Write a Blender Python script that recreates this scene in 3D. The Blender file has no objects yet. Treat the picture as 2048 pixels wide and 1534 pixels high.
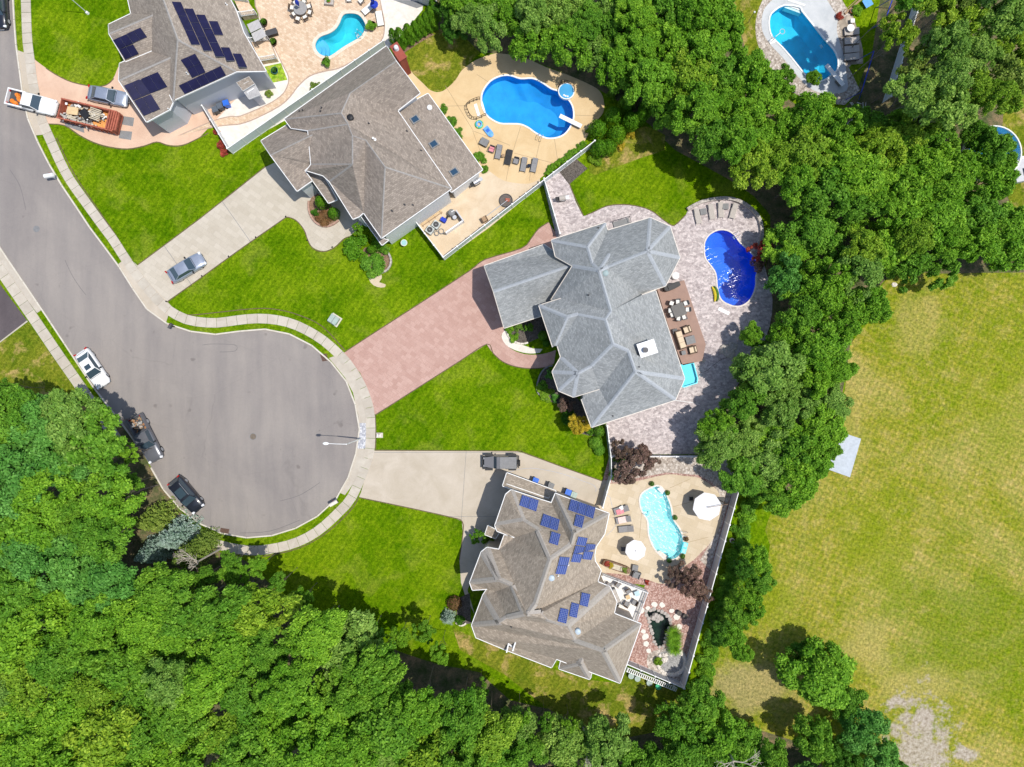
import bpy, bmesh, math, random
import numpy as np
from mathutils import Vector, Matrix
from mathutils.geometry import tessellate_polygon
from mathutils.bvhtree import BVHTree
random.seed(7)
np.random.seed(7)
SC = bpy.context.scene
COL = SC.collection
R = math.radians
S = 16.5            # photograph pixels per metre on the ground
HC = 82.7           # flying height of the camera in metres

# ---------------------------------------------------------------- camera, sky, sun, exposure
cam_d = bpy.data.cameras.new('camera'); cam = bpy.data.objects.new('camera', cam_d); COL.objects.link(cam)
cam.location = (0, 0, HC); cam.rotation_euler = (0, 0, 0)
cam_d.sensor_width = 36.0; cam_d.lens = 36.0 * HC * S / 2048.0
cam_d.clip_start = 0.5; cam_d.clip_end = 3000
SC.camera = cam
SUNV = Vector((0.384, -0.04, 1.0)).normalized()      # towards the sun
w = bpy.data.worlds.new('World'); SC.world = w; w.use_nodes = True
nt = w.node_tree; nt.nodes.clear()
sky = nt.nodes.new('ShaderNodeTexSky'); sky.sky_type = 'NISHITA'; sky.sun_disc = False
sky.sun_elevation = math.asin(SUNV.z); sky.sun_rotation = math.atan2(SUNV.x, SUNV.y)
bg = nt.nodes.new('ShaderNodeBackground'); bg.inputs['Strength'].default_value = 0.15
wo = nt.nodes.new('ShaderNodeOutputWorld')
nt.links.new(sky.outputs[0], bg.inputs['Color']); nt.links.new(bg.outputs[0], wo.inputs['Surface'])
sd = bpy.data.lights.new('sun', 'SUN'); sd.energy = 4.1; sd.angle = R(0.53); sd.color = (1.0, 0.955, 0.88)
so = bpy.data.objects.new('sun', sd); COL.objects.link(so)
so.rotation_euler = SUNV.to_track_quat('Z', 'Y').to_euler()
vs = SC.view_settings
vs.view_transform = 'Standard'; vs.look = 'None'; vs.exposure = 0.05; vs.gamma = 1.0; vs.use_curve_mapping = False
SC.cycles.max_bounces = 6; SC.cycles.diffuse_bounces = 3; SC.cycles.glossy_bounces = 2
SC.cycles.transparent_max_bounces = 8; SC.cycles.transmission_bounces = 4
SC.cycles.sample_clamp_indirect = 4.0
SC.cycles.use_denoising = True

# ---------------------------------------------------------------- helpers
def P(px, py, z=0.0):
    k = (1.0 - z / HC) / S
    return Vector(((px - 1024.0) * k, (767.0 - py) * k, z))

def crop(x0, y0, s, pts):
    return [(x0 + u / s, y0 + v / s) for u, v in pts]
A_ = lambda *p: crop(0, 0, 4.793, p)
B_ = lambda *p: crop(200, 0, 4.793, p)
C_ = lambda *p: crop(460, 0, 4.793, p)
D_ = lambda *p: crop(500, 180, 4.036, p)
E_ = lambda *p: crop(820, 80, 4.793, p)
F_ = lambda *p: crop(560, 340, 4.793, p)
G_ = lambda *p: crop(940, 340, 4.383, p)
H_ = lambda *p: crop(1240, 380, 4.793, p)
I_ = lambda *p: crop(1060, 600, 4.383, p)
J_ = lambda *p: crop(900, 880, 4.793, p)
K_ = lambda *p: crop(1160, 880, 4.793, p)
L_ = lambda *p: crop(900, 1120, 3.793, p)
M_ = lambda *p: crop(1480, 0, 6.67, p)
T_ = lambda *p: crop(220, 300, 3.835, p)
W_ = lambda *p: crop(240, 780, 3.793, p)
Z_ = lambda *p: crop(0, 480, 4.793, p)

def smooth(pts, n=4, closed=True):
    m = len(pts); out = []
    rng = range(m if closed else m - 1)
    for i in rng:
        if closed:
            p0, p1, p2, p3 = pts[(i-1) % m], pts[i], pts[(i+1) % m], pts[(i+2) % m]
        else:
            p0, p1, p2, p3 = pts[max(i-1, 0)], pts[i], pts[i+1], pts[min(i+2, m-1)]
        for k in range(n):
            t = k / n
            out.append(tuple(0.5*((2*b)+(-a+c)*t+(2*a-5*b+4*c-d)*t*t+(-a+3*b-3*c+d)*t**3)
                             for a, b, c, d in zip(p0[:2], p1[:2], p2[:2], p3[:2])))
    if not closed: out.append(tuple(pts[-1][:2]))
    return out

def area2(pts):
    return sum(a[0]*b[1]-b[0]*a[1] for a, b in zip(pts, pts[1:]+pts[:1])) / 2

def inside(p, poly):
    x, y = p[0], p[1]; c = False
    n = len(poly); j = n-1
    for i in range(n):
        xi, yi, xj, yj = poly[i][0], poly[i][1], poly[j][0], poly[j][1]
        if (yi > y) != (yj > y) and x < (xj-xi)*(y-yi)/(yj-yi)+xi: c = not c
        j = i
    return c

def offset(pts, d, closed=True):
    """move a 2D outline outward by d (counter-clockwise = outward positive)"""
    n = len(pts); out = []
    sgn = 1 if area2(pts) > 0 else -1
    for i in range(n):
        a = pts[(i-1) % n]; b = pts[i]; c = pts[(i+1) % n]
        e1 = Vector((b[0]-a[0], b[1]-a[1])); e2 = Vector((c[0]-b[0], c[1]-b[1]))
        if e1.length < 1e-6: e1 = e2
        if e2.length < 1e-6: e2 = e1
        n1 = Vector((e1.y, -e1.x)).normalized(); n2 = Vector((e2.y, -e2.x)).normalized()
        m = n1 + n2
        if m.length < 0.2: m = n1.copy()
        m.normalize(); k = d*sgn / max(0.45, m.dot(n1))
        out.append((b[0]+m.x*k, b[1]+m.y*k))
    return out

class MB:
    def __init__(s): s.v = []; s.f = []; s.m = []; s.uv = None
    def add(s, vs_, fs, mi=0):
        o = len(s.v); s.v += [tuple(q) for q in vs_]
        for f in fs: s.f.append(tuple(o+i for i in f)); s.m.append(mi)
        return s
    def box(s, c, d, rz=0, mi=0, ry=0, rx=0):
        M = Matrix.Rotation(rz, 3, 'Z') @ Matrix.Rotation(ry, 3, 'Y') @ Matrix.Rotation(rx, 3, 'X')
        c = Vector(c)
        vs_ = [c + M @ Vector((x*d[0]/2, y*d[1]/2, z*d[2]/2)) for x in (-1, 1) for y in (-1, 1) for z in (-1, 1)]
        return s.add(vs_, [(0, 1, 3, 2), (4, 6, 7, 5), (0, 4, 5, 1), (2, 3, 7, 6), (0, 2, 6, 4), (1, 5, 7, 3)], mi)
    def cyl(s, p0, p1, r0, r1=None, n=10, mi=0, cap=True):
        if r1 is None: r1 = r0
        p0 = Vector(p0); p1 = Vector(p1); ax = (p1-p0)
        if ax.length < 1e-6: return s
        q = ax.to_track_quat('Z', 'Y').to_matrix()
        vs_ = []
        for p, r in ((p0, r0), (p1, r1)):
            for i in range(n):
                a = 2*math.pi*i/n; vs_.append(p + q @ Vector((math.cos(a)*r, math.sin(a)*r, 0)))
        fs = [(i, (i+1) % n, n+(i+1) % n, n+i) for i in range(n)]
        if cap: fs += [tuple(range(n-1, -1, -1)), tuple(range(n, 2*n))]
        return s.add(vs_, fs, mi)
    def tube(s, pts, r, n=6, mi=0):
        for a, b in zip(pts, pts[1:]): s.cyl(a, b, r, r, n, mi)
        return s
    def prism(s, pts, z0, z1, mi=0, holes=(), bottom=False):
        loops = [list(pts)] + [list(h) for h in holes]
        if area2(loops[0]) < 0: loops[0].reverse()
        for h in loops[1:]:
            if area2(h) > 0: h.reverse()
        flat = [q for l in loops for q in l]
        z1f = z1 if callable(z1) else (lambda q: z1)
        top = [(q[0], q[1], z1f(q)) for q in flat]
        tris = tessellate_polygon([[Vector((q[0], q[1], 0)) for q in l] for l in loops])
        fs = []
        for t in tris:
            a, b, c = (flat[i] for i in t)
            fs.append(tuple(t) if (b[0]-a[0])*(c[1]-a[1])-(b[1]-a[1])*(c[0]-a[0]) > 0 else tuple(reversed(t)))
        s.add(top, fs, mi)
        if z0 is not None:
            k = 0
            for l in loops:
                n = len(l)
                vs_ = [(q[0], q[1], z0) for q in l] + [(q[0], q[1], z1f(q)) for q in l]
                s.add(vs_, [(i, (i+1) % n, n+(i+1) % n, n+i) for i in range(n)], mi)
        if bottom: s.add([(q[0], q[1], z0) for q in flat], [tuple(reversed(f)) for f in fs], mi)
        return s
    def ball(s, c, r, n=8, m=5, mi=0, sz=1.0, zmin=-1):
        vs_ = []; fs = []
        for j in range(m+1):
            t = -math.pi/2 + math.pi*j/m
            for i in range(n):
                a = 2*math.pi*i/n
                vs_.append((c[0]+r*math.cos(t)*math.cos(a), c[1]+r*math.cos(t)*math.sin(a), c[2]+r*sz*max(zmin, math.sin(t))))
        for j in range(m):
            for i in range(n): fs.append((j*n+i, j*n+(i+1) % n, (j+1)*n+(i+1) % n, (j+1)*n+i))
        return s.add(vs_, fs, mi)
    def torus(s, c, r, rr, n=16, m=6, mi=0):
        vs_ = []; fs = []
        for i in range(n):
            a = 2*math.pi*i/n
            for j in range(m):
                b = 2*math.pi*j/m
                vs_.append((c[0]+(r+rr*math.cos(b))*math.cos(a), c[1]+(r+rr*math.cos(b))*math.sin(a), c[2]+rr*math.sin(b)))
        for i in range(n):
            for j in range(m): fs.append((i*m+j, ((i+1) % n)*m+j, ((i+1) % n)*m+(j+1) % m, i*m+(j+1) % m))
        return s.add(vs_, fs, mi)
    def mesh(s, name, mats):
        me = bpy.data.meshes.new(name); me.from_pydata(s.v, [], s.f)
        for m in (mats if isinstance(mats, (list, tuple)) else [mats]): me.materials.append(m)
        if any(s.m): me.polygons.foreach_set('material_index', s.m)
        if s.uv:
            l = me.uv_layers.new(name='UVMap'); l.data.foreach_set('uv', s.uv)
        me.update(); return me
    def obj(s, name, mats, parent=None, smooth=False, loc=None, rz=0):
        me = s.mesh(name, mats)
        if smooth: me.polygons.foreach_set('use_smooth', [True]*len(me.polygons))
        o = bpy.data.objects.new(name, me); COL.objects.link(o)
        if parent: o.parent = parent
        if loc is not None: o.location = loc
        if rz: o.rotation_euler.z = rz
        return o

def link(name, me, parent=None, loc=None, rz=0, sc=None):
    o = bpy.data.objects.new(name, me); COL.objects.link(o)
    if parent: o.parent = parent
    if loc is not None: o.location = loc
    if rz: o.rotation_euler.z = rz
    if sc is not None: o.scale = sc
    return o

def tag(o, label, cat, group=None):
    o['label'] = label; o['category'] = cat
    if group: o['group'] = group
    return o
def thing(name, label, cat, loc=(0, 0, 0), rz=0, group=None):
    o = bpy.data.objects.new(name, None); COL.objects.link(o); o.empty_display_size = 0.3
    o.location = loc; o.rotation_euler = (0, 0, rz); return tag(o, label, cat, group)
def dup(root, loc, rz, label, group=None, cat=None, sc=None):
    r = root.copy(); COL.objects.link(r); r.location = loc; r.rotation_euler = (0, 0, rz); r['label'] = label
    if group: r['group'] = group
    if cat: r['category'] = cat
    if sc is not None: r.scale = sc
    for ch in list(root.children):
        c = ch.copy(); COL.objects.link(c); c.parent = r
        for g in list(ch.children):
            d = g.copy(); COL.objects.link(d); d.parent = c
    return r
def ground_px(poly):
    return [tuple(P(x, y)[:2]) for x, y in poly]
def struct(name, mb, m, parent=None, kind='structure'):
    o = mb.obj(name, m, parent)
    if kind and parent is None: o['kind'] = kind
    return o
def sheet(name, pts, z, m, holes=(), kind='structure', thick=0.02):
    b = MB().prism(ground_px(pts), z-thick if thick else None, z, holes=[ground_px(h) for h in holes])
    o = b.obj(name, m)
    if kind: o['kind'] = kind
    return o

# ---------------------------------------------------------------- materials
def srgb(r, g, b):
    f = lambda c: (c/255/12.92) if c <= 10 else ((c/255+0.055)/1.055)**2.4
    return (f(r), f(g), f(b))
class NT:
    def __init__(s, name):
        s.m = bpy.data.materials.new(name); s.m.use_nodes = True; s.t = s.m.node_tree
        s.b = s.t.nodes['Principled BSDF']; s.out = s.t.nodes['Material Output']
        s.tc = s.t.nodes.new('ShaderNodeTexCoord'); s.co = s.tc.outputs['Object']
    def n(s, ty, **kw):
        x = s.t.nodes.new(ty)
        for k, v in kw.items():
            if k in x.inputs.keys(): x.inputs[k].default_value = v
            else: setattr(x, k, v)
        return x
    def l(s, a, b): s.t.links.new(a, b)
    def noise(s, scale, detail=4, rough=0.55, co=None, dist=0):
        x = s.n('ShaderNodeTexNoise', Scale=scale, Detail=detail, Roughness=rough, Distortion=dist); s.l(co or s.co, x.inputs['Vector']); return x.outputs['Fac']
    def vor(s, scale, feature='F1', co=None):
        x = s.n('ShaderNodeTexVoronoi', feature=feature, Scale=scale); s.l(co or s.co, x.inputs['Vector']); return x
    def ramp(s, fac, stops):
        x = s.n('ShaderNodeValToRGB'); e = x.color_ramp.elements
        while len(e) < len(stops): e.new(0.5)
        for k, (p, c) in enumerate(stops): e[k].position = p; e[k].color = (*c, 1) if len(c) == 3 else c
        s.l(fac, x.inputs['Fac']); return x.outputs['Color']
    def mix(s, fac, a, b, mode='MIX'):
        x = s.n('ShaderNodeMix', data_type='RGBA', blend_type=mode)
        for sock, v in ((x.inputs['Factor'], fac), (x.inputs[6], a), (x.inputs[7], b)):
            if isinstance(v, (int, float)): sock.default_value = v
            elif isinstance(v, tuple): sock.default_value = (*v, 1) if len(v) == 3 else v
            else: s.l(v, sock)
        return x.outputs[2]
    def math(s, op, a, b=0.0, c=None):
        x = s.n('ShaderNodeMath', operation=op)
        for i, v in enumerate((a, b) if c is None else (a, b, c)):
            if isinstance(v, (int, float)): x.inputs[i].default_value = v
            else: s.l(v, x.inputs[i])
        return x.outputs[0]
    def bump(s, h, strength=0.3, dist=0.05):
        x = s.n('ShaderNodeBump', Strength=strength, Distance=dist); s.l(h, x.inputs['Height']); s.l(x.outputs[0], s.b.inputs['Normal']); return x
    def done(s, col, rough=0.8, spec=0.3):
        if isinstance(col, tuple): s.b.inputs['Base Color'].default_value = (*col[:3], 1)
        else: s.l(col, s.b.inputs['Base Color'])
        s.b.inputs['Roughness'].default_value = rough
        s.b.inputs['Specular IOR Level'].default_value = spec
        return s.m

def plain(name, col, rough=0.6, spec=0.3, metal=0.0, var=0.12, scale=3.0):
    t = NT(name)
    c = tuple(col)
    if var:
        f = t.noise(scale, 5, 0.6)
        c = t.ramp(f, [(0.3, tuple(x*(1-var) for x in col)), (0.7, tuple(min(1, x*(1+var)) for x in col))])
    m = t.done(c, rough, spec); t.b.inputs['Metallic'].default_value = metal
    return m

def lawn(name, dark, mid, light, dry, dryamt=0.5, big=0.12):
    t = NT(name)
    a = t.noise(big, 4, 0.6, dist=0.6)
    b = t.noise(1.3, 5, 0.7)
    fine = t.noise(7.5, 3, 0.75)
    vf = t.vor(9.0)
    c = t.ramp(a, [(0.41, dark), (0.5, mid), (0.6, light)])
    md = t.noise(0.45, 5, 0.65, dist=1.0)
    c = t.mix(0.45, c, t.ramp(md, [(0.40, dark), (0.5, mid), (0.61, light)]))
    c = t.mix(0.38, c, t.ramp(b, [(0.36, dark), (0.52, mid), (0.68, light)]))
    mp = t.n('ShaderNodeMapping'); mp.inputs['Rotation'].default_value = (0, 0, R(35)); t.l(t.co, mp.inputs[0])
    wv = t.n('ShaderNodeTexWave', Scale=0.42, Distortion=1.6, Detail=3); t.l(mp.outputs[0], wv.inputs['Vector'])
    c = t.mix(0.6, c, t.ramp(wv.outputs['Fac'], [(0.2, (0.82, 0.86, 0.8)), (0.8, (1.14, 1.10, 1.1))]), 'MULTIPLY')
    d = t.noise(big*2.3, 6, 0.62, dist=0.4)
    fd = t.math('MULTIPLY', t.ramp(d, [(0.52, (0, 0, 0)), (0.64, (1, 1, 1))]), dryamt)
    c = t.mix(fd, c, dry)
    f2 = t.ramp(t.noise(3.6, 5, 0.85), [(0.34, (0.36, 0.42, 0.3)), (0.5, (0.95, 0.95, 0.95)), (0.66, (1.75, 1.6, 1.7))])
    c = t.mix(0.85, c, f2, 'MULTIPLY')
    t.bump(t.mix(0.5, fine, vf.outputs['Distance']), 0.65, 0.12)
    return t.done(c, 0.95, 0.0)

M = {}
M['lawn'] = lawn('lawn_grass', (0.052, 0.130, 0.0015), (0.108, 0.202, 0.0025), (0.190, 0.275, 0.008), (0.26, 0.28, 0.04), 0.28)
M['lawn_rough'] = lawn('yard_grass', (0.085, 0.14, 0.008), (0.16, 0.19, 0.015), (0.24, 0.24, 0.03), (0.40, 0.29, 0.11), 0.85, 0.2)
def field_mat():
    t = NT('field_grass')
    a = t.noise(0.045, 6, 0.62, dist=1.0); b = t.noise(0.35, 6, 0.7, dist=0.6); fine = t.noise(3.2, 5, 0.85); v2 = t.noise(1.4, 5, 0.75)
    G0, G1, Y, T = (0.105, 0.185, 0.004), (0.180, 0.230, 0.010), (0.265, 0.255, 0.032), (0.40, 0.325, 0.12)
    c = t.ramp(a, [(0.40, G0), (0.47, G1), (0.53, Y), (0.62, T)])
    c = t.mix(0.45, c, t.ramp(b, [(0.39, G0), (0.47, G1), (0.54, Y), (0.62, T)]))
    for ang, per in ((R(24), 1.15), (R(-66), 1.3)):
        mp = t.n('ShaderNodeMapping'); mp.inputs['Rotation'].default_value = (0, 0, ang); t.l(t.co, mp.inputs[0])
        wv = t.n('ShaderNodeTexWave', Scale=1.0/per/2, Distortion=1.2, Detail=2); t.l(mp.outputs[0], wv.inputs['Vector'])
        c = t.mix(0.55, c, t.ramp(wv.outputs['Fac'], [(0.2, (0.74, 0.84, 0.72)), (0.8, (1.2, 1.1, 1.16))]), 'MULTIPLY')
    c = t.mix(0.35, c, t.ramp(v2, [(0.35, G0), (0.5, Y), (0.65, T)]))
    sx0 = t.n('ShaderNodeSeparateXYZ'); t.l(t.co, sx0.inputs[0]); wob0 = t.noise(0.16, 6, 0.7)
    for px_, py_, rx, ry, col_, amt in ((1980, 1250, 260, 190, G0, .5), (1760, 1100, 90, 150, G1, .5), (1745, 1290, 60, 60, T, .55), (1840, 1370, 110, 40, T, .5), (1560, 1200, 60, 110, G1, .6), (1500, 1370, 120, 60, (0.33, 0.27, 0.13), .7), (1850, 640, 60, 90, T, .35), (2000, 820, 120, 160, G1, .4), (1700, 830, 50, 160, T, .35)):
        q = P(px_, py_)
        dx = t.math('DIVIDE', t.math('SUBTRACT', sx0.outputs['X'], q.x), rx/S); dy = t.math('DIVIDE', t.math('SUBTRACT', sx0.outputs['Y'], q.y), ry/S)
        d = t.math('ADD', t.math('SQRT', t.math('ADD', t.math('MULTIPLY', dx, dx), t.math('MULTIPLY', dy, dy))), t.math('MULTIPLY', t.math('SUBTRACT', wob0, 0.5), 3.0))
        c = t.mix(t.ramp(d, [(0.45, (amt,)*3), (1.0, (0, 0, 0))]), c, col_)
    c = t.mix(0.9, c, t.ramp(fine, [(0.34, (0.36, 0.40, 0.32)), (0.5, (0.95, 0.95, 0.9)), (0.66, (1.75, 1.6, 1.6))]), 'MULTIPLY')
    sx = t.n('ShaderNodeSeparateXYZ'); t.l(t.co, sx.inputs[0]); wob = t.noise(0.55, 6, 0.75)
    for px_, py_, rx, ry, th in ((1842, 1510, 62, 95, 0.0), (1810, 1405, 40, 16, 0.12), (1850, 1430, 26, 26, 0.12), (1925, 1510, 36, 16, 0.1)):
        q = P(px_, py_)
        dx = t.math('DIVIDE', t.math('SUBTRACT', sx.outputs['X'], q.x), rx/S); dy = t.math('DIVIDE', t.math('SUBTRACT', sx.outputs['Y'], q.y), ry/S)
        d = t.math('SQRT', t.math('ADD', t.math('MULTIPLY', dx, dx), t.math('MULTIPLY', dy, dy)))
        d = t.math('ADD', t.math('MULTIPLY', d, 0.42), t.math('MULTIPLY', t.math('SUBTRACT', wob, 0.5), 2.2))
        mk_ = t.ramp(d, [(0.26-th, (.92, .92, .92)), (0.56-th, (0, 0, 0))])
        soil = t.ramp(t.noise(2.6, 6, 0.75), [(0.36, (0.20, 0.16, 0.11)), (0.48, (0.36, 0.305, 0.24)), (0.6, (0.48, 0.42, 0.35))])
        c = t.mix(mk_, c, soil)
    t.bump(fine, 0.5, 0.12)
    return t.done(c, 0.95, 0.0)
M['field'] = field_mat()
def asphalt(name, c1, c2):
    t = NT(name)
    a = t.noise(0.09, 5, 0.55, dist=1.2); fine = t.noise(18, 3, 0.8); sp = t.noise(2.2, 6, 0.75)
    c = t.ramp(a, [(0.34, c1), (0.66, c2)])
    c = t.mix(0.25, c, t.ramp(sp, [(0.3, c1), (0.7, c2)]))
    c = t.mix(0.6, c, t.ramp(fine, [(0.3, (0.72, 0.72, 0.74)), (0.7, (1.25, 1.24, 1.2))]), 'MULTIPLY')
    vo = t.n('ShaderNodeTexVoronoi', feature='DISTANCE_TO_EDGE', Scale=0.11); n2 = t.n('ShaderNodeTexNoise', Scale=0.6, Detail=6)
    t.l(t.co, n2.inputs['Vector']); wp = t.mix(0.35, t.co, n2.outputs['Color'], 'ADD'); t.l(wp, vo.inputs['Vector'])
    crack = t.ramp(vo.outputs['Distance'], [(0.0, (0.88, 0.88, 0.88)), (0.004, (1, 1, 1))]); c = t.mix(0.8, c, crack, 'MULTIPLY')
    st = t.ramp(t.noise(0.55, 2, 0.5), [(0.70, (1, 1, 1)), (0.76, (0.72, 0.71, 0.71))]); c = t.mix(1.0, c, st, 'MULTIPLY')
    s2 = t.ramp(t.noise(1.7, 3, 0.6), [(0.70, (1, 1, 1)), (0.78, (0.66, 0.65, 0.65))]); c = t.mix(0.8, c, s2, 'MULTIPLY')
    mp = t.n('ShaderNodeMapping'); mp.inputs['Rotation'].default_value = (0, 0, R(35)); mp.inputs['Scale'].default_value = (1, 0.12, 1); t.l(t.co, mp.inputs[0])
    tr_ = t.ramp(t.noise(0.5, 4, 0.6, co=mp.outputs[0]), [(0.38, (0.90, 0.90, 0.91)), (0.62, (1.08, 1.07, 1.05))]); c = t.mix(0.8, c, tr_, 'MULTIPLY')
    t.bump(fine, 0.25, 0.02)
    return t.done(c, 0.9, 0.2)
M['road'] = asphalt('worn_asphalt', (0.235, 0.213, 0.202), (0.292, 0.264, 0.243))
M['blacktop'] = asphalt('dark_asphalt', (0.09, 0.075, 0.08), (0.125, 0.105, 0.11))
def concrete(name, c1, c2, sc=0.5, bump=0.15, objvar=0.0):
    t = NT(name)
    a = t.noise(sc, 6, 0.65, dist=0.7); fine = t.noise(16, 3, 0.7)
    c = t.ramp(a, [(0.33, c1), (0.67, c2)])
    c = t.mix(0.5, c, t.ramp(fine, [(0.3, (0.85, 0.85, 0.85)), (0.7, (1.12, 1.12, 1.12))]), 'MULTIPLY')
    if objvar:
        oi = t.n('ShaderNodeObjectInfo')
        c = t.mix(1.0, c, t.ramp(oi.outputs['Random'], [(0, (1-objvar,)*3), (1, (1+objvar*0.6,)*3)]), 'MULTIPLY')
    t.bump(fine, bump, 0.02)
    return t.done(c, 0.85, 0.2)
M['walk'] = concrete('sidewalk_concrete', (0.440, 0.387, 0.317), (0.528, 0.480, 0.405), 0.9, objvar=0.09)
M['kerb'] = concrete('kerb_concrete', (0.527, 0.476, 0.391), (0.629, 0.586, 0.510), 1.1)
M['drive_cream'] = concrete('cream_concrete', (0.435, 0.374, 0.291), (0.522, 0.457, 0.374), 0.35, objvar=0.03)
M['drive_salmon'] = concrete('salmon_concrete', (0.56, 0.375, 0.27), (0.66, 0.47, 0.345), 0.35)
M['pad_grey'] = concrete('grey_pad', (0.2, 0.2, 0.2), (0.25, 0.25, 0.25), 2)
M['patio_tan'] = concrete('tan_patio', (0.582, 0.412, 0.218), (0.679, 0.514, 0.301), 0.3, objvar=0.03)
M['patio_pale'] = concrete('pale_patio', (0.534, 0.414, 0.276), (0.644, 0.529, 0.386), 0.4)
M['deck_cool'] = concrete('cool_deck', (0.45, 0.47, 0.48), (0.56, 0.57, 0.57), 0.5)
M['white_gravel'] = concrete('white_gravel', (0.632, 0.577, 0.502), (0.744, 0.698, 0.632), 1.5, 0.5)
def pavers(name, cols, w_, h_, rot=0, mortar=0.6, jit=1.0, fine=0.4):
    t = NT(name)
    mp = t.n('ShaderNodeMapping'); mp.inputs['Rotation'].default_value = (0, 0, rot); t.l(t.co, mp.inputs[0])
    br = t.n('ShaderNodeTexBrick'); t.l(mp.outputs[0], br.inputs['Vector'])
    br.inputs['Scale'].default_value = 1.0; br.inputs['Brick Width'].default_value = w_; br.inputs['Row Height'].default_value = h_
    br.inputs['Mortar Size'].default_value = 0.012; br.inputs['Mortar Smooth'].default_value = 0.3
    br.inputs['Color1'].default_value = (0, 0, 0, 1); br.inputs['Color2'].default_value = (1, 1, 1, 1); br.inputs['Mortar'].default_value = (0.5, 0.5, 0.5, 1)
    n = len(cols)
    c = t.ramp(br.outputs['Color'], [(k/(n-1), cc) for k, cc in enumerate(cols)])
    a = t.noise(0.6, 6, 0.65)
    c = t.mix(0.4, c, t.ramp(a, [(0.3, cols[0]), (0.7, cols[-1])]))
    fn = t.noise(11, 4, 0.8)
    c = t.mix(fine, c, t.ramp(fn, [(0.3, (0.6, 0.6, 0.6)), (0.7, (1.35, 1.35, 1.35))]), 'MULTIPLY')
    dark = t.mix(br.outputs['Fac'], (1, 1, 1), (mortar,)*3)
    c = t.mix(1.0, c, dark, 'MULTIPLY')
    h = t.math('SUBTRACT', 1.0, br.outputs['Fac']); t.bump(h, 0.4, 0.02)
    return t.done(c, 0.85, 0.2)
M['drive_paver'] = pavers('stamped_cream', [(0.435, 0.383, 0.304), (0.487, 0.435, 0.352), (0.539, 0.483, 0.400)], 0.9, 0.6, R(35), 0.86, fine=0.25)
M['pink'] = pavers('stamped_pink', [(0.405, 0.245, 0.20), (0.465, 0.295, 0.245), (0.525, 0.35, 0.295)], 0.7, 0.5, R(34), 0.85, fine=0.45)
M['pink_border'] = concrete('pink_border', (0.378, 0.225, 0.189), (0.450, 0.279, 0.234), 1)
M['tanpaver'] = pavers('tan_pavers', [(0.50, 0.34, 0.22), (0.62, 0.46, 0.32), (0.74, 0.60, 0.45)], 0.32, 0.24, R(30), 0.8, fine=0.3)
M['paver_edge'] = concrete('brown_paver_edge', (0.36, 0.26, 0.2), (0.44, 0.33, 0.27), 2)
M['stamp_tan'] = pavers('stamped_tan', [(0.494, 0.399, 0.266), (0.551, 0.456, 0.323), (0.608, 0.513, 0.380)], 1.0, 0.8, R(20), 0.88, fine=0.25)
def stone_patio():
    t = NT('pale_stone_patio')
    mp = t.n('ShaderNodeMapping'); mp.inputs['Rotation'].default_value = (0, 0, R(22)); mp.inputs['Scale'].default_value = (1, 1.5, 1); t.l(t.co, mp.inputs[0])
    v = t.vor(2.6, co=mp.outputs[0]); sp = t.noise(3.6, 5, 0.9); big = t.noise(0.3, 4)
    c = t.ramp(v.outputs['Color'], [(0.1, (0.34, 0.30, 0.295)), (0.5, (0.46, 0.415, 0.405)), (0.9, (0.58, 0.53, 0.515))])
    c = t.mix(0.75, c, t.ramp(sp, [(0.38, (0.58, 0.56, 0.57)), (0.49, (1.0, 0.98, 0.98)), (0.62, (1.35, 1.3, 1.28))]), 'MULTIPLY')
    c = t.mix(0.3, c, t.ramp(big, [(0.35, (0.85, 0.8, 0.8)), (0.65, (1.1, 1.08, 1.06))]), 'MULTIPLY')
    t.bump(sp, 0.3, 0.03)
    return t.done(c, 0.85, 0.2)
M['stone'] = stone_patio()
def gravel(name, c1, c2, c3, sc=7):
    t = NT(name); v = t.vor(sc); a = t.noise(0.6, 5)
    c = t.ramp(v.outputs['Color'], [(0.15, c1), (0.5, c2), (0.9, c3)])
    c = t.mix(0.5, c, t.ramp(v.outputs['Distance'], [(0.0, (1.2, 1.2, 1.2)), (0.7, (0.5, 0.5, 0.5))]), 'MULTIPLY')
    c = t.mix(0.5, c, t.ramp(a, [(0.3, (0.8, 0.8, 0.8)), (0.7, (1.15, 1.15, 1.15))]), 'MULTIPLY')
    t.bump(v.outputs['Distance'], 0.7, 0.05)
    return t.done(c, 0.85, 0.2)
M['red_gravel'] = gravel('red_gravel', (0.30, 0.16, 0.125), (0.44, 0.27, 0.22), (0.62, 0.44, 0.38))
M['river_gravel'] = gravel('river_gravel', (0.33, 0.27, 0.22), (0.50, 0.43, 0.36), (0.7, 0.63, 0.56), 5)
M['mulch'] = gravel('dark_mulch', (0.07, 0.06, 0.05), (0.13, 0.11, 0.095), (0.2, 0.175, 0.15), 12)
M['brown_mulch'] = gravel('brown_mulch', (0.17, 0.10, 0.06), (0.27, 0.17, 0.11), (0.38, 0.26, 0.18), 12)
M['grey_gravel'] = gravel('grey_gravel', (0.26, 0.25, 0.24), (0.36, 0.35, 0.335), (0.47, 0.46, 0.44), 9)
def floor_mat():
    t = NT('forest_floor'); a = t.noise(0.7, 6, 0.7); f = t.noise(6, 4, 0.8)
    c = t.ramp(a, [(0.34, (0.05, 0.08, 0.02)), (0.5, (0.13, 0.12, 0.06)), (0.66, (0.26, 0.18, 0.10))])
    c = t.mix(0.8, c, t.ramp(f, [(0.3, (0.45, 0.45, 0.45)), (0.7, (1.5, 1.5, 1.45))]), 'MULTIPLY')
    t.bump(f, 0.6, 0.1); return t.done(c, 0.95, 0.1)
M['floor'] = floor_mat()
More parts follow.
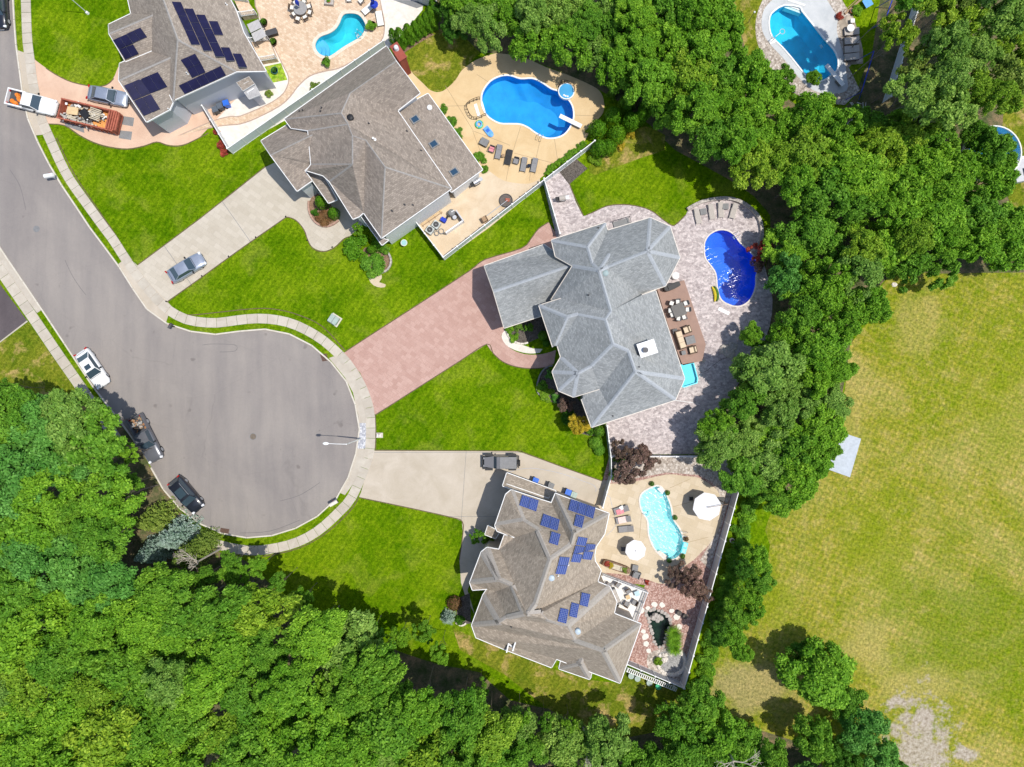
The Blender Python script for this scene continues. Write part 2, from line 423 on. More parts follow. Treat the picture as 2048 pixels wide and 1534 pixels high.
def shingle(name, c1, c2, c3, row=0.19):
    t = NT(name); uv = t.n('ShaderNodeUVMap'); co = uv.outputs[0]
    br = t.n('ShaderNodeTexBrick'); t.l(co, br.inputs['Vector'])
    br.inputs['Scale'].default_value = 1; br.inputs['Brick Width'].default_value = 0.32; br.inputs['Row Height'].default_value = row
    br.inputs['Mortar Size'].default_value = 0.02; br.inputs['Mortar Smooth'].default_value = 0.5
    br.inputs['Color1'].default_value = (0, 0, 0, 1); br.inputs['Color2'].default_value = (1, 1, 1, 1); br.inputs['Mortar'].default_value = (0, 0, 0, 1)
    c = t.ramp(br.outputs['Color'], [(0.0, c1), (0.5, c2), (1, c3)])
    a = t.noise(0.35, 5, 0.6, dist=0.8); f = t.noise(6.5, 4, 0.9)
    c = t.mix(0.45, c, t.ramp(a, [(0.32, (0.82, 0.82, 0.82)), (0.68, (1.12, 1.12, 1.12))]), 'MULTIPLY')
    c = t.mix(0.55, c, t.ramp(f, [(0.36, (0.78, 0.78, 0.78)), (0.64, (1.22, 1.22, 1.22))]), 'MULTIPLY')
    t.bump(t.math('SUBTRACT', 1.0, br.outputs['Fac']), 0.5, 0.03)
    return t.done(c, 0.85, 0.25)
M['roof_taupe'] = shingle('taupe_shingles', (0.242, 0.204, 0.170), (0.308, 0.261, 0.217), (0.364, 0.311, 0.258))
M['roof_brown'] = shingle('brown_grey_shingles', (0.230, 0.192, 0.159), (0.293, 0.247, 0.207), (0.354, 0.299, 0.249))
M['roof_grey'] = shingle('cool_grey_shingles', (0.25, 0.26, 0.258), (0.31, 0.32, 0.318), (0.37, 0.38, 0.375))
M['roof_tan'] = shingle('tan_shingles', (0.272, 0.226, 0.176), (0.346, 0.289, 0.227), (0.411, 0.345, 0.274))
M['cap_grey'] = plain('grey_ridge_cap', (0.37, 0.39, 0.41), 0.8, var=0.15, scale=6)
M['cap_tan'] = plain('tan_ridge_cap', (0.36, 0.325, 0.285), 0.8, var=0.15, scale=6)
M['cap_taupe'] = plain('taupe_ridge_cap', (0.31, 0.29, 0.27), 0.8, var=0.2, scale=6)
def siding(name, c):
    t = NT(name); sx = t.n('ShaderNodeSeparateXYZ'); t.l(t.co, sx.inputs[0])
    fr = t.math('FRACT', t.math('MULTIPLY', sx.outputs['Z'], 5.5))
    cc = t.ramp(fr, [(0.0, tuple(x*0.72 for x in c)), (0.12, c), (1, tuple(x*1.03 for x in c))])
    t.bump(fr, 0.5, 0.02); return t.done(cc, 0.6, 0.3)
M['siding_blue'] = siding('pale_blue_siding', (0.50, 0.53, 0.58))
M['siding_white'] = siding('white_siding', (0.74, 0.75, 0.74))
M['stucco_cream'] = plain('cream_stucco', (0.55, 0.51, 0.45), 0.85)
M['stucco_tan'] = plain('tan_stucco', (0.5, 0.42, 0.34), 0.85)
M['white'] = plain('white_paint', (0.78, 0.78, 0.77), 0.5, var=0.05)
M['vinyl'] = plain('white_vinyl', (0.62, 0.66, 0.70), 0.4, var=0.06)
M['vinyl_tan'] = plain('grey_vinyl', (0.50, 0.50, 0.52), 0.5, var=0.08)
M['black'] = plain('black_plastic', (0.02, 0.02, 0.022), 0.5, var=0.2)
M['rubber'] = plain('rubber', (0.025, 0.025, 0.025), 0.8, var=0.1)
M['darkgrey'] = plain('dark_grey_metal', (0.07, 0.07, 0.075), 0.5, var=0.2)
M['midgrey'] = plain('mid_grey', (0.20, 0.20, 0.20), 0.6, var=0.15)
M['fabric_grey'] = plain('grey_mesh_fabric', (0.24, 0.235, 0.235), 0.9, var=0.15, scale=8)
M['fabric_taupe'] = plain('taupe_fabric', (0.43, 0.39, 0.35), 0.9, var=0.12, scale=8)
M['fabric_cream'] = plain('cream_cushion', (0.62, 0.50, 0.36), 0.9, var=0.08, scale=5)
M['fabric_white'] = plain('white_cushion', (0.76, 0.75, 0.70), 0.9, var=0.06)
M['fabric_pink'] = plain('pink_towel', (0.62, 0.24, 0.27), 0.95, var=0.3, scale=9)
M['wicker'] = plain('brown_wicker', (0.11, 0.075, 0.05), 0.8, var=0.3, scale=12)
M['wood'] = plain('weathered_wood', (0.33, 0.22, 0.13), 0.8, var=0.25, scale=6)
M['terracotta'] = plain('terracotta', (0.45, 0.18, 0.10), 0.8)
M['brick'] = pavers('red_brick', [(0.26, 0.06, 0.035), (0.33, 0.085, 0.05), (0.4, 0.12, 0.075)], 0.21, 0.075, 0, 0.7)
M['rock'] = plain('grey_rock', (0.42, 0.38, 0.34), 0.9, var=0.35, scale=4)
M['rock_white'] = plain('pale_rock', (0.68, 0.62, 0.55), 0.9, var=0.15, scale=4)
M['bluefab'] = plain('royal_blue_fabric', (0.02, 0.05, 0.42), 0.8, var=0.25, scale=5)
M['blueplastic'] = plain('blue_plastic', (0.03, 0.14, 0.58), 0.45, var=0.1)
M['skyplastic'] = plain('sky_blue_vinyl', (0.13, 0.36, 0.72), 0.35, var=0.1)
M['green_plastic'] = plain('green_vinyl', (0.05, 0.45, 0.22), 0.35)
M['yellow_plastic'] = plain('yellow_vinyl', (0.62, 0.50, 0.03), 0.35, var=0.15)
M['orange'] = plain('orange_plastic', (0.75, 0.22, 0.03), 0.6, var=0.3, scale=6)
M['aqua'] = plain('aqua_liner', (0.06, 0.62, 0.72), 0.4, var=0.06)
M['bronze'] = plain('bronze_rail', (0.10, 0.065, 0.045), 0.5, metal=0.5)
M['chrome'] = plain('chrome', (0.7, 0.7, 0.72), 0.25, metal=1.0, var=0.04)
M['red_metal'] = plain('red_container_steel', (0.36, 0.105, 0.065), 0.6, var=0.35, scale=2.5)
M['rust'] = plain('rusty_floor', (0.60, 0.27, 0.08), 0.8, var=0.5, scale=1.6)
M['debris'] = plain('grey_debris', (0.36, 0.34, 0.31), 0.9, var=0.5, scale=6)
M['plank'] = plain('pale_planks', (0.50, 0.44, 0.33), 0.85, var=0.25, scale=4)
M['cardboard'] = plain('cardboard', (0.62, 0.45, 0.25), 0.9)
M['deck_brown'] = None
def boards(name, c, per=0.14, rot=0):
    t = NT(name); mp = t.n('ShaderNodeMapping'); mp.inputs['Rotation'].default_value = (0, 0, rot); t.l(t.co, mp.inputs[0])
    sx = t.n('ShaderNodeSeparateXYZ'); t.l(mp.outputs[0], sx.inputs[0])
    fr = t.math('FRACT', t.math('DIVIDE', sx.outputs['X'], per)); a = t.noise(1.2, 5)
    cc = t.ramp(fr, [(0.0, tuple(x*0.6 for x in c)), (0.08, c), (1, c)])
    cc = t.mix(0.6, cc, t.ramp(a, [(0.3, (0.85,)*3), (0.7, (1.12,)*3)]), 'MULTIPLY')
    return t.done(cc, 0.75, 0.25)
M['deck_brown'] = boards('brown_composite_deck', (0.33, 0.215, 0.17), 0.15, R(20))
M['deck_white'] = boards('white_deck', (0.76, 0.73, 0.68), 0.15, R(24))
M['metalroof'] = boards('grey_metal_awning', (0.42, 0.41, 0.41), 0.4, R(30))
def glass(name, c=(0.01, 0.015, 0.025)):
    t = NT(name); return t.done(c, 0.06, 0.9)
M['glass'] = glass('dark_glass')
M['carglass'] = glass('car_glass', (0.04, 0.065, 0.085))  # lighter bluish base colour stands in for sky reflected in the glass
M['skyglass'] = glass('skylight_glass', (0.02, 0.055, 0.10))
def solar(name, base, line, cu=6, cv=10, lw=0.05, bus=True):
    t = NT(name); uv = t.n('ShaderNodeUVMap'); sx = t.n('ShaderNodeSeparateXYZ'); t.l(uv.outputs[0], sx.inputs[0])
    g = None
    for ax, k in (('X', cu), ('Y', cv)):
        fr = t.math('FRACT', t.math('MULTIPLY', sx.outputs[ax], k))
        e = t.math('LESS_THAN', t.math('MINIMUM', fr, t.math('SUBTRACT', 1.0, fr)), lw)
        g = e if g is None else t.math('MAXIMUM', g, e)
    a = t.noise(1.5, 3)
    c = t.ramp(a, [(0.3, tuple(x*0.8 for x in base)), (0.7, tuple(x*1.25 for x in base))])
    c = t.mix(g, c, line); return t.done(c, 0.55, 0.15)
M['solar_blue'] = solar('blue_solar_cells', (0.016, 0.040, 0.22), (0.20, 0.25, 0.42), 5, 8, 0.09)
M['solar_black'] = solar('black_solar_cells', (0.012, 0.012, 0.045), (0.02, 0.02, 0.07), 6, 10, 0.03)
M['alu'] = plain('aluminium_frame', (0.5, 0.52, 0.55), 0.4, metal=0.6, var=0.05)
def paint(name, c, metal=0.0, rough=0.3):
    t = NT(name); t.done(c, rough, 0.5); t.b.inputs['Metallic'].default_value = metal
    t.b.inputs['Coat Weight'].default_value = 0.6; t.b.inputs['Coat Roughness'].default_value = 0.08
    f = t.noise(1.5, 3); t.l(t.ramp(f, [(0.3, (rough*0.9,)*3), (0.7, (rough*1.3,)*3)]), t.b.inputs['Roughness'])
    return t.m
M['p_silver'] = paint('silver_blue_paint', (0.34, 0.38, 0.46), 0.45)
M['p_white'] = paint('white_car_paint', (0.78, 0.78, 0.77))
M['p_grey'] = paint('grey_truck_paint', (0.15, 0.155, 0.175), 0.3)
M['p_black'] = paint('black_car_paint', (0.012, 0.015, 0.025))
M['p_jeep'] = paint('dark_grey_paint', (0.13, 0.13, 0.14), 0.2, 0.5)
M['redlight'] = plain('red_lens', (0.4, 0.01, 0.01), 0.2, var=0)
M['lamp'] = plain('clear_lens', (0.7, 0.72, 0.75), 0.15, var=0)
def water(name, tint, bumpsc=2.6, bstr=0.35, rough=0.05, lo=0.46):
    m = bpy.data.materials.new(name); m.use_nodes = True; t = m.node_tree; t.nodes.clear()
    N = lambda ty: t.nodes.new(ty)
    out = N('ShaderNodeOutputMaterial'); tr = N('ShaderNodeBsdfTransparent'); gl = N('ShaderNodeBsdfGlossy'); mx = N('ShaderNodeMixShader')
    fr = N('ShaderNodeFresnel'); fr.inputs['IOR'].default_value = 1.33
    tr.inputs['Color'].default_value = (*tint, 1); gl.inputs['Roughness'].default_value = rough
    tc = N('ShaderNodeTexCoord'); no = N('ShaderNodeTexNoise'); no.inputs['Scale'].default_value = bumpsc; no.inputs['Detail'].default_value = 4; no.inputs['Distortion'].default_value = 0.8
    bp = N('ShaderNodeBump'); bp.inputs['Strength'].default_value = bstr; bp.inputs['Distance'].default_value = 0.12
    L = t.links.new
    L(tc.outputs['Object'], no.inputs['Vector'])
    big = N('ShaderNodeTexNoise'); big.inputs['Scale'].default_value = 0.28; big.inputs['Detail'].default_value = 2; L(tc.outputs['Object'], big.inputs['Vector'])
    rm = N('ShaderNodeMapRange'); rm.inputs['From Min'].default_value = lo; rm.inputs['From Max'].default_value = lo+0.16; rm.inputs['To Min'].default_value = 0.08; L(big.outputs['Fac'], rm.inputs['Value'])
    mu = N('ShaderNodeMath'); mu.operation = 'MULTIPLY'; L(rm.outputs[0], mu.inputs[0]); mu.inputs[1].default_value = bstr; L(mu.outputs[0], bp.inputs['Strength'])
    L(no.outputs['Fac'], bp.inputs['Height']); L(bp.outputs[0], gl.inputs['Normal']); L(bp.outputs[0], fr.inputs['Normal'])
    L(fr.outputs[0], mx.inputs[0]); L(tr.outputs[0], mx.inputs[1]); L(gl.outputs[0], mx.inputs[2]); L(mx.outputs[0], out.inputs['Surface'])
    return m
def liner(name, c, caust=0.25):
    t = NT(name); v = t.vor(1.7, 'DISTANCE_TO_EDGE'); n = t.noise(0.8, 3)
    c2 = t.ramp(n, [(0.35, tuple(x*0.9 for x in c)), (0.65, tuple(min(1, x*1.1) for x in c))])
    return t.done(c2, 0.7, 0.2)
def leaf(name, c1, c2, dark=None):
    t = NT(name); oi = t.n('ShaderNodeObjectInfo')
    a = t.noise(0.9, 3, 0.6); f = t.noise(2.6, 2, 0.7)
    c = t.ramp(a, [(0.35, c1), (0.65, c2)])
    c = t.mix(1.0, c, t.ramp(oi.outputs['Random'], [(0, (0.86, 0.9, 0.85)), (0.5, (1, 1, 1)), (1, (1.15, 1.07, 1.0))]), 'MULTIPLY')
    geo = t.n('ShaderNodeNewGeometry')
    c = t.mix(0.9, c, t.ramp(geo.outputs['Random Per Island'], [(0, (0.5, 0.6, 0.5)), (0.6, (1.0, 1.0, 1.0)), (1, (1.6, 1.4, 1.6))]), 'MULTIPLY')
    m = t.done(c, 0.6, 0.22)
    tr = t.n('ShaderNodeBsdfTranslucent'); mx = t.n('ShaderNodeMixShader'); mx.inputs[0].default_value = 0.32
    t.l(c, tr.inputs['Color']); t.l(t.b.outputs[0], mx.inputs[1]); t.l(tr.outputs[0], mx.inputs[2]); t.l(mx.outputs[0], t.out.inputs['Surface'])
    return m
LEAF = {
 'mid':    leaf('leaf_mid_green', (0.11, 0.29, 0.02), (0.2, 0.41, 0.035)),
 'bright': leaf('leaf_bright_green', (0.145, 0.35, 0.018), (0.25, 0.48, 0.035)),
 'yellow': leaf('leaf_yellow_green', (0.19, 0.36, 0.02), (0.31, 0.48, 0.04)),
 'cool':   leaf('leaf_cool_green', (0.1, 0.3, 0.04), (0.17, 0.41, 0.075)),
 'dark':   leaf('leaf_dark_green', (0.06, 0.19, 0.014), (0.11, 0.28, 0.025)),
 'olive':  leaf('leaf_olive', (0.19, 0.29, 0.04), (0.28, 0.39, 0.07)),
 'pale':   leaf('leaf_pale_green', (0.18, 0.35, 0.045), (0.29, 0.47, 0.09)),
 'blue':   leaf('needle_blue_green', (0.24, 0.36, 0.28), (0.38, 0.5, 0.42)),
 'cedar':  leaf('leaf_cedar', (0.094, 0.269, 0.010), (0.165, 0.370, 0.018)),
 'maroon': leaf('leaf_purple_brown', (0.19, 0.125, 0.095), (0.3, 0.205, 0.16)),
 'red':    leaf('leaf_red', (0.42, 0.07, 0.045), (0.6, 0.13, 0.09)),
 'gold':   leaf('leaf_gold', (0.55, 0.43, 0.03), (0.72, 0.58, 0.06)),
 'rust':   leaf('leaf_rust_brown', (0.16, 0.09, 0.04), (0.25, 0.15, 0.06)),
}
M['bark'] = plain('bark', (0.20, 0.16, 0.13), 0.95, var=0.3, scale=5)
M['bark_pale'] = plain('dead_wood', (0.48, 0.42, 0.35), 0.95, var=0.2, scale=5)

# ---------------------------------------------------------------- ground, road, pavements
Z_L = dict(forest=0.006, gravel=0.010, drive=0.016, road=0.012, patio=0.024, inner=0.030)
POOLS = {
 'a': smooth(C_((1130,128),(1230,140),(1290,210),(1300,270),(1260,350),(1180,400),(1080,460),(980,530),(930,545),(860,520),(820,460),(825,400),(870,350),(950,320),(1010,280),(1050,220),(1080,150)), 3),
 'b': smooth(E_((690,600),(700,500),(770,400),(870,350),(960,345),(1060,375),(1170,372),(1260,410),(1350,470),(1430,500),(1520,580),(1560,660),(1560,770),(1500,880),(1420,930),(1310,938),(1210,890),(1140,840),(1060,805),(960,800),(860,795),(760,740),(710,670)), 3),
 'c': smooth(H_((810,590),(815,500),(860,430),(940,388),(1020,390),(1090,430),(1150,510),(1220,570),(1290,650),(1320,740),(1300,830),(1295,930),(1250,1040),(1180,1100),(1100,1112),(1010,1080),(960,1030),(935,930),(920,800),(870,720),(825,660)), 3),
 'd': smooth(K_((640,480),(740,440),(800,480),(840,560),(870,650),(890,760),(950,850),(985,950),(980,1060),(920,1130),(840,1140),(760,1090),(700,1010),(660,900),(650,770),(600,690),(575,600),(585,530)), 3),
 'e': smooth(M_((595,75),(460,150),(400,230),(395,370),(440,500),(560,620),(700,780),(860,980),(970,1080),(1100,1075),(1200,1010),(1290,930),(1300,790),(1240,660),(1130,540),(980,350),(820,150),(790,100)), 2),
}
POND = smooth(L_((1490,390),(1560,375),(1650,420),(1672,500),(1640,580),(1610,660),(1560,640),(1535,570),(1510,470)), 3)
BIG = [(-9000, -9000), (11000, -9000), (11000, 11000), (-9000, 11000)]
HOLES = [offset(POOLS[k], 0.4) for k in POOLS] + [offset(POND, 0.4)]
g = sheet('ground', BIG, 0.0, M['lawn'], holes=HOLES, thick=0)

ROAD = [(-700, -400), (20, -400), (26, -60), (26.7, 0), (31, 69), (34, 100), (40, 142), (45, 181), (55, 232), (70, 271), (108.5, 346), (146, 403), (183.6, 460), (236, 529),
        (284, 605), (308, 630), (332, 646), (376, 661.5), (428.6, 669), (470, 664), (507, 659), (540, 659), (572, 665), (624, 691), (660, 722), (688, 755), (703, 785), (717, 833),
        (719, 865), (714.6, 893), (704, 938), (680, 985.6), (662, 1009), (614, 1046), (543, 1071), (477, 1074), (424.6, 1059.5), (395.6, 1044), (353, 1010), (325, 975), (300, 930),
        (275, 890), (248, 852), (217, 812), (196, 787), (84.5, 619), (1.7, 497), (-150, 270), (-500, -200)]
rd = sheet('road', ROAD, Z_L['road'], M['road'])
def ribbon(pts, w_, z0, z1, closed=False):
    """a kerb: pts in pixels, width in metres, centred"""
    g_ = [P(x, y) for x, y in pts]; L = []; Rr = []
    for i, p in enumerate(g_):
        a = g_[max(i-1, 0)]; b = g_[min(i+1, len(g_)-1)]
        d = (b-a); d.z = 0; d.normalize(); n = Vector((-d.y, d.x, 0))
        L.append(p+n*w_/2); Rr.append(p-n*w_/2)
    mb = MB(); k = len(g_)
    vs_ = [(p.x, p.y, z1) for p in L]+[(p.x, p.y, z1) for p in Rr]+[(p.x, p.y, z0) for p in L]+[(p.x, p.y, z0) for p in Rr]
    fs = []
    for i in range(k-1):
        fs += [(i, k+i, k+i+1, i+1), (2*k+i, i, i+1, 2*k+i+1), (k+i, 3*k+i, 3*k+i+1, k+i+1)]
    fs += [(0, 2*k, 3*k, k), (k-1, 2*k-1, 4*k-1, 3*k-1)]
    return mb.add(vs_, fs)
kerbE = smooth(ROAD[2:41], 3, False); kerbW = smooth(ROAD[41:48], 3, False)
def cutpath(path, seg):
    """resample a pixel path to equal steps"""
    out = [path[0]]; acc = 0
    for a, b in zip(path, path[1:]):
        d = math.hypot(b[0]-a[0], b[1]-a[1])
        while acc + d >= seg:
            t = (seg-acc)/d; a = (a[0]+(b[0]-a[0])*t, a[1]+(b[1]-a[1])*t); out.append(a); d = math.hypot(b[0]-a[0], b[1]-a[1]); acc = 0
        acc += d
    return out
for nm, kb in (('kerb', kerbE), ('kerb', kerbW)):
    root = bpy.data.objects.new(nm, None); COL.objects.link(root); root['kind'] = 'structure'
    rs = cutpath(kb, 50)
    for a, b in zip(rs, rs[1:]):
        mid = [(a[0]+(b[0]-a[0])*t, a[1]+(b[1]-a[1])*t) for t in (0.006, 1/3, 2/3, 0.994)]
        ribbon(mid, 0.17, 0.0, 0.12).obj('kerbstone', M['kerb'], root)

def slab_walk(path, w_, seg, mtl, z=0.055):
    root = bpy.data.objects.new('sidewalk', None); COL.objects.link(root); root['kind'] = 'structure'
    rs = cutpath(path, seg); n = len(rs); prev = None; nrm = []
    for i in range(n):
        a = rs[max(0, i-1)]; b = rs[min(n-1, i+1)]; d = Vector((b[0]-a[0], b[1]-a[1])).normalized(); nrm.append(Vector((-d.y, d.x)))
    for i in range(n-1):
        a = Vector(rs[i]); b = Vector(rs[i+1]); e = (b-a).normalized()*0.35
        q = [a+e+nrm[i]*w_/2, b-e+nrm[i+1]*w_/2, b-e-nrm[i+1]*w_/2, a+e-nrm[i]*w_/2]
        MB().prism(ground_px([tuple(v) for v in q]), 0.0, z+random.uniform(-.004, .004)).obj('slab', mtl, root)
SWE = smooth([(50,-200),(51,-60),(52, 0), (55, 80), (60.5, 122), (66.5, 167), (80, 229), (101, 280), (133.5, 349), (172, 405), (212, 460), (227, 480), (258, 528), (289, 570), (318, 603), (340, 622), (376, 640), (428.6, 646), (470, 641),(512, 637), (555, 640), (594, 651), (637, 674), (667, 698), (695, 727), (722, 770), (738, 815), (741.5, 860), (739, 905), (730, 935), (705, 992), (686, 1016), (637, 1061), (587, 1087), (526, 1100), (485, 1099.5), (443, 1091), (400, 1075), (370, 1055), (345, 1030)], 4, False)
slab_walk(SWE, 19, 20.5, M['walk'])
slab_walk([(-140, 335), (0, 539), (65, 633), (115, 707), (168, 783), (200, 830), (235, 880)], 21, 22, M['walk'])
sheet('apron', [(236, 529), (284, 605), (308, 630), (332, 645), (343, 612), (300, 568), (262, 520), (243, 523)], 0.02, M['drive_cream'])
sheet('apron', [(34, 100), (40, 142), (45, 181), (55, 232), (70, 271), (100, 268), (75, 200), (62, 110)], 0.02, M['drive_cream'])
sheet('apron', [(658, 716), (690, 755), (706, 785), (717, 833), (718, 848), (735, 846), (730, 800), (705, 745), (676, 710)], 0.02, M['walk'])
sheet('apron', [(714, 893), (704, 938), (680, 985.6), (690, 990), (712, 960), (735, 900)], 0.02, M['walk'])
sheet('apron', [(1.7, 497), (84.5, 619), (74, 626), (0, 525), (-150, 305), (-150, 275)], 0.02, M['walk'])
sheet('pebble_strip', [(719, 846), (716.5, 885), (712, 897), (731, 897), (733.5, 846)], 0.05, gravel('grey_pebbles', (0.35, 0.36, 0.4), (0.55, 0.55, 0.58), (0.75, 0.75, 0.76), 6))
sheet('blacktop_drive', [(-200, 300), (-2, 566), (54, 641), (0, 682), (-250, 860)], 0.016, M['blacktop'])
sheet('edge_strip', [(54, 641), (56, 643), (0, 685.5), (-60, 728), (-60, 725), (0, 682.5)], 0.02, M['walk'])
sheet('lawn_patch', [(-120, 772), (0, 686), (57, 644), (104, 712), (158, 789), (190, 850), (60, 900), (-200, 900)], 0.008, M['lawn_rough'])

def clip(poly, nx, ny, d, keep=1):
    """keep the side of the line nx*x+ny*y = d"""
    out = []
    m = len(poly)
    for i in range(m):
        a = poly[i]; b = poly[(i+1) % m]; fa = (nx*a[0]+ny*a[1]-d)*keep; fb = (nx*b[0]+ny*b[1]-d)*keep
        if fa >= 0: out.append(a)
        if (fa > 0) != (fb > 0) and abs(fa-fb) > 1e-9:
            t = fa/(fa-fb); out.append((a[0]+(b[0]-a[0])*t, a[1]+(b[1]-a[1])*t))
    return out
def paneled(name, pts, z, mtl, cuts, base=None, gap=0.3, part='concrete_panel'):
    """a paved surface cut into panels; cuts = [(angle_deg of the joint normal in the picture, [positions])]"""
    root = bpy.data.objects.new(name, None); COL.objects.link(root); root['kind'] = 'structure'
    pieces = [list(pts)]
    for ang, pos in cuts:
        nx, ny = math.cos(R(ang)), math.sin(R(ang)); new = []
        for pc in pieces:
            rest = pc
            for d in sorted(pos):
                lo = clip(rest, nx, ny, d-gap, -1); hi = clip(rest, nx, ny, d+gap, 1)
                if len(lo) > 2 and abs(area2(lo)) > 12: new.append(lo)
                rest = hi
                if len(rest) < 3: break
            if len(rest) > 2 and abs(area2(rest)) > 12: new.append(rest)
        pieces = new
    MB().prism(ground_px(pts), None, z-0.012).obj('joint_bed', base or M['pad_grey'], root)
    for pc in pieces: MB().prism(ground_px(pc), z-0.012, z+random.uniform(-0.001, 0.001)).obj(part, mtl, root)
    return root

DRIVE1 = smooth([(60,110),(72, 121), (92, 136), (115, 150), (146, 164), (188, 172), (213, 169), (227, 156), (236, 135)], 3, False) + [(262, 100), (400, 190), (470, 200), (417, 256)] + \
         smooth([(400, 274), (375.5, 286), (355, 291), (334, 289), (313, 283), (288, 291), (254.5, 297), (219, 293), (188, 284), (158.5, 269), (129, 250), (95, 247),(78,244)], 3, False)
sheet('driveway', DRIVE1, Z_L['drive'], M['drive_salmon'])
sheet('asphalt_pad', A_((1165, 1110), (1288, 1130), (1275, 1212), (1150, 1190)), 0.022, M['pad_grey'])
sheet('asphalt_pad', A_((1150, 1250), (1268, 1262), (1257, 1343), (1140, 1325)), 0.022, M['pad_grey'])
sheet('asphalt_pad', A_((622, 1170), (800, 1210), (810, 1275), (625, 1205)), 0.022, M['pad_grey'])
DRIVE2 = [(268, 524), (275, 531), (400, 438), (531.6, 334), (600, 300), (700, 400), (735, 440)] + smooth([(700, 472), (687, 477), (668.5, 494), (647.6, 502), (627, 495.6), (616, 480), (608.5, 459), (593, 441), (576, 434.5)], 4, False) + [(572, 434.5), (332, 604), (325, 600), (290, 560)]
paneled('driveway', DRIVE2, Z_L['drive'], M['drive_paver'], [(-35, [-13, 133])], gap=0.5, part='paved_panel')
DRIVE3 = [(684, 708), (692, 703), (940, 542), (968, 520), (1042, 590), (1010, 665), (900, 735), (750, 829), (747, 822), (738, 785), (720, 745)]
paneled('driveway', DRIVE3, Z_L['drive'], M['pink'], [(-33.5, [150+k*39 for k in range(1, 13)]), (56.5, [985, 1022, 1059, 1096])], gap=0.28, base=M['pink_border'], part='stamped_panel')
DRIVE4 = [(736, 901), (900, 902), (1033.5, 903), (1046, 906), (1202.5, 962.4), (1216, 960), (1200, 1014), (1200, 1050), (1000, 1080), (985, 1100), (960, 1112), (935, 1180), (950, 1230), (930, 1190), (922, 1165), (919, 1120), (926, 1070), (924, 1042), (900, 1033), (718, 994), (722, 985), (735, 940)]
paneled('driveway', DRIVE4, Z_L['drive'], M['drive_cream'], [(4, [993]), (90, [905, 1033])], gap=0.35)
PATH3 = smooth([(940, 545), (970, 520), (1042.7, 497.4), (1063, 477), (1077, 458.6), (1097.4, 445)], 4, False) + [(1117, 474), (1130, 520), (1010, 560), (962, 545)]
sheet('path', PATH3, 0.020, M['pink'])
arc_o = smooth([(972, 686), (985, 705), (1005, 722), (1030, 732), (1060, 736), (1092, 734), (1108, 727)], 4, False)
arc_i = smooth([(1112, 700), (1085, 708), (1055, 709), (1030, 702), (1012, 689), (1003, 672), (1000, 662)], 4, False)
sheet('path', arc_o+arc_i, 0.020, M['pink'])
sheet('path', smooth([(1010,660),(1003,672), (1012, 690), (1035, 702), (1060, 707), (1080, 705)], 3, False)+[(1085, 698), (1066, 697), (1045, 690), (1022, 680), (1018, 664)], 0.022, M['white_gravel'])
sheet('mulch_bed', smooth([(1013, 662), (1018, 672), (1032, 684), (1046, 688), (1062, 683), (1085, 675), (1110, 690), (1100, 600), (1050, 640)], 2), 0.028, M['mulch'])
sheet('mulch_bed', smooth([(1098,735),(1085, 745), (1073, 765), (1076, 785), (1090, 800), (1130, 815), (1150, 860), (1190, 872), (1200, 860), (1150, 790), (1110, 760)], 3), 0.020, M['mulch'])

# ---- yard 1
sheet('gravel_yard', [(413, 215), (459, 303), (575, 238), (770, 104), (800, 75), (845, 20), (850, -60), (500, -60), (530, 100), (520, 180)], Z_L['gravel'], M['white_gravel'], holes=[offset(POOLS['a'], 1.5)])
PAT1 = smooth([(413, 258), (440, 253), (460, 251), (481, 249), (512, 238), (560, 213), (583, 192), (595.6, 175), (618.6, 154), (648, 144), (677, 138), (710, 121), (752, 94), (767, 75), (770, 48), (765, 20), (760, -5)], 3, False)+[(760, -60), (505, -60)]+smooth([(510, 12), (530, 60), (552, 104), (564, 129), (576, 154), (572.7, 175), (560, 192), (533, 209), (481, 231), (460, 232), (423, 242), (354, 272)], 3, False)
sheet('paved_patio', PAT1, Z_L['patio'], M['paver_edge'], holes=[offset(POOLS['a'], 4.5)])
sheet('paved_patio', offset(PAT1, -2.2), Z_L['patio']+0.006, M['tanpaver'], holes=[offset(POOLS['a'], 6)])
sheet('flower_bed', C_((330, 640), (490, 605), (550, 765), (400, 795)), 0.036, lawn('bed_green', (0.15, 0.3, 0.02), (0.25, 0.42, 0.03), (0.4, 0.5, 0.05), (0.4, 0.3, 0.1), 0.6, 0.8))
sheet('mulch_bed', C_((1640, 500), (1720, 420), (1900, 310), (1960, 330), (1800, 420), (1680, 500), (1650, 560)), 0.012, M['brown_mulch'])
sheet('rough_grass', [(803, 100), (868, 62), (905, 50), (960, 105), (935, 130), (905, 168), (882, 184), (862, 181), (845, 165), (820, 140)], 0.008, M['lawn_rough'])
sheet('roof_strip', C_((1560, 0), (1900, 0), (1900, 40), (1790, 80)), 0.02, M['midgrey'])
# ---- yard 2
PAT2 = smooth([(812, 118), (820, 140), (847, 167.6), (862, 181), (880.5, 184), (897, 174), (912, 159), (924, 140.5), (949, 121.7), (978.6, 110), (1001.5, 107), (1050, 116), (1091, 134), (1133, 149), (1185, 172), (1202, 186), (1208, 205), (1206, 226), (1190, 245), (1180, 262), (1166, 289)], 3, False) + [(1076.6, 359.6), (1030, 398), (950, 400), (880, 340), (800, 220), (790, 130)]
paneled('pool_patio', [p for p in PAT2], 0.02, M['patio_tan'], [], gap=0.3) if False else None
sheet('pool_patio', PAT2, 0.022, M['patio_tan'], holes=[offset(POOLS['b'], 1.5)])
sheet('side_patio', [(903, 377), (950, 341)] + smooth([(968, 333), (985, 347), (1005, 360), (1030, 366), (1060, 367), (1080, 357)], 3, False) + [(1080, 372), (980, 454), (888, 520), (835, 449), (800, 420)], 0.028, M['patio_pale'])
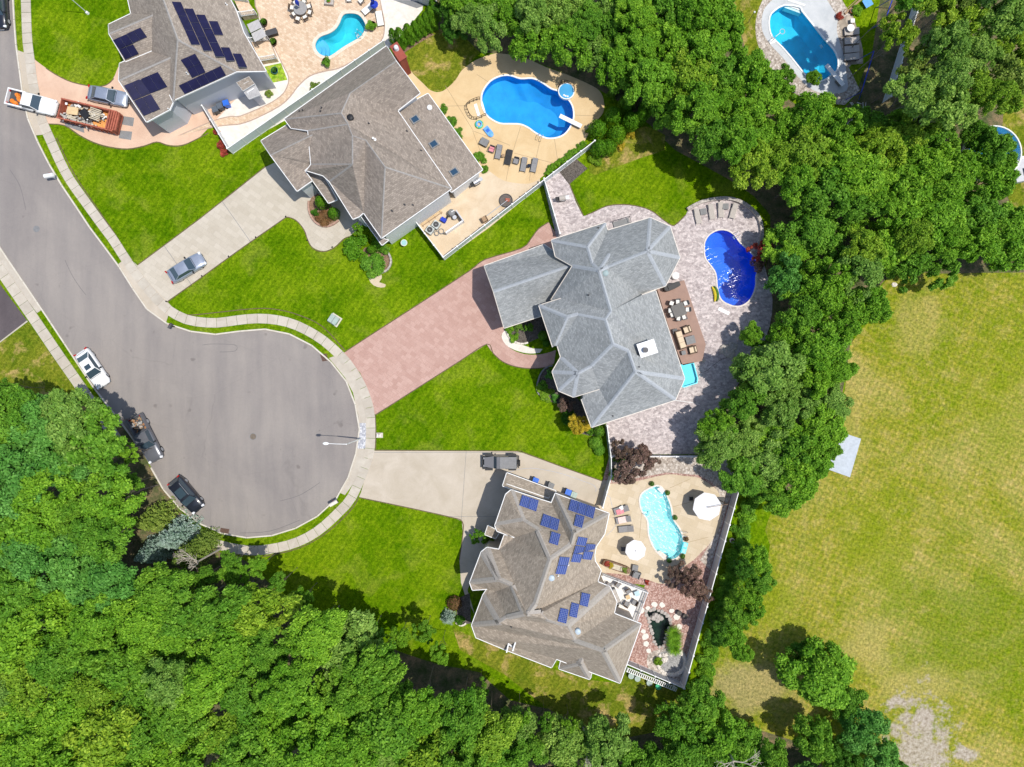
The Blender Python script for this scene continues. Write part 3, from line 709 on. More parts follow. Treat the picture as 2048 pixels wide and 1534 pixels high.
def joints(name, segs, z, w_=0.045, m=None):
    root = bpy.data.objects.new(name, None); COL.objects.link(root); root['kind'] = 'structure'
    for a, b in segs: ribbon([a, b], w_, z-0.01, z).obj('joint', m or M['paver_edge'], root)
jt = plain('joint_sand', (0.34, 0.25, 0.15), 0.9)
joints('expansion_joints', [(tuple(a), tuple(b)) for a, b in (
    E_((340, 440), (600, 860)), E_((340, 635), (540, 630)), E_((640, 330), (760, 410)), E_((1060, 830), (990, 1060)), E_((1000, 1085), (1410, 1190)), E_((600, 870), (960, 1010)),
    E_((1385, 950), (1415, 1160)), E_((1245, 970), (1205, 1150)), E_((950, 1200), (920, 1350)), E_((1160, 1230), (1145, 1350)), E_((1570, 720), (1800, 730)), E_((600, 870), (690, 1110)))], 0.0245, 0.05, jt)
joints('expansion_joints', [(tuple(a), tuple(b)) for a, b in (K_((590, 690), (570, 940)), K_((860, 460), (1060, 370)), K_((1000, 990), (1230, 930)), K_((890, 640), (1180, 560)))], 0.0285, 0.045, jt)
# ---- yard 3
PAT3 = [(1086, 363), (1119, 343), (1138, 368), (1145, 385.6), (1152, 405), (1166, 432.4)] + smooth([(1172, 431), (1186, 425.6), (1214, 413), (1248, 410), (1282, 415), (1305, 424), (1323, 438), (1344, 452), (1355, 447), (1371, 431), (1376, 421.7), (1398.6, 406), (1428, 398), (1459, 398), (1488, 409), (1512, 430), (1522, 449), (1524, 474), (1526, 520), (1545, 600), (1530, 680), (1480, 760), (1450, 830), (1420, 900)], 3, False) + [(1400, 908), (1219, 909), (1211, 850), (1300, 700), (1115, 500), (1112, 470)]
sheet('stone_patio', PAT3, 0.022, M['stone'], holes=[offset(POOLS['c'], 1.5)])
sheet('mulch_bed', [(1119, 344), (1153, 318), (1175, 337), (1138, 369)], 0.028, M['mulch'])
sheet('lawn_patch', [(1179, 345), (1178, 333)]+smooth([(1215, 300), (1255, 270), (1290, 252), (1330, 270)], 2, False)+[(1330, 300), (1270, 320), (1190, 350)], 0.009, M['lawn_rough'])
# ---- yard 4
YARD4 = [(1219, 911), (1480, 911), (1472, 978), (1366, 1366), (1250, 1320), (1290, 1170), (1200, 1160), (1190, 1015)]
sheet('gravel_bed', YARD4, Z_L['gravel'], M['red_gravel'], holes=[offset(POOLS['d'], 1.5), offset(POND, 0.4)])
sheet('gravel_strip', [(1219, 912), (1475, 912), (1464, 982), (1446, 1040), (1420, 1140), (1400, 1120), (1438, 1057), (1441, 1000), (1425, 965), (1396, 950), (1333, 945), (1225, 965)], Z_L['gravel']+0.006, M['river_gravel'])
PAT4 = smooth([(1203, 975), (1212, 968), (1260, 965), (1333, 949), (1368.6, 952), (1396, 955), (1418.7, 967.6), (1435, 982), (1441, 1000), (1444, 1026), (1437.5, 1057), (1418.7, 1088), (1400, 1107), (1387, 1120), (1358, 1140), (1331, 1168), (1281, 1155), (1240, 1148), (1201, 1145)], 3, False) + [(1180, 1150), (1180, 1020)]
sheet('paved_patio', PAT4, 0.026, M['stamp_tan'], holes=[offset(POOLS['d'], 1.5)])
sheet('dry_lawn', [(905,1255),(952, 1277), (1103, 1337), (1180, 1360), (1240, 1367), (1253, 1335), (1360, 1380), (1380, 1450), (1230, 1480), (1100, 1420), (1010, 1350), (920, 1300)], 0.0085, M['lawn_rough'])
# ---- yard 5
PAT5 = smooth(M_((430, 0), (330, 110), (290, 250), (300, 420), (400, 590), (560, 760), (700, 930), (800, 1050), (950, 1190), (1150, 1250), (1420, 1210), (1420, 1000), (1390, 760), (1330, 570), (1290, 400), (1310, 240)), 3, False) + M_((1160, 0), (1100, -200), (500, -200))
sheet('pool_patio', PAT5, 0.022, M['deck_cool'], holes=[offset(POOLS['e'], 1.2)])
sheet('gravel_strip', smooth(M_((300, 0), (230, 180), (205, 380), (240, 600), (350, 820), (480, 1000), (700, 1230), (1000, 1350), (1400, 1400)), 3, False) + M_((1600, 1200), (1450, 900), (1640, 700), (1560, 400), (1480, 200), (1300, -100)), 0.014, M['river_gravel'], holes=[offset(POOLS['e'], 1.2)])
sheet('stone_steps', M_((1310, 240), (1500, 200), (1600, 500), (1640, 680), (1640, 850), (1420, 865), (1390, 700)), 0.02, gravel('flagstones', (0.3, 0.25, 0.2), (0.42, 0.35, 0.27), (0.55, 0.47, 0.38), 1.4))
# ---- field and woods floor
FIELD = smooth([(2600, 560), (2048, 545), (1900, 548), (1800, 545), (1765, 570), (1740, 640), (1700, 690), (1690, 780), (1660, 860), (1640, 930), (1560, 1000), (1530, 1060), (1540, 1090), (1520, 1180), (1470, 1260), (1410, 1310), (1400, 1400), (1440, 1430), (1520, 1460), (1700, 1600), (1800, 2300), (2900, 2400)], 2)
sheet('field', FIELD, 0.007, M['field'])
sheet('forest_floor', smooth([(-900, 1050), (-200, 860), (0, 800), (90, 800), (190, 805), (262, 860), (300, 935), (345, 1005), (400, 1062), (440, 1105), (500, 1125), (560, 1190), (620, 1215), (740, 1280), (880, 1330), (960, 1345), (1020, 1400), (1140, 1425), (1220, 1455), (1340, 1460), (1420, 1450), (1560, 1450), (1640, 1440), (1780, 1500), (1800, 2400), (-900, 2500)], 2), Z_L['forest'], M['floor'])
sheet('forest_floor', smooth([(870, 50), (905, 60), (960, 105), (1040, 112), (1200, 180), (1300, 250), (1350, 300), (1460, 360), (1540, 430), (1530, 540), (1490, 660), (1420, 760), (1380, 890), (1480, 930), (1560, 1000), (1660, 900), (1700, 700), (1770, 560), (2048, 550), (2600, 540), (2600, -600), (1760, -500), (1760, 0), (1725, 150), (1690, 215), (1600, 215), (1545, 165), (1505, 110), (1480, 0), (1440, -200), (860, -300)], 2), 0.005, M['floor'])
sheet('lawn_patch', [(1462, -60), (1545, -60), (1520, 30), (1515, 90), (1545, 150), (1500, 130), (1480, 60), (1465, 30)], 0.009, M['lawn_rough'])
sheet('shaded_yard', [(2010, 170), (2300, 150), (2300, 540), (2030, 450), (2000, 330)], 0.009, M['lawn_rough'])
def stain(name, pts, z, m): sheet(name, smooth(pts, 2), z, m, thick=0)
joint = plain('sealed_crack', (0.14, 0.13, 0.13), 0.9)

EDGE = plain('edge_soil', (0.13, 0.095, 0.05), 0.95, var=0.4, scale=6)
def edging(pts, off=0.0, closed=False, name='soil_edge'):
    ribbon(smooth(pts, 3, closed), 0.11, 0.0, 0.033).obj(name, EDGE)['kind'] = 'structure'
edging([(400, 437), (340, 482), (276, 529.5)]); edging([(531, 333), (466, 385), (400, 437)])
edging([(333, 605), (400, 557), (480, 499), (571, 435.5)])
edging([(571.5, 435), (578, 434.8), (593, 441.5), (608, 459.5), (615.5, 480), (626, 497), (647, 503.5), (669, 495.5), (687, 478.5), (701, 473)])
edging([(691, 703), (760, 658), (850, 600), (940, 541), (970, 519), (1043, 496.5), (1063, 476), (1077, 457.8), (1097, 444.5)])
edging([(751, 830), (840, 773), (920, 722), (974, 688), (986, 706), (1005, 723), (1030, 733), (1060, 737), (1092, 735)])
edging([(750, 900.5), (900, 901.3), (1034, 902.2), (1047, 905), (1120, 932), (1204, 962)]); edging([(719, 995), (810, 1014), (900, 1034), (924.5, 1043), (925.5, 1070), (918.5, 1120)])
edging([(262, 519), (230, 468), (183, 400), (146, 344), (113, 276)]); edging([(333, 607), (350, 622), (378, 630), (428, 625.5), (512, 617), (557, 619.5), (600, 631), (645, 653), (690, 701)])
edging([(92, 136.5), (115, 151), (146, 165), (188, 173), (213, 170), (228, 157)]); edging([(96, 248), (129, 251), (158, 270.5), (188, 285.5), (219, 294.5), (254, 298.5), (288, 292.5), (313, 284), (334, 290.5), (355, 292.5), (376, 287), (417, 266)])
edging([(751, 899), (752, 865), (750.5, 831)]); edging([(717, 996), (700, 1022), (652, 1066), (596, 1097), (526, 1113)])
edging([(1139, 367), (1146, 386), (1167, 432)]); edging([(1173, 430), (1186, 424.5), (1214, 412), (1248, 409), (1282, 414), (1305, 423), (1323, 437), (1344, 451), (1355, 446), (1371, 430)])
for pts in ([(130, 520), (143, 548), (158, 572), (172, 590)], [(360, 560), (372, 640), (420, 700)][:0], [(405, 690), (425, 688), (470, 690), (470, 702), (440, 704)], [(560, 1002), (600, 990), (640, 965)], [(20, 340), (40, 372), (52, 420)], [(480, 1066), (540, 1062), (600, 1040)]):
    if pts: ribbon(smooth(pts, 4, False), 0.05, 0.0, 0.0135).obj('road_crack', joint)['kind'] = 'structure'

# ---------------------------------------------------------------- foliage meshes
def crown_mesh(name, seed, n_lobes=22, n_leaf=8000, leaf_=0.062, lobe=(0.22, 0.40), shape='dome', up=0.45, hz=0.75):
    rs = np.random.RandomState(seed); cen = []; rad = []
    for i in range(n_lobes):
        a = rs.uniform(0, 2*np.pi); r = np.sqrt(rs.uniform(0, 1))*0.84; t = rs.uniform(0, 1)
        zt = hz*np.sqrt(max(0, 1-(r/0.95)**2))
        z = zt*(0.35+0.65*t) if i % 3 else zt*0.95
        lr = rs.uniform(*lobe); cen.append((r*np.cos(a), r*np.sin(a), z)); rad.append(lr)
    cen = np.array(cen); rad = np.array(rad); aa = np.arctan2(cen[:, 1], cen[:, 0])
    cen[:, :2] *= (1+0.16*np.sin(aa*2+seed)+0.13*np.sin(aa*3+seed*2.1)+0.08*np.sin(aa*5+seed))[:, None]
    pick = rs.choice(n_lobes, n_leaf, p=rad**2/np.sum(rad**2))
    d = rs.normal(size=(n_leaf, 3)); d /= np.linalg.norm(d, axis=1)[:, None]
    d[:, 2] = np.where(d[:, 2] < -0.35, -d[:, 2], d[:, 2])
    # sub-clumps inside each lobe
    wob = 1 + 0.16*np.sin(d[:, 0]*7+pick)*np.sin(d[:, 1]*6+pick*2.3)+0.10*np.sin(d[:, 2]*13+pick)
    c = cen[pick] + d*(rad[pick]*wob*rs.uniform(0.78, 1.06, n_leaf))[:, None]*np.array([1, 1, 0.8]) + rs.normal(size=(n_leaf, 3))*np.array([0.022, 0.022, 0.014])
    nrm = d*0.6 + rs.normal(size=(n_leaf, 3))*0.55 + np.array([0, 0, up])
    return leaf_mesh(name, c, nrm, leaf_*rs.uniform(0.6, 1.35, n_leaf), rs)
def leaf_mesh(name, c, nrm, sz, rs, long_=1.45, axis=None):
    n = len(c); nrm = nrm/np.linalg.norm(nrm, axis=1)[:, None]
    t = rs.normal(size=(n, 3)) if axis is None else axis + rs.normal(size=(n, 3))*0.25
    u = np.cross(nrm, t); u /= np.linalg.norm(u, axis=1)[:, None]+1e-9; v = np.cross(nrm, u)
    if axis is not None: u, v = v, u
    s = sz[:, None]
    V = np.stack([c-u*s*long_*0.5, c-v*s*0.42, c+u*s*long_*0.5+nrm*s*0.1, c+v*s*0.42], 1).reshape(-1, 3)
    me = bpy.data.meshes.new(name)
    me.vertices.add(4*n); me.vertices.foreach_set('co', V.ravel().astype(np.float32))
    me.loops.add(4*n); me.loops.foreach_set('vertex_index', np.arange(4*n, dtype=np.int32))
    me.polygons.add(n); me.polygons.foreach_set('loop_start', np.arange(0, 4*n, 4, dtype=np.int32)); me.polygons.foreach_set('loop_total', np.full(n, 4, np.int32))
    me.update(calc_edges=True); me.materials.append(LEAF['mid']); return me
BROAD = [crown_mesh('crown', 10+i, 54+6*(i % 4), 14000, 0.061, (0.10, 0.22), up=0.8, hz=0.62+0.08*(i % 3)) for i in range(8)]
OPEN = [crown_mesh('crown', 60+i, 46, 8500, 0.064, (0.09, 0.17), up=0.65, hz=0.62) for i in range(4)]
SHRUB = [crown_mesh('crown', 30+i, 12, 2200, 0.125, (0.32, 0.5), hz=0.55) for i in range(3)]
def topiary_mesh(name, seed, n=1800, leaf_=0.11, tall=1.0):
    rs = np.random.RandomState(seed); d = rs.normal(size=(n, 3)); d /= np.linalg.norm(d, axis=1)[:, None]; d[:, 2] = np.where(d[:, 2] < -0.5, -d[:, 2], d[:, 2])
    wob = 1+0.07*np.sin(d[:, 0]*9+seed)*np.sin(d[:, 1]*8)+0.05*np.sin(d[:, 2]*15)
    c = d*(wob*rs.uniform(0.88, 1.0, n))[:, None]; c[:, 2] = (c[:, 2]*0.85+0.5)*tall
    return leaf_mesh(name, c, d+rs.normal(size=(n, 3))*0.4, leaf_*rs.uniform(0.6, 1.3, n), rs)
ROUND = [topiary_mesh('crown', 3), topiary_mesh('crown', 5)]
def column_mesh(name, seed, n=4200, leaf_=0.11, h=4.6):
    """arborvitae: radius 1 at the base, height h"""
    rs = np.random.RandomState(seed); t = rs.uniform(0, 1, n)**0.8; a = rs.uniform(0, 2*np.pi, n)
    prof = np.interp(t, [0, 0.12, 0.45, 0.75, 0.93, 1], [0.75, 1.0, 0.92, 0.62, 0.28, 0.04])
    wob = 1+0.13*np.sin(a*5+t*9+seed)+0.09*np.sin(a*9-t*17)
    r = prof*wob*rs.uniform(0.85, 1.03, n)
    c = np.stack([r*np.cos(a), r*np.sin(a), t*h], 1)
    nr = np.stack([np.cos(a), np.sin(a), np.full(n, 0.5)], 1)+rs.normal(size=(n, 3))*0.4
    return leaf_mesh(name, c, nr, leaf_*rs.uniform(0.7, 1.5, n), rs)
COLUMN = [column_mesh('crown', 1), column_mesh('crown', 2)]
def conifer_mesh(name, seed, n=9000, leaf_=0.06, h=2.4):
    """spruce seen from above: whorled branches, radius 1"""
    rs = np.random.RandomState(seed); cs = []; nr = []
    nb = 120; per = n//nb
    for b in range(nb):
        t = (b+rs.uniform(0, 1))/nb; L = (1-t)**0.85*rs.uniform(0.8, 1.1)+0.04; a = b*2.4+rs.uniform(-.2, .2)
        s = rs.uniform(0.1, 1, per); side = rs.normal(size=per)*0.12*(1.1-s*0.7)*max(L, 0.3)*1.3
        x = s*L; z = t*h - s*L*0.28+rs.normal(size=per)*0.02
        cs.append(np.stack([x*np.cos(a)-side*np.sin(a), x*np.sin(a)+side*np.cos(a), z-abs(side)*0.3], 1))
        nr.append(np.stack([np.zeros(per), np.zeros(per), np.ones(per)], 1)+rs.normal(size=(per, 3))*0.45)
    c = np.concatenate(cs); nn = np.concatenate(nr)
    return leaf_mesh(name, c, nn, leaf_*rs.uniform(0.6, 1.3, len(c)), rs)
CONIF = [conifer_mesh('crown', 4), conifer_mesh('crown', 9)]
def blades_mesh(name, seed, n=260, h=1.2, arch=0.9):
    """a tuft of arching blades, radius about 1"""
    rs = np.random.RandomState(seed); mb = MB()
    for i in range(n):
        a = rs.uniform(0, 6.283); L = rs.uniform(0.6, 1.0)*arch; w0 = rs.uniform(0.02, 0.04); r0 = rs.uniform(0, 0.25); hh = h*rs.uniform(0.6, 1)
        dx, dy = math.cos(a), math.sin(a); pts = []
        for k in range(5):
            s = k/4; r = r0+L*s**1.4; z = hh*math.sin(min(1, s*0.9+0.05)*2.2)*(0.9 if s < 0.8 else 0.75)+0.02; ww = w0*(1-s*0.85)
            pts += [(dx*r-dy*ww, dy*r+dx*ww, z), (dx*r+dy*ww, dy*r-dx*ww, z)]
        mb.add(pts, [(2*k, 2*k+1, 2*k+3, 2*k+2) for k in range(4)])
    return mb.mesh(name, LEAF['pale'])
TUFT = [blades_mesh('foliage', 2), blades_mesh('foliage', 6, 60, 0.8, 0.8)]
def branch_mesh(name, seed, depth=4, spread=0.7, flat=0.0):
    rs = random.Random(seed); mb = MB()
    def grow(p, d, L, r, k):
        q = p+d*L; mb.cyl(p, q, r, r*0.68, 5, cap=False)
        if k == 0: return
        for _ in range(3 if k > 1 else 2):
            nd = (d+Vector((rs.uniform(-1, 1), rs.uniform(-1, 1), rs.uniform(-0.5, 0.7)*(1-flat)))*spread).normalized()
            grow(q, nd, L*rs.uniform(0.6, 0.85), r*0.62, k-1)
    grow(Vector((0, 0, 0)), Vector((0, 0, 1)), 0.45, 0.035, depth)
    return mb.mesh(name, M['bark'])
LIMBS = [branch_mesh('trunk', 5), branch_mesh('trunk', 8)]
BARE = [branch_mesh('branches', 15, 5, 0.75), branch_mesh('branches', 18, 5, 0.8)]

ALLTREES = []
def tree(px, py, rpx, h, leafk, label, kind='broad', name='tree', cat='tree', group=None, zs=None, k=None, zc=None):
    """px, py: where the crown's middle shows; rpx its radius in pixels; h its height in metres"""
    zc = h*0.72 if zc is None else zc
    loc = P(px, py, zc); r = rpx/S*(1-zc/HC); loc.z = 0
    i = len(ALLTREES) if k is None else k
    pool = {'broad': BROAD, 'open': OPEN, 'shrub': SHRUB, 'round': ROUND, 'column': COLUMN, 'conifer': CONIF}[kind]
    root = thing(name, label, cat, loc, random.uniform(0, 6.28), group)
    me = pool[i % len(pool)]
    if kind in ('broad', 'open'):
        ch = min(h*0.62, 1.35*r+0.6); zb = h-ch; sz = ch/0.92
        link('trunk', LIMBS[i % 2], root, (0, 0, 0), random.uniform(0, 6), (r*0.7, r*0.7, h*0.55))
        o = link('crown', me, root, (0, 0, zb), 0, (r*random.uniform(.88, 1.16), r*random.uniform(.88, 1.16), sz*random.uniform(.95, 1.15)))
    elif kind == 'conifer':
        tb = MB().cyl((0, 0, 0), (0, 0, h*0.9), 0.16, 0.04, 7); tb.obj('trunk', M['bark'], root)
        o = link('crown', me, root, (0, 0, h*0.08), 0, (r, r, h*0.92/2.4))
    elif kind == 'column':
        MB().cyl((0, 0, 0), (0, 0, h*0.3), 0.08, 0.05, 6).obj('trunk', M['bark'], root)
        o = link('crown', me, root, (0, 0, 0.05), 0, (r, r, h/4.6))
    elif kind == 'round':
        o = link('crown', me, root, (0, 0, 0), 0, (r, r, h/1.35))
        MB().cyl((0, 0, 0), (0, 0, h*0.6), 0.05, 0.03, 6).obj('stem', M['bark'], root)
    else:
        o = link('crown', me, root, (0, 0, h*0.05), 0, (r, r, h/1.0))
        link('stem', LIMBS[i % 2], root, (0, 0, 0), 0, (h*0.5, h*0.5, h*0.5))
    o.material_slots[0].link = 'OBJECT'; o.material_slots[0].material = LEAF[leafk]
    ALLTREES.append((root, px, py)); return root

# ---------------------------------------------------------------- houses
class House:
    def __init__(s, name, label, centre, roof, wall, fascia, cap=None, capw=0.0):
        s.root = thing(name, label, 'house', P(*centre)); s.o = s.root.location.copy(); s.roof_m = roof; s.wall_m = wall; s.fas = fascia; s.capm = cap; s.capw = capw
        s.tri = []; s.tv = []; s.pitch = 1.0
    def loc(s, v): return Vector(v)-s.o
    def block(s, faces, wall=True, fascia=True, caps=True, base=0.0, inset=0.38, thick=0.18, roof=None, nofas=()):
        key = {}; verts = []; fs = []
        for f in faces:
            ff = []
            for x, y, z in f:
                if z > 6.35: z = 6.35+(z-6.35)*s.pitch
                k = (round(x, 1), round(y, 1), round(z, 2))
                if k not in key: key[k] = len(verts); verts.append(P(x, y, z)); 
                ff.append(key[k])
            fs.append(ff)
        # ensure faces point up
        nf = []
        for f in fs:
            a = area2([(verts[i].x, verts[i].y) for i in f])
            nf.append(f if a > 0 else f[::-1])
        fs = nf
        mb = MB(); uvs = []; edge = {}
        for f in fs:
            n = Vector((0, 0, 0))
            m = len(f)
            for i in range(m):
                a = verts[f[i]]; b = verts[f[(i+1) % m]]
                n += Vector(((a.y-b.y)*(a.z+b.z), (a.z-b.z)*(a.x+b.x), (a.x-b.x)*(a.y+b.y)))
            n.normalize(); h = Vector((-n.y, n.x, 0))
            if h.length < 0.02: h = Vector((1, 0, 0))
            h.normalize(); v_ = n.cross(h)
            tris = tessellate_polygon([[Vector((verts[i].x, verts[i].y, 0)) for i in f]])
            for t in tris:
                t = [f[i] for i in t]
                if area2([(verts[i].x, verts[i].y) for i in t]) < 0: t.reverse()
                mb.add([verts[i]-s.o for i in t], [(0, 1, 2)]); s.tv += [verts[i] for i in t]; s.tri.append(tuple(range(len(s.tv)-3, len(s.tv))))
                for i in t: uvs += [verts[i].dot(h), verts[i].dot(v_)]
            for i in range(m):
                a, b = f[i], f[(i+1) % m]; edge.setdefault((min(a, b), max(a, b)), []).append((a, b, n, h))
        mb.uv = uvs
        ro = mb.obj('roof', roof or s.roof_m, s.root)
        # boundary loop
        nxt = {}
        for k, e in edge.items():
            if len(e) == 1: nxt[e[0][0]] = e[0][1]
        loops = []
        while nxt:
            st = next(iter(nxt)); l = [st]; c = nxt.pop(st)
            while c != st and c in nxt: l.append(c); c = nxt.pop(c)
            if len(l) > 2: loops.append(l)
        for l in loops:
            pts = [verts[i] for i in l]; p2 = [(p.x, p.y) for p in pts]
            inn = offset(p2, -inset); n = len(l)
            if wall:
                wb = MB(); up = [(q[0], q[1], p.z-thick) for q, p in zip(inn, pts)]
                dn = [(q[0], q[1], base) for q in inn]
                wb.add([Vector(v)-s.o for v in dn+up], [(i, (i+1) % n, n+(i+1) % n, n+i) for i in range(n)])
                wo_ = wb.obj('wall', s.wall_m, s.root)
                s.windows(inn, [p.z for p in pts], wo_)
            sb = MB(); vt = [p-s.o for p in pts]; lo = [Vector((p.x, p.y, p.z-thick))-s.o for p in pts]
            sof = [Vector((q[0], q[1], p.z-thick))-s.o for q, p in zip(inn, pts)]
            # soffit, edge boards as a gutter strip set just outside
            sb.add(lo+sof, [((i+1) % n, i, n+i, n+(i+1) % n) for i in range(n)])
            sb.obj('soffit', M['white'], s.root)
            fb = MB()
            for i in range(n):
                a, b = pts[i], pts[(i+1) % n]
                if (b-a).length < 0.35: continue
                mid = (a+b)/2; d = (b-a); dn2 = Vector((d.y, -d.x, 0)).normalized()
                if not fascia or i in nofas: wv = 0.02
                else: wv = 0.075
                o1 = dn2*wv
                q = [a-s.o, b-s.o, b+o1-s.o, a+o1-s.o]
                top = [Vector((v.x, v.y, v.z+0.012)) for v in q]; bot = [Vector((v.x, v.y, v.z-thick-0.003)) for v in q]
                fb.add(top+bot, [(0, 3, 2, 1), (4, 5, 6, 7), (0, 1, 5, 4), (2, 3, 7, 6), (1, 2, 6, 5), (3, 0, 4, 7)])
            fb.obj('gutter', s.fas, s.root)
        if caps and s.capw:
            for k, e in edge.items():
                if len(e) != 2: continue
                a, b = verts[k[0]], verts[k[1]]
                (a1, b1, n1, _), (a2, b2, n2, _) = e
                d = (b-a)
                if d.length < 0.8: continue
                d.normalize()
                m1 = n1.cross(Vector(verts[b1])-Vector(verts[a1])).normalized(); m2 = n2.cross(Vector(verts[b2])-Vector(verts[a2])).normalized()
                if m1.z > -0.01 and m2.z > -0.01: 
                    continue     # a valley
                if m1.z+m2.z > -0.05: continue
                w_ = s.capw; up = Vector((0, 0, 0.03))
                cb = MB(); A, Bb = a-s.o+up, b-s.o+up
                cb.add([A, Bb, Bb+m1*w_, A+m1*w_, Bb+m2*w_, A+m2*w_], [(0, 3, 2, 1), (0, 1, 4, 5)])
                cb.obj('ridge_cap', s.capm, s.root)
        return ro
    def windows(s, inn, zs, wall):
        n = len(inn); cen = Vector((0, 0))
        for i in range(n):
            a = Vector(inn[i]); b = Vector(inn[(i+1) % n]); d = b-a; L = d.length
            z = min(zs[i], zs[(i+1) % n])
            nr = Vector((d.y, -d.x)).normalized() if L > 0 else None
            if L < 3.2 or (a+b).dot(nr)/2 < 2.0: continue      # short walls, or walls that face the middle of the picture
            d.normalize(); k = int(L//3.0); zz = [1.6] + ([4.4] if z > 5.6 else [])
            ang = math.atan2(d.y, d.x)
            for j in range(k):
                c = a+d*(L*(j+0.5)/k)+nr*0.03
                for z0 in zz:
                    f = MB().box((0, 0, 0), (1.15, 0.10, 1.35)); fo = f.obj('window', M['white'], s.root, loc=Vector((c.x, c.y, z0))-s.o, rz=ang)
                    MB().box((0, -0.045, 0), (0.95, 0.03, 1.15)).obj('pane', M['glass'], fo)
    def bvh(s):
        s.tree = BVHTree.FromPolygons(s.tv, s.tri)
    def hit(s, px, py):
        o = Vector((0, 0, HC)); d = (P(px, py)-o).normalized()
        p, n, i, t = s.tree.ray_cast(o, d)
        if p is None: return P(px, py, 5), Vector((0, 0, 1))
        return p, (n if n.z > 0 else -n)
    def panel(s, quad, mtl, nu=1, nv=1, up=0.16, th=0.04, name='solar_panel', frame=None, gap=0.04):
        """quad: four pixel corners; split into nu x nv panels"""
        A, Bq, Cq, Dq = quad
        c0 = (sum(q[0] for q in quad)/4, sum(q[1] for q in quad)/4); p0, n0 = s.hit(*c0)
        def onp(x, y):
            o = Vector((0, 0, HC)); d = (P(x, y)-o); t = n0.dot(p0-o)/n0.dot(d); return o+d*t
        for i in range(nu):
            for j in range(nv):
                uc, vc = (i+.5)/nu, (j+.5)/nv
                p0, n0 = s.hit((A[0]*(1-uc)+Bq[0]*uc)*(1-vc)+(Dq[0]*(1-uc)+Cq[0]*uc)*vc, (A[1]*(1-uc)+Bq[1]*uc)*(1-vc)+(Dq[1]*(1-uc)+Cq[1]*uc)*vc)
                def q(u, v):
                    x = (A[0]*(1-u)+Bq[0]*u)*(1-v)+(Dq[0]*(1-u)+Cq[0]*u)*v; y = (A[1]*(1-u)+Bq[1]*u)*(1-v)+(Dq[1]*(1-u)+Cq[1]*u)*v
                    return onp(x, y)+n0*up-s.o
                g = gap/2
                cs = [q((i+g)/nu, (j+g)/nv), q((i+1-g)/nu, (j+g)/nv), q((i+1-g)/nu, (j+1-g)/nv), q((i+g)/nu, (j+1-g)/nv)]
                mb = MB(); lo = [v-n0*th for v in cs]
                if area2([(v.x, v.y) for v in cs]) < 0: cs = cs[::-1]; lo = lo[::-1]
                mb.add(cs+lo, [(0, 1, 2, 3), (0, 4, 5, 1), (1, 5, 6, 2), (2, 6, 7, 3), (3, 7, 4, 0)])
                uv = [0, 0, 1, 0, 1, 1, 0, 1]+[0.5]*32
                mb.uv = uv; mb.m = [0, 1, 1, 1, 1]
                mb.obj(name, [mtl, frame or M['alu']], s.root)
                if name == 'solar_panel':
                    # two mounting rails below, resting on the roof
                    for t in (0.22, 0.78):
                        a = cs[0].lerp(cs[3], t)-n0*th; b = cs[1].lerp(cs[2], t)-n0*th; w2 = (cs[3]-cs[0]).normalized()*0.02
                        q4 = [a-w2, b-w2, b+w2, a+w2]
                        MB().add(q4+[v-n0*(up-th) for v in q4], [(0, 1, 2, 3), (0, 4, 5, 1), (1, 5, 6, 2), (2, 6, 7, 3), (3, 7, 4, 0)]).obj('mounting_rail', M['alu'], s.root)
    def stub(s, px, py, name, fn):
        p, n = s.hit(px, py); o = fn().obj if False else None
        mb, m = fn(); return mb.obj(name, m, s.root, loc=p-s.o)
    def skylight(s, quad):
        s.panel(quad, M['midgrey'], up=0.16, th=0.16, name='skylight', frame=M['midgrey'], gap=0)
        c = (sum(q[0] for q in quad)/4, sum(q[1] for q in quad)/4)
        s.panel([(c[0]+(q[0]-c[0])*0.72, c[1]+(q[1]-c[1])*0.72) for q in quad], M['skyglass'], up=0.185, th=0.03, name='skylight_pane', frame=M['midgrey'], gap=0)
    def pipes(s, pts, m=None, r=0.06, h=0.35):
        for x, y in pts:
            s.stub(x, y, 'vent_pipe', lambda: (MB().cyl((0, 0, -0.1), (0, 0, h), r, r, 8).cyl((0, 0, -0.1), (0, 0, 0.06), r*2.2, r*1.3, 8), m or M['darkgrey']))
    def dome(s, x, y, r, m):
        s.stub(x, y, 'roof_vent', lambda: (MB().cyl((0, 0, -0.2), (0, 0, 0.18), r, r, 16).ball((0, 0, 0.18), r*1.02, 16, 8, 0, 0.4, 0), m))

h1 = House('house', 'grey-roofed pale blue house with black solar arrays beside the driveway with the red dumpster', (370, 110), M['roof_taupe'], M['siding_blue'], M['white'], M['cap_taupe'], 0.14)
h1.block([[(305,-60,8.8),(355,79,8.8),(346,203,5.2),(262,27,5.2),(243,-60,5.2)],
          [(355,79,8.8),(473,143,6.2),(350,199,5.2),(346,203,5.2)],
          [(305,-60,8.8),(430,-60,5.2),(461,0,5.2),(473,23,5.2),(487,65,5.2),(532,142,5.2),(473,143,6.2),(355,79,8.8)]])
h1.block([[(217,49,5.2),(262.6,27,5.2),(300,24,6.6),(312,27,7.3),(218,67,7.3)], [(218,67,7.3),(312,27,7.3),(318,95,5.6),(251,123,5.2)]])
h1.block([[(239,127,5.0),(237.6,160.7,7.2),(345,113,7.2),(320,92,5.2)], [(237.6,160.7,7.2),(293,243.7,5.0),(339,219,5.0),(352,190,5.0),(345,113,7.2)]])
h1.block([[(473,165,4.6),(498,153,4.6),(509,167,4.2),(486,181.5,4.2)]], caps=False, fascia=False)
h1.block([[(486,181.5,3.9),(509,167,3.9),(521,189,3.2),(498,198,3.2)]], caps=False, fascia=False, roof=M['metalroof'])
h1.bvh()
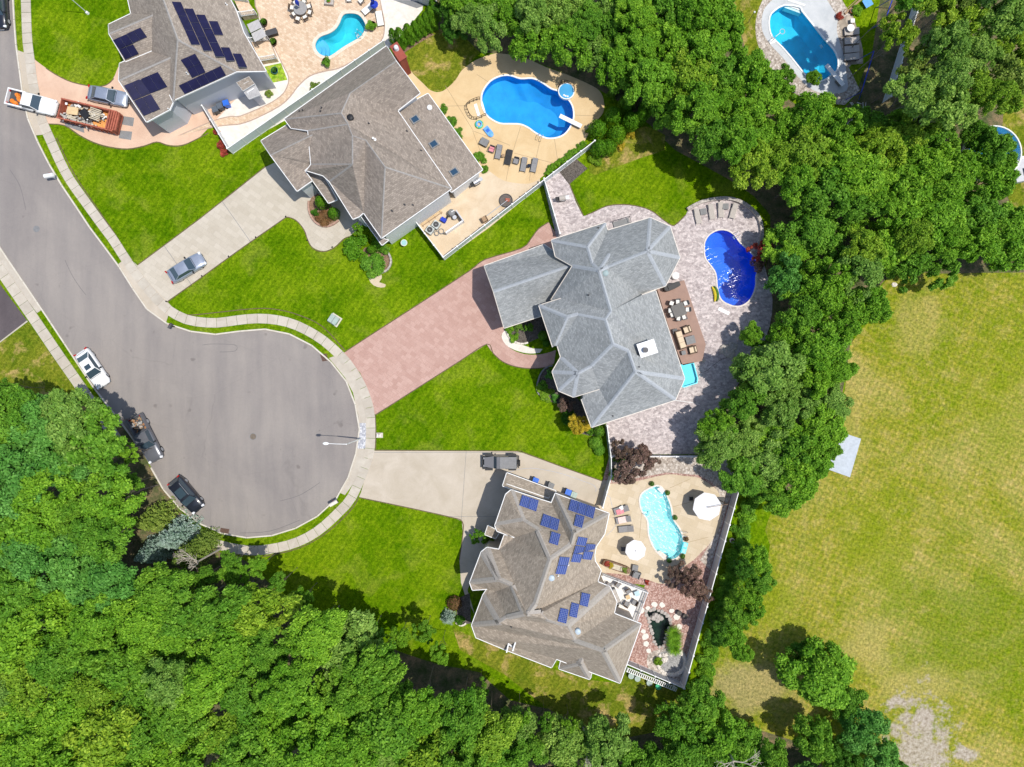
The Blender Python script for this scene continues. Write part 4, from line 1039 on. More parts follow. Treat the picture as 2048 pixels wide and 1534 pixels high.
for q, a, b in (((125,380),(390,262),(455,352),(185,468)),4,1), (((185,470),(320,420),(375,510),(245,568)),2,1), (((228,820),(555,685),(648,828),(320,963)),4,1), (((325,965),(490,900),(580,1045),(420,1112)),2,1), \
    (((775,570),(915,510),(970,600),(835,655)),2,1), (((835,655),(970,600),(1015,688),(885,742)),2,1), (((758,815),(1160,628),(1212,718),(815,898)),5,1), \
    (((685,22),(775,28),(960,438),(875,437)),1,3), (((805,88),(890,90),(1078,497),(992,495)),1,3), (((920,147),(1005,150),(1195,555),(1108,552)),1,3), \
    (((1040,208),(1125,210),(1182,345),(1098,342)),1,1), (((1155,460),(1240,463),(1295,592),(1212,592)),1,1), (((1270,520),(1350,522),(1412,655),(1330,652)),1,1):
    h1.panel(B_(*q), M['solar_black'], a, b, gap=0.02)
h1.pipes(B_((1215, 45), (840, 705), (665, 1050)), M['white'])

h2 = House('house', 'brown-grey roofed white house with brick chimney and three skylights beside the kidney pool', (730, 290), M['roof_brown'], M['siding_white'], M['white'], M['cap_taupe'], 0.10)
h2.pitch = 1.22
h2.block([[(792,122,9.3),(700,186,9.3),(795,221,6.2),(840,186,6.2)], [(773,92,6.2),(569,238,6.2),(682,226,9.2),(700,186,9.3),(792,122,9.3)],
          [(700,186,9.3),(682,226,9.2),(696,248,9.1),(705,271,9.1),(731,280,9.3),(770,334,9.3),(903,377,6.2),(795,221,6.2)],
          [(569,238,6.2),(582,256,6.0),(696,248,9.1),(682,226,9.2)],
          [(616,261,7.3),(622,329,5.9),(705,329,9.0),(705,271,9.1),(696,248,9.1)], [(582,256,6.0),(616,261,7.3),(696,248,9.1)],
          [(705,271,9.1),(731,280,9.3),(727,425,6.1),(718,433,6.1),(706,438,6.1),(659,363,6.1),(705,329,9.0)],
          [(622,329,5.9),(613,341,5.7),(646,351,6.0),(659,363,6.1),(705,329,9.0)],
          [(731,280,9.3),(770,334,9.3),(763,476,6.1),(727,425,6.1)], [(770,334,9.3),(903,377,6.2),(763,476,6.1)]])
h2.block([[(522,281.6,5.0),(577,248,5.0),(584,254,5.3),(630,250,6.6),(640,262,7.3),(541,310,7.3)] , [(541,310,7.3),(640,262,7.3),(636,326,5.2),(622,329,5.2),(609,341,5.0),(624,361,5.0),(594,382,5.0)]], nofas=())
h2.block([[(609,338,4.3),(645,348,4.3),(674,399,3.5),(657,406,3.5)]], caps=False, wall=False)
h2.block([[(789,223,4.9),(856,187,3.9),(965,339,3.4),(903,384,4.7)]], caps=False)
h2.block([[(722,432,4.6),(729,426,4.6),(768,478,3.7),(777,480,3.7),(764,490,3.6)]], caps=False, wall=False)
h2.bvh()
for c in ((1330, 240), (1480, 440), (1645, 665)):
    h2.skylight(D_((c[0]-45, c[1]-5), (c[0]+12, c[1]-42), (c[0]+48, c[1]+5), (c[0]-12, c[1]+42)))
h2.dome(*D_((1450, 145))[0], 0.3, M['white']); h2.dome(*D_((810, 225))[0], 0.36, M['black'])
h2.pipes(D_((402, 172), (428, 166), (580, 145), (572, 172), (960, 272), (1268, 333), (1383, 490), (1248, 925), (1315, 928), (1147, 975)))
h2.pipes(D_((1000, 400)), M['white'], 0.12, 0.5)
def brick_chimney():
    p, n = h2.hit(797, 114); ro = MB().box((0, 0, -1.0), (0.85, 1.9, 4.0)).obj('chimney', M['brick'], h2.root, loc=p-h2.o+Vector((0.15, 0.1, 0)), rz=R(33))
    MB().cyl((0, 0.35, 1.0), (0, 0.35, 1.35), 0.3, 0.22, 14).ball((0, 0.35, 1.42), 0.28, 12, 6).obj('chimney_cap', M['lamp'], ro)
    MB().box((0, 0, 1.02), (1.0, 2.05, 0.1)).obj('chimney_crown', plain('red_crown', (0.3, 0.07, 0.05), 0.8), ro)
brick_chimney()
MB().box((0, 0, 0), (1.2, 0.1, 1.0)).obj('window', M['midgrey'], h2.root, loc=P(817, 456, 0)+Vector((-0.1, 0.1, 2.6))-h2.o, rz=R(34))

h3 = House('house', 'large house with cool grey hipped roof and white chimney between pink driveway and stone patio', (1190, 620), M['roof_grey'], M['stucco_cream'], plain('cream_gutter', (0.66, 0.6, 0.52), 0.5), M['cap_grey'], 0.22)
h3.pitch = 1.1
h3.block([[(968.5,531.6,4.0),(1088,489,4.0),(1111,505,4.6),(1150,528,7.0),(987,583,7.0)], [(987,583,7.0),(1150,528,7.0),(1108,600,4.3),(1085,631,4.0),(1008.4,656,4.0)]])
e = 6.2
h3.block([
 [(1103,480,e),(1211,445.4,e),(1175,493,8.6)], [(1103,480,e),(1175,493,8.6),(1185,527,9.2),(1111,513,e)], [(1175,493,8.6),(1211,445.4,e),(1215,461,e),(1185,527,9.2)],
 [(1111,513,e),(1185,527,9.2),(1198,541,10.2),(1145,532,7.8)], [(1185,527,9.2),(1215,461,e),(1219.5,506.6,8.8),(1198,541,10.2)],
 [(1215,461,e),(1300.5,435.4,e),(1295,502,9.8),(1216,533,9.8),(1219.5,506.6,8.8)], [(1198,541,10.2),(1219.5,506.6,8.8),(1216,533,9.8)],
 [(1300.5,435.4,e),(1340.4,453,e),(1295,502,9.8)], [(1340.4,453,e),(1360,515,e),(1295,502,9.8)], [(1360,515,e),(1331,571.6,e),(1295,502,9.8)],
 [(1295,502,9.8),(1331,571.6,e),(1282,588,e),(1216,533,9.8)],
 [(1198,541,10.2),(1216,533,9.8),(1282,588,e),(1284,590,6.9),(1311,581,e),(1369,757,e),(1271,743,10),(1257,701.5,10),(1226.5,688,10),(1211,638,9.9),(1222,622,10.2)],
 [(1145,532,7.8),(1198,541,10.2),(1222,622,10.2),(1122,597,6.8),(1102,600,5.8)],
 [(1078,611,e),(1122,597,6.8),(1222,622,10.2),(1211,638,9.9),(1157,627.5,8.4),(1134,634,8.2)], [(1078,611,e),(1134,634,8.2),(1110,691,e),(1105.6,694,e)],
 [(1134,634,8.2),(1157,627.5,8.4),(1115,692.4,e),(1110,691,e)], [(1157,627.5,8.4),(1211,638,9.9),(1226.5,688,10),(1183,732,8.2),(1121.6,714,e),(1115,692.4,e)],
 [(1121.6,714,e),(1183,732,8.2),(1156,746,8.0)], [(1121.6,714,e),(1156,746,8.0),(1104.5,743.7,e)], [(1104.5,743.7,e),(1156,746,8.0),(1117,781.4,e)], [(1117,781.4,e),(1156,746,8.0),(1146.7,794,e)],
 [(1156,746,8.0),(1183,732,8.2),(1226.5,688,10),(1257,701.5,10),(1199,778,6.8),(1146.7,794,e)],
 [(1257,701.5,10),(1271,743,10),(1217,812,7.4),(1163,798.5,e),(1166,795,e),(1165,789,e),(1199,778,6.8)],
 [(1271,743,10),(1369,757,e),(1351,799.6,e)], [(1271,743,10),(1351,799.6,e),(1183,854.4,e),(1217,812,7.4)], [(1163,798.5,e),(1217,812,7.4),(1183,854.4,e)]])
h3.bvh()
p_, _ = h3.hit(1290, 698)
ch = MB().box((0, 0, -0.6), (1.75, 1.35, 3.6)).obj('chimney', M['white'], h3.root, loc=p_-h3.o, rz=R(18))
MB().box((0, 0, 1.24), (1.95, 1.55, 0.12)).obj('chimney_crown', M['white'], ch)
MB().cyl((-0.3, -0.1, 1.3), (-0.3, -0.1, 1.55), 0.2, 0.2, 12).cyl((-0.3, -0.1, 1.6), (-0.3, -0.1, 1.64), 0.3, 0.3, 12).obj('flue', M['darkgrey'], ch)
h3.dome(*G_((1185, 905))[0], 0.34, plain('green_vent', (0.28, 0.36, 0.36), 0.5))
h3.pipes(G_((1040, 1095), (1125, 508)) + I_((957, 587), (727, 1015)))

h4 = House('house', 'tan-roofed house with blue solar panels scattered over its many hips', (1110, 1160), M['roof_tan'], M['stucco_tan'], M['white'], M['cap_tan'], 0.36)
h4.pitch = 1.4
h4.block([[(1013.7,945.7,3.3),(1112,982,3.3),(1100,1004,4.1),(1005.4,971.8,4.1)]], caps=False)
h4.block([
 [(1110.7,987,6),(1218,1027,6),(1148,1066,9)], [(1110.7,987,6),(1148,1066,9),(1142,1089,9),(1103,1006,6)],
 [(1022,980,5.9),(1103,1006,6),(1142,1089,9),(1101,1117,9.4),(1076,1060,8.2),(1046,1041,7.6)],
 [(1011.6,988.5,e),(1022,980,5.9),(1046,1041,7.6),(990,1051,e)],
 [(990,1051,e),(1046,1041,7.6),(1076,1060,8.2),(1029,1075,e),(994,1062,e)],
 [(1029,1075,e),(1076,1060,8.2),(1101,1117,9.4),(1071,1207,9.6),(1055,1229,9.6),(998,1099,6),(1008.5,1070,e)],
 [(1101,1117,9.4),(1142,1089,9),(1148,1066,9),(1218,1027,6),(1209,1068,6),(1192,1093,6),(1189,1109.5,6.2),(1071,1207,9.6)],
 [(1189,1109.5,6.2),(1190,1122,6.1),(1078,1219,9.0),(1071,1207,9.6)],
 [(1190,1122,6.1),(1202,1141,6),(1195,1163.5,6),(1082,1226,9.4),(1078,1219,9.0)], [(1071,1207,9.6),(1078,1219,9.0),(1082,1226,9.4),(1055,1229,9.6)],
 [(1195,1163.5,6),(1220,1174,6),(1135,1252,9.2),(1095,1239,9.4),(1082,1226,9.4)],
 [(1220,1174,6),(1233.5,1204,6),(1228,1227,6),(1149,1281,9.4),(1135,1252,9.2)],
 [(1228,1227,6),(1282,1248,6),(1207,1302,9.4),(1149,1281,9.4)], [(1282,1248,6),(1240,1366,6),(1207,1302,9.4)],
 [(998,1099,6),(1055,1229,9.6),(1047,1228,9.3),(1024,1171,8.2),(997,1159,8.0),(974,1095,6)],
 [(974,1095,6),(997,1159,8.0),(962.6,1104,6)], [(962.6,1104,6),(997,1159,8),(939.6,1165,6)],
 [(939.6,1165,6),(997,1159,8),(1024,1171,8.2),(991,1183,6.6),(974,1178,6.2),(945,1180,6)],
 [(991,1183,6.6),(1024,1171,8.2),(1047,1228,9.3),(1013,1236,8.2)], [(974,1178,6.2),(991,1183,6.6),(1013,1236,8.2),(998,1246,8),(966,1190,6)],
 [(966,1190,6),(998,1246,8),(943.5,1250.5,6)],
 [(1055,1229,9.6),(1047,1228,9.3),(1013,1236,8.2),(998,1246,8),(943.5,1250.5,6),(952,1275,6),(1007,1298,6),(1103,1335,6),(1113,1318,6.6),(1240,1366,6),(1207,1302,9.4),(1149,1281,9.4),(1135,1252,9.2),(1095,1239,9.4),(1082,1226,9.4)]])
h4.block([[(1118,1337.5,5.5),(1123,1316,6.3),(1171,1300,8.0),(1161,1327,7.6)], [(1118,1337.5,5.5),(1161,1327,7.6),(1179.5,1358.6,5.5)], [(1161,1327,7.6),(1171,1300,8.0),(1186,1337.5,6.0),(1179.5,1358.6,5.5)]])
h4.block([[(976,1051,3.6),(999,1063.6,3.6),(991,1077,3.4),(970,1069,3.4)]], caps=False)
h4.bvh()
for q, a, b in (((690,530),(850,585),(825,695),(660,635)),2,1), (((895,712),(1053,770),(1030,882),(862,825)),2,1), (((975,880),(1062,905),(1035,1018),(948,990)),1,1), (((1155,572),(1393,655),(1368,765),(1128,680)),3,1), \
    (((1205,718),(1288,740),(1262,855),(1180,830)),1,1), (((1220,920),(1312,935),(1240,1172),(1148,1165)),1,3), (((1300,985),(1393,990),(1345,1150),(1255,1140)),1,2), (((1045,1112),(1143,1120),(1098,1285),(1000,1280)),1,2):
    h4.panel(J_(*q), M['solar_blue'], a, b)
for q in (((995,248),(1062,262),(1040,362),(978,345)), ((918,322),(978,338),(958,445),(898,430)), ((835,365),(898,378),(878,488),(810,470))): h4.panel(L_(*q), M['solar_blue'])
h4.dome(*J_((972, 1320))[0], 0.33, plain('pale_vent', (0.42, 0.5, 0.56), 0.4)); h4.dome(*L_((968, 540))[0], 0.33, bpy.data.materials['pale_vent'])
h4.pipes(J_((1035, 1297), (1135, 1195)), M['white']); h4.pipes(L_((465, 505), (688, 372)))
# the raised white edge boards near the south-west corner of the roof
for a, b in (((515, 575), (480, 655)), ((480, 655), (445, 633)), ((445, 633), (432, 675))):
    pa, _ = h4.hit(*L_(a)[0]); pb, _ = h4.hit(*L_(b)[0])
    d = pb-pa; MB().box((0, 0, 0), (d.length+0.1, 0.14, 0.35)).obj('edge_board', M['white'], h4.root, loc=(pa+pb)/2-h4.o+Vector((0, 0, 0.1)), rz=math.atan2(d.y, d.x))

# ---------------------------------------------------------------- fences
def fence(p0, p1, label, h=1.8, step=2.0, mp=None, name='fence', rail=True, post=0.13, pth=0.05, gap=0.0):
    mp = mp or M['vinyl']; a = P(*p0); b = P(*p1); d = b-a; L = d.length; ang = math.atan2(d.y, d.x)
    root = thing(name, label, 'fence', a, ang); n = max(1, round(L/step)); st = L/n
    pm = MB().box((0, 0, h/2+0.03), (post, post, h+0.06)).box((0, 0, h+0.08), (post+0.05, post+0.05, 0.05)).mesh('post', M['white'])
    for i in range(n+1): link('post', pm, root, (i*st, 0, 0))
    bm_ = MB(); bw = (st-post-0.01)
    bm_.box((0, 0, h/2), (bw, pth*0.5, h-0.1))
    k = max(3, int(bw/0.2))
    for j in range(k): bm_.box((-bw/2+bw*(j+0.5)/k, 0, h/2), (bw/k*0.86, pth, h-0.12))
    pme = bm_.mesh('panel', mp)
    rme = MB().box((0, 0, h-0.03), (bw, 0.09, 0.09)).mesh('rail', M['white']); rme2 = MB().box((0, 0, 0.08), (bw, 0.08, 0.1)).mesh('rail', M['white'])
    for i in range(n):
        c = (i+0.5)*st; link('panel', pme, root, (c, 0, 0))
        if rail: link('rail', rme, root, (c, 0, 0)); link('rail', rme2, root, (c, 0, 0))
    return root
fence((467, 307), (772, 96), 'long white vinyl fence between the blue house yard and the brown-roofed house')
fence((416, 222), (466, 306), 'short white fence with red flowers beside it, behind the blue house', 1.6)
fence((889.5, 519.5), (1186, 292), 'white vinyl fence along the tan pool patio, from the equipment yard to the cedars', 1.8)
fence((835.5, 450), (888.5, 518.5), 'dark-shaded short fence closing the equipment yard of the white house', 1.7, mp=M['vinyl_tan'])
fence((1087, 365.5), (1118, 473), 'vinyl fence beside the narrow stone side yard of the large grey house', 1.7)
fence((1210.5, 850), (1218, 909), 'vinyl fence running down from the corner of the large grey house', 1.7, mp=M['vinyl_tan'])
fence((1218.5, 911), (1219, 948), 'shorter vinyl fence beside the lawn tip above the bins', 1.7, mp=M['vinyl_tan'])
fence((1219, 949), (1202, 1010), 'vinyl gate fence at the end of the driveway with the bins', 1.7, mp=M['vinyl_tan'])
fence((1221, 910), (1440, 911), 'fence dividing the stone patio from the yard with the purple tree', 1.6, mp=M['vinyl_tan'])
fence((1467, 979), (1361, 1363), 'tall grey vinyl fence between the tan pool patio and the dry field', 1.9, mp=M['vinyl_tan'])
fence((1249, 1317), (1360, 1364), 'grey vinyl fence below the rock-ringed bed of the pond garden', 1.7, mp=M['vinyl_tan'])
fence((1826, 10), (1765, 206), 'long pale fence passing below the yellow-green trees beside the blue swing frame', 1.9)
fence((835, 2), (876, 20), 'short white fence behind the arborvitae row', 1.8)

# ---------------------------------------------------------------- pools
def pool(k, label, lin, wat, coping, cw=0.32, deep=0.45, z0=0.03, wl=-0.13, dshal=1.0, ddeep=1.9, dc=(0, 0)):
    px = POOLS[k]; g_ = [tuple(P(x, y)[:2]) for x, y in px]
    if area2(g_) < 0: g_.reverse()
    cx = sum(q[0] for q in g_)/len(g_); cy = sum(q[1] for q in g_)/len(g_)
    root = thing('swimming_pool', label, 'swimming pool', (cx, cy, 0))
    loc = [(x-cx, y-cy) for x, y in g_]; n = len(loc)
    inner = [((x-dc[0])*deep+dc[0]*1.0, (y-dc[1])*deep+dc[1]*1.0) for x, y in loc]
    rim = offset(loc, 0.0); b = MB()
    v = [(x, y, z0) for x, y in rim]+[(x, y, -dshal) for x, y in rim]+[(x, y, -ddeep) for x, y in inner]
    f = [((i+1) % n, i, n+i, n+(i+1) % n) for i in range(n)]+[(n+(i+1) % n, n+i, 2*n+i, 2*n+(i+1) % n) for i in range(n)]
    b.add(v, f); b.prism(inner, None, -ddeep)
    b.obj('basin', lin, root)
    MB().prism(offset(loc, 0.01), None, wl).obj('water', wat, root)
    out = offset(loc, cw)
    MB().prism(out, -0.05, z0+0.05, holes=[offset(loc, -0.03)]).obj('coping', coping, root)
    return root, (cx, cy)
liners = {k: liner('liner_'+k2, c) for k, k2, c in (('a', 'turquoise', (0.05, 0.58, 0.68)), ('b', 'mid_blue', (0.03, 0.37, 0.72)), ('c', 'deep_blue', (0.03, 0.16, 0.72)), ('d', 'pale_aqua', (0.42, 0.82, 0.83)), ('e', 'cyan', (0.03, 0.54, 0.76)))}
wcalm = water('calm_water', (0.80, 0.94, 0.98), 1.5, 0.12, 0.03)
wrip = water('rippled_water', (0.75, 0.90, 0.98), 2.6, 0.45, 0.06)
wspark = water('sparkling_water', (0.80, 0.95, 0.98), 2.3, 0.55, 0.20, 0.34)
wdeep = water('lightly_sparkling_water', (0.80, 0.94, 0.98), 2.6, 0.38, 0.11)
copm = concrete('coping_stone', (0.62, 0.53, 0.42), (0.74, 0.66, 0.55), 3)
pa, ca = pool('a', 'turquoise kidney pool with stone coping and curved corner steps on the tan paved patio', liners['a'], wcalm, copm, 0.36)
pb, cb_ = pool('b', 'large bright blue lagoon pool with diving board on the tan concrete patio', liners['b'], wrip, M['white'], 0.14, dshal=1.3, ddeep=2.6, deep=0.6, dc=(1.5, -1))
pc, cc_ = pool('c', 'deep blue kidney pool half shaded by trees on the pale stone patio', liners['c'], wdeep, M['rock_white'], 0.14, dshal=1.4, ddeep=2.5, deep=0.65)
pd, cd_ = pool('d', 'pale aqua glittering pool between the two white umbrellas', liners['d'], wspark, M['rock_white'], 0.16, dshal=0.6, ddeep=1.2)
pe, ce_ = pool('e', 'long cyan pool with white corner steps dappled by tree shade', liners['e'], wcalm, M['white'], 0.14, dshal=1.2, ddeep=2.2, deep=0.7)
# curved steps inside pools
def inpool_steps(root, c, px, py, radii, ang0, ang1, mtl, z=-0.35):
    p = P(px, py)-Vector((c[0], c[1], 0))
    for i, r in enumerate(radii):
        pts = [(p.x+r/S*math.cos(R(a)), p.y+r/S*math.sin(R(a))) for a in range(ang0, ang1+1, 10)]+[(p.x, p.y)]
        MB().prism(pts, -1.0, z-0.22*i).obj('step', mtl, root)
stepm = liner('pale_blue_step', (0.13, 0.5, 0.75))
inpool_steps(pa, ca, 628, 97, (14, 21, 28), -50, 75, stepm)
def deck_steps(root, c, quad, n, mtl, z=0.03):
    A, Bq, Cq, Dq = quad
    for i in range(n):
        t0, t1 = i/n, (i+1)/n-0.02
        q = [(A[0]+(Dq[0]-A[0])*t, A[1]+(Dq[1]-A[1])*t) for t in (t0, t1)]+[(Bq[0]+(Cq[0]-Bq[0])*t, Bq[1]+(Cq[1]-Bq[1])*t) for t in (t1, t0)]
        pts = [(P(*v).x-c[0], P(*v).y-c[1]) for v in q]
        MB().prism(pts, -0.9, z+0.04-0.09*i).obj('step', mtl, root)
deck_steps(pb, cb_, E_((612, 622), (650, 738), (735, 718), (695, 580)), 3, M['white'])
deck_steps(pc, cc_, H_((935, 1150), (1035, 1200), (1100, 1110), (985, 1062)), 3, M['white'])
deck_steps(pe, ce_, M_((640, -10), (870, 60), (820, 170), (600, 90)), 4, M['white'])
deck_steps(pd, cd_, K_((735, 1070), (800, 1145), (850, 1120), (770, 1060)), 2, M['rock_white'])
deck_steps(pd, cd_, K_((780, 440), (815, 480), (790, 520), (740, 470)), 2, M['white'])
def rail_arc(label, pts, h=0.85, m=None, name='handrail', ball=False, r=0.035):
    ps = [P(x, y) for x, y in pts]; o = ps[0].copy(); root = thing(name, label, 'railing', o)
    mb = MB(); mb.tube([p-o+Vector((0, 0, h)) for p in ps], r, 6); mb.tube([p-o+Vector((0, 0, h*0.5)) for p in ps], r*0.6, 5); mb.obj('rail', m or M['bronze'], root)
    for p in ps: MB().cyl(p-o, p-o+Vector((0, 0, h)), r, r, 6).obj('post', m or M['bronze'], root)
    return root
rail_arc('dark ornamental railing round the white entry steps of the lagoon pool', smooth(E_((668, 572), (610, 590), (545, 635), (560, 700), (590, 750), (640, 765), (730, 725)), 2, False))
rail_arc('dark railing round the small raised spa of the lagoon pool', smooth(E_((1425, 455), (1450, 415), (1510, 420), (1565, 455), (1570, 510)), 2, False))
spa_m = liner('spa_blue', (0.06, 0.33, 0.62))
sp = thing('spa', 'small round blue spa spilling into the lagoon pool under the dark railing', 'spa', P(*E_((1497, 502))[0]))
MB().cyl((0, 0, 0), (0, 0, 0.38), 1.0, 1.0, 24).obj('shell', M['white'], sp); MB().cyl((0, 0, 0.38), (0, 0, 0.40), 0.88, 0.88, 24).obj('water', spa_m, sp)
for dx, dy in ((-.3, -.5), (-.1, -.6), (.15, -.65)): MB().ball((dx, dy, 0.42), 0.12, 8, 4, 0, 0.3).obj('foam', M['white'], sp)
def ladder(label, px, py, ang, root=None):
    t = thing('pool_ladder', label, 'pool ladder', P(px, py, 0), R(ang))
    for s in (-0.22, 0.22):
        MB().tube([(-0.45, s, 0.05), (-0.45, s, 0.7), (-0.2, s, 0.9), (0.15, s, 0.85), (0.3, s, 0.4), (0.3, s, -0.8)], 0.03, 6).obj('grab_rail', M['chrome'], t)
    for z in (-0.25, -0.5): MB().box((0.3, 0, z), (0.1, 0.44, 0.05)).obj('tread', M['white'], t)
    return t
ladder('chrome ladder at the lower edge of the lagoon pool', *E_((1250, 935))[0], 65)
ladder('chrome ladder at the top edge of the deep blue pool', *H_((1118, 440))[0], 215)
ladder('ladder with rails on the patio side of the dappled cyan pool', *M_((1130, 580))[0], 215)
ladder('small ladder at the far edge of the turquoise kidney pool', 718, 71, 150)
ladder('slim handrails at the lower side of the glittering aqua pool', *K_((985, 890))[0], 175)
ladder('long white handrail at the shallow side of the glittering aqua pool', *K_((655, 705))[0], -30)
def board(label, px, py, ang, L=2.9):
    t = thing('diving_board', label, 'diving board', P(px, py), R(ang))
    MB().box((-0.2, 0, 0.55), (L, 0.5, 0.07)).obj('plank', M['white'], t)
    MB().box((0.75, 0, 0.26), (0.8, 0.46, 0.52)).obj('stand', M['midgrey'], t)
    for s in (-0.28, 0.28): MB().tube([(0.4, s, 0), (0.4, s, 0.95), (1.1, s, 0.95), (1.1, s, 0)], 0.02, 5).obj('hand_rail', M['chrome'], t) if L > 9 else None
board('white diving board over the right end of the lagoon pool', *E_((1550, 800))[0], -26)
board('pale diving board at the shaded end of the cyan pool', *M_((1250, 1045))[0], -50, 3.2)

def water_disc(name, lab, cat, px, py, r, parts): pass
# pond
pg = [tuple(P(x, y)[:2]) for x, y in POND]
if area2(pg) < 0: pg.reverse()
pc_ = (sum(q[0] for q in pg)/len(pg), sum(q[1] for q in pg)/len(pg)); lp = [(x-pc_[0], y-pc_[1]) for x, y in pg]
pr = thing('garden_pond', 'dark green garden pond with a small rock islet beside the tall grass clump', 'pond', (*pc_, 0))
n_ = len(lp); inn_ = [(x*0.7, y*0.7) for x, y in lp]
MB().add([(x, y, 0.02) for x, y in lp]+[(x, y, -0.7) for x, y in inn_], [((i+1) % n_, i, n_+i, n_+(i+1) % n_) for i in range(n_)]).prism(inn_, None, -0.7).obj('basin', plain('algae_liner', (0.035, 0.06, 0.04), 0.8, var=0.5, scale=2), pr)
MB().prism(offset(lp, 0.01), None, -0.1).obj('water', water('pond_water', (0.45, 0.6, 0.55), 3, 0.25, 0.05), pr)
def rock_mesh(seed, sz=1.0):
    rs = random.Random(seed); mb = MB(); n, m = 8, 4; vs_ = []; fs = []
    for j in range(m+1):
        t = math.pi*0.5*j/m
        for i in range(n):
            a = 2*math.pi*i/n; q = 1+rs.uniform(-.22, .22) if j < m else 1
            vs_.append((math.cos(t)*math.cos(a)*q, math.cos(t)*math.sin(a)*q*0.8, math.sin(t)*0.6*q-0.02))
    for j in range(m):
        for i in range(n): fs.append((j*n+i, j*n+(i+1) % n, (j+1)*n+(i+1) % n, (j+1)*n+i))
    mb.add(vs_, fs); return mb
ROCKS = [rock_mesh(k).mesh('stone', M['rock']) for k in range(5)]; ROCKW = [rock_mesh(k+9).mesh('stone', M['rock_white']) for k in range(4)]
PLATES = []
for k in range(4):
    rs_ = random.Random(k); PLATES.append(MB().prism([(math.cos(a)*rs_.uniform(.8, 1.1), math.sin(a)*rs_.uniform(.7, 1.0)) for a in [i*math.pi/5 for i in range(10)]], 0, 0.05).mesh('stone', M['rock_white']))
def local(root, px, py, z=0): return P(px, py, 0)+Vector((0, 0, z))-root.location
for u, v in ((1540, 440), (1580, 430), (1560, 420), (1600, 440), (1575, 455)):
    link('stone', ROCKS[u % 5], pr, local(pr, *L_((u, v))[0], -0.2), random.random()*6, (0.45, 0.4, 0.7))
edge = cutpath(list(POND)+[POND[0]], 8)
for i, (x, y) in enumerate(edge):
    link('stone', ROCKS[i % 5], pr, local(pr, x+random.uniform(-1.5, 1.5), y+random.uniform(-1.5, 1.5), 0.0), random.random()*6, (0.27*random.uniform(.7, 1.2),)*3)
rr = thing('rock_ring', 'oval ring of pale boulders round the grey gravel bed below the pond', 'rock border', P(*L_((1680, 790))[0]))
ring = [(1680+105*math.cos(a), 775+95*math.sin(a)) for a in [i*2*math.pi/36 for i in range(36)] if not (-2.6 < math.atan2(math.sin(a), math.cos(a)) < -0.9)]
for i, q in enumerate(ring):
    x, y = L_(q)[0]; link('stone', ROCKW[i % 4], rr, local(rr, x, y), random.random()*6, (0.36*random.uniform(.8, 1.15), 0.3, 0.5))
for i in range(9):
    x, y = L_((1650+random.uniform(-35, 35), 740+random.uniform(-30, 30)))[0]; link('stone', ROCKW[i % 4], rr, local(rr, x, y), random.random()*6, (0.3, 0.26, 0.5))
sheet('gravel_bed', smooth(L_((1600, 700), (1720, 690), (1780, 760), (1760, 850), (1680, 870), (1590, 840), (1560, 770)), 3), 0.02, M['grey_gravel'])
sheet('gravel_bed', smooth(L_((1500, 720), (1580, 680), (1700, 660), (1790, 720), (1790, 920), (1640, 900), (1510, 830)), 3), 0.015, M['river_gravel'])
for i, (u, v) in enumerate(((1550, 335), (1500, 365), (1450, 380), (1608, 340), (1682, 385), (1720, 430), (1740, 505), (1467, 540), (1480, 580), (1487, 635), (1506, 688))):
    s_ = (0.3, 0.24, 0.36)[i % 3]+0.08
    tag(link('stepping_stone', PLATES[i % 4], None, P(*L_((u, v))[0])+Vector((0, 0, 0.012)), i*0.9, (s_, s_, 1)),
'pale stepping stone '+('above the pond tip', 'left above the pond tip', 'farthest left above the pond', 'right above the pond tip', 'near the two dark pots', 'right of the rock islet', 'right of the grass clump top', 'uppermost by the house side of the pond', 'second down the house side of the pond', 'third down the house side of the pond', 'lowest on the house side of the pond')[i], 'stepping stone', 'stepping stones round the pond')
for i, (u, v) in enumerate(((1733, 394), (1778, 420))):
    t = thing('pot', ('dark round pot nearer the pond on the red gravel', 'dark round pot nearer the grey fence on the red gravel')[i], 'pot', P(*L_((u, v))[0]))
    MB().cyl((0, 0, 0), (0, 0, 0.45), 0.22, 0.32, 14).obj('bowl', M['black'], t); MB().cyl((0, 0, 0.452), (0, 0, 0.46), 0.25, 0.25, 14).obj('soil', M['mulch'], t)

# ---------------------------------------------------------------- vehicles
def loft(mb, st, ny=9, mi=0):
    """stations: (x, halfwidth, z_low, z_side, z_top, crown)"""
    rows = []
    for x, w_, zl, zs, zt, cr in st:
        sec = [(-w_*0.90, zl), (-w_, zl+0.12), (-w_*1.0, (zl+zs)/2), (-w_*0.985, zs), (-w_*0.90, zt-0.015), (-w_*0.55, zt+cr*0.7), (0, zt+cr), (w_*0.55, zt+cr*0.7), (w_*0.90, zt-0.015), (w_*0.985, zs), (w_, (zl+zs)/2), (w_, zl+0.12), (w_*0.9, zl)]
        rows.append([(x, y, z) for y, z in sec])
    k = len(rows[0]); vs_ = [v for r in rows for v in r]; fs = []
    for i in range(len(rows)-1):
        for j in range(k-1): fs.append((i*k+j, (i+1)*k+j, (i+1)*k+j+1, i*k+j+1))
    fs.append(tuple(range(k))); fs.append(tuple((len(rows)-1)*k+j for j in range(k-1, -1, -1)))
    fs += [((i+1)*k, i*k, i*k+k-1, (i+1)*k+k-1) for i in range(len(rows)-1)]
    mb.add(vs_, [tuple(reversed(f)) for f in fs], mi); return mb
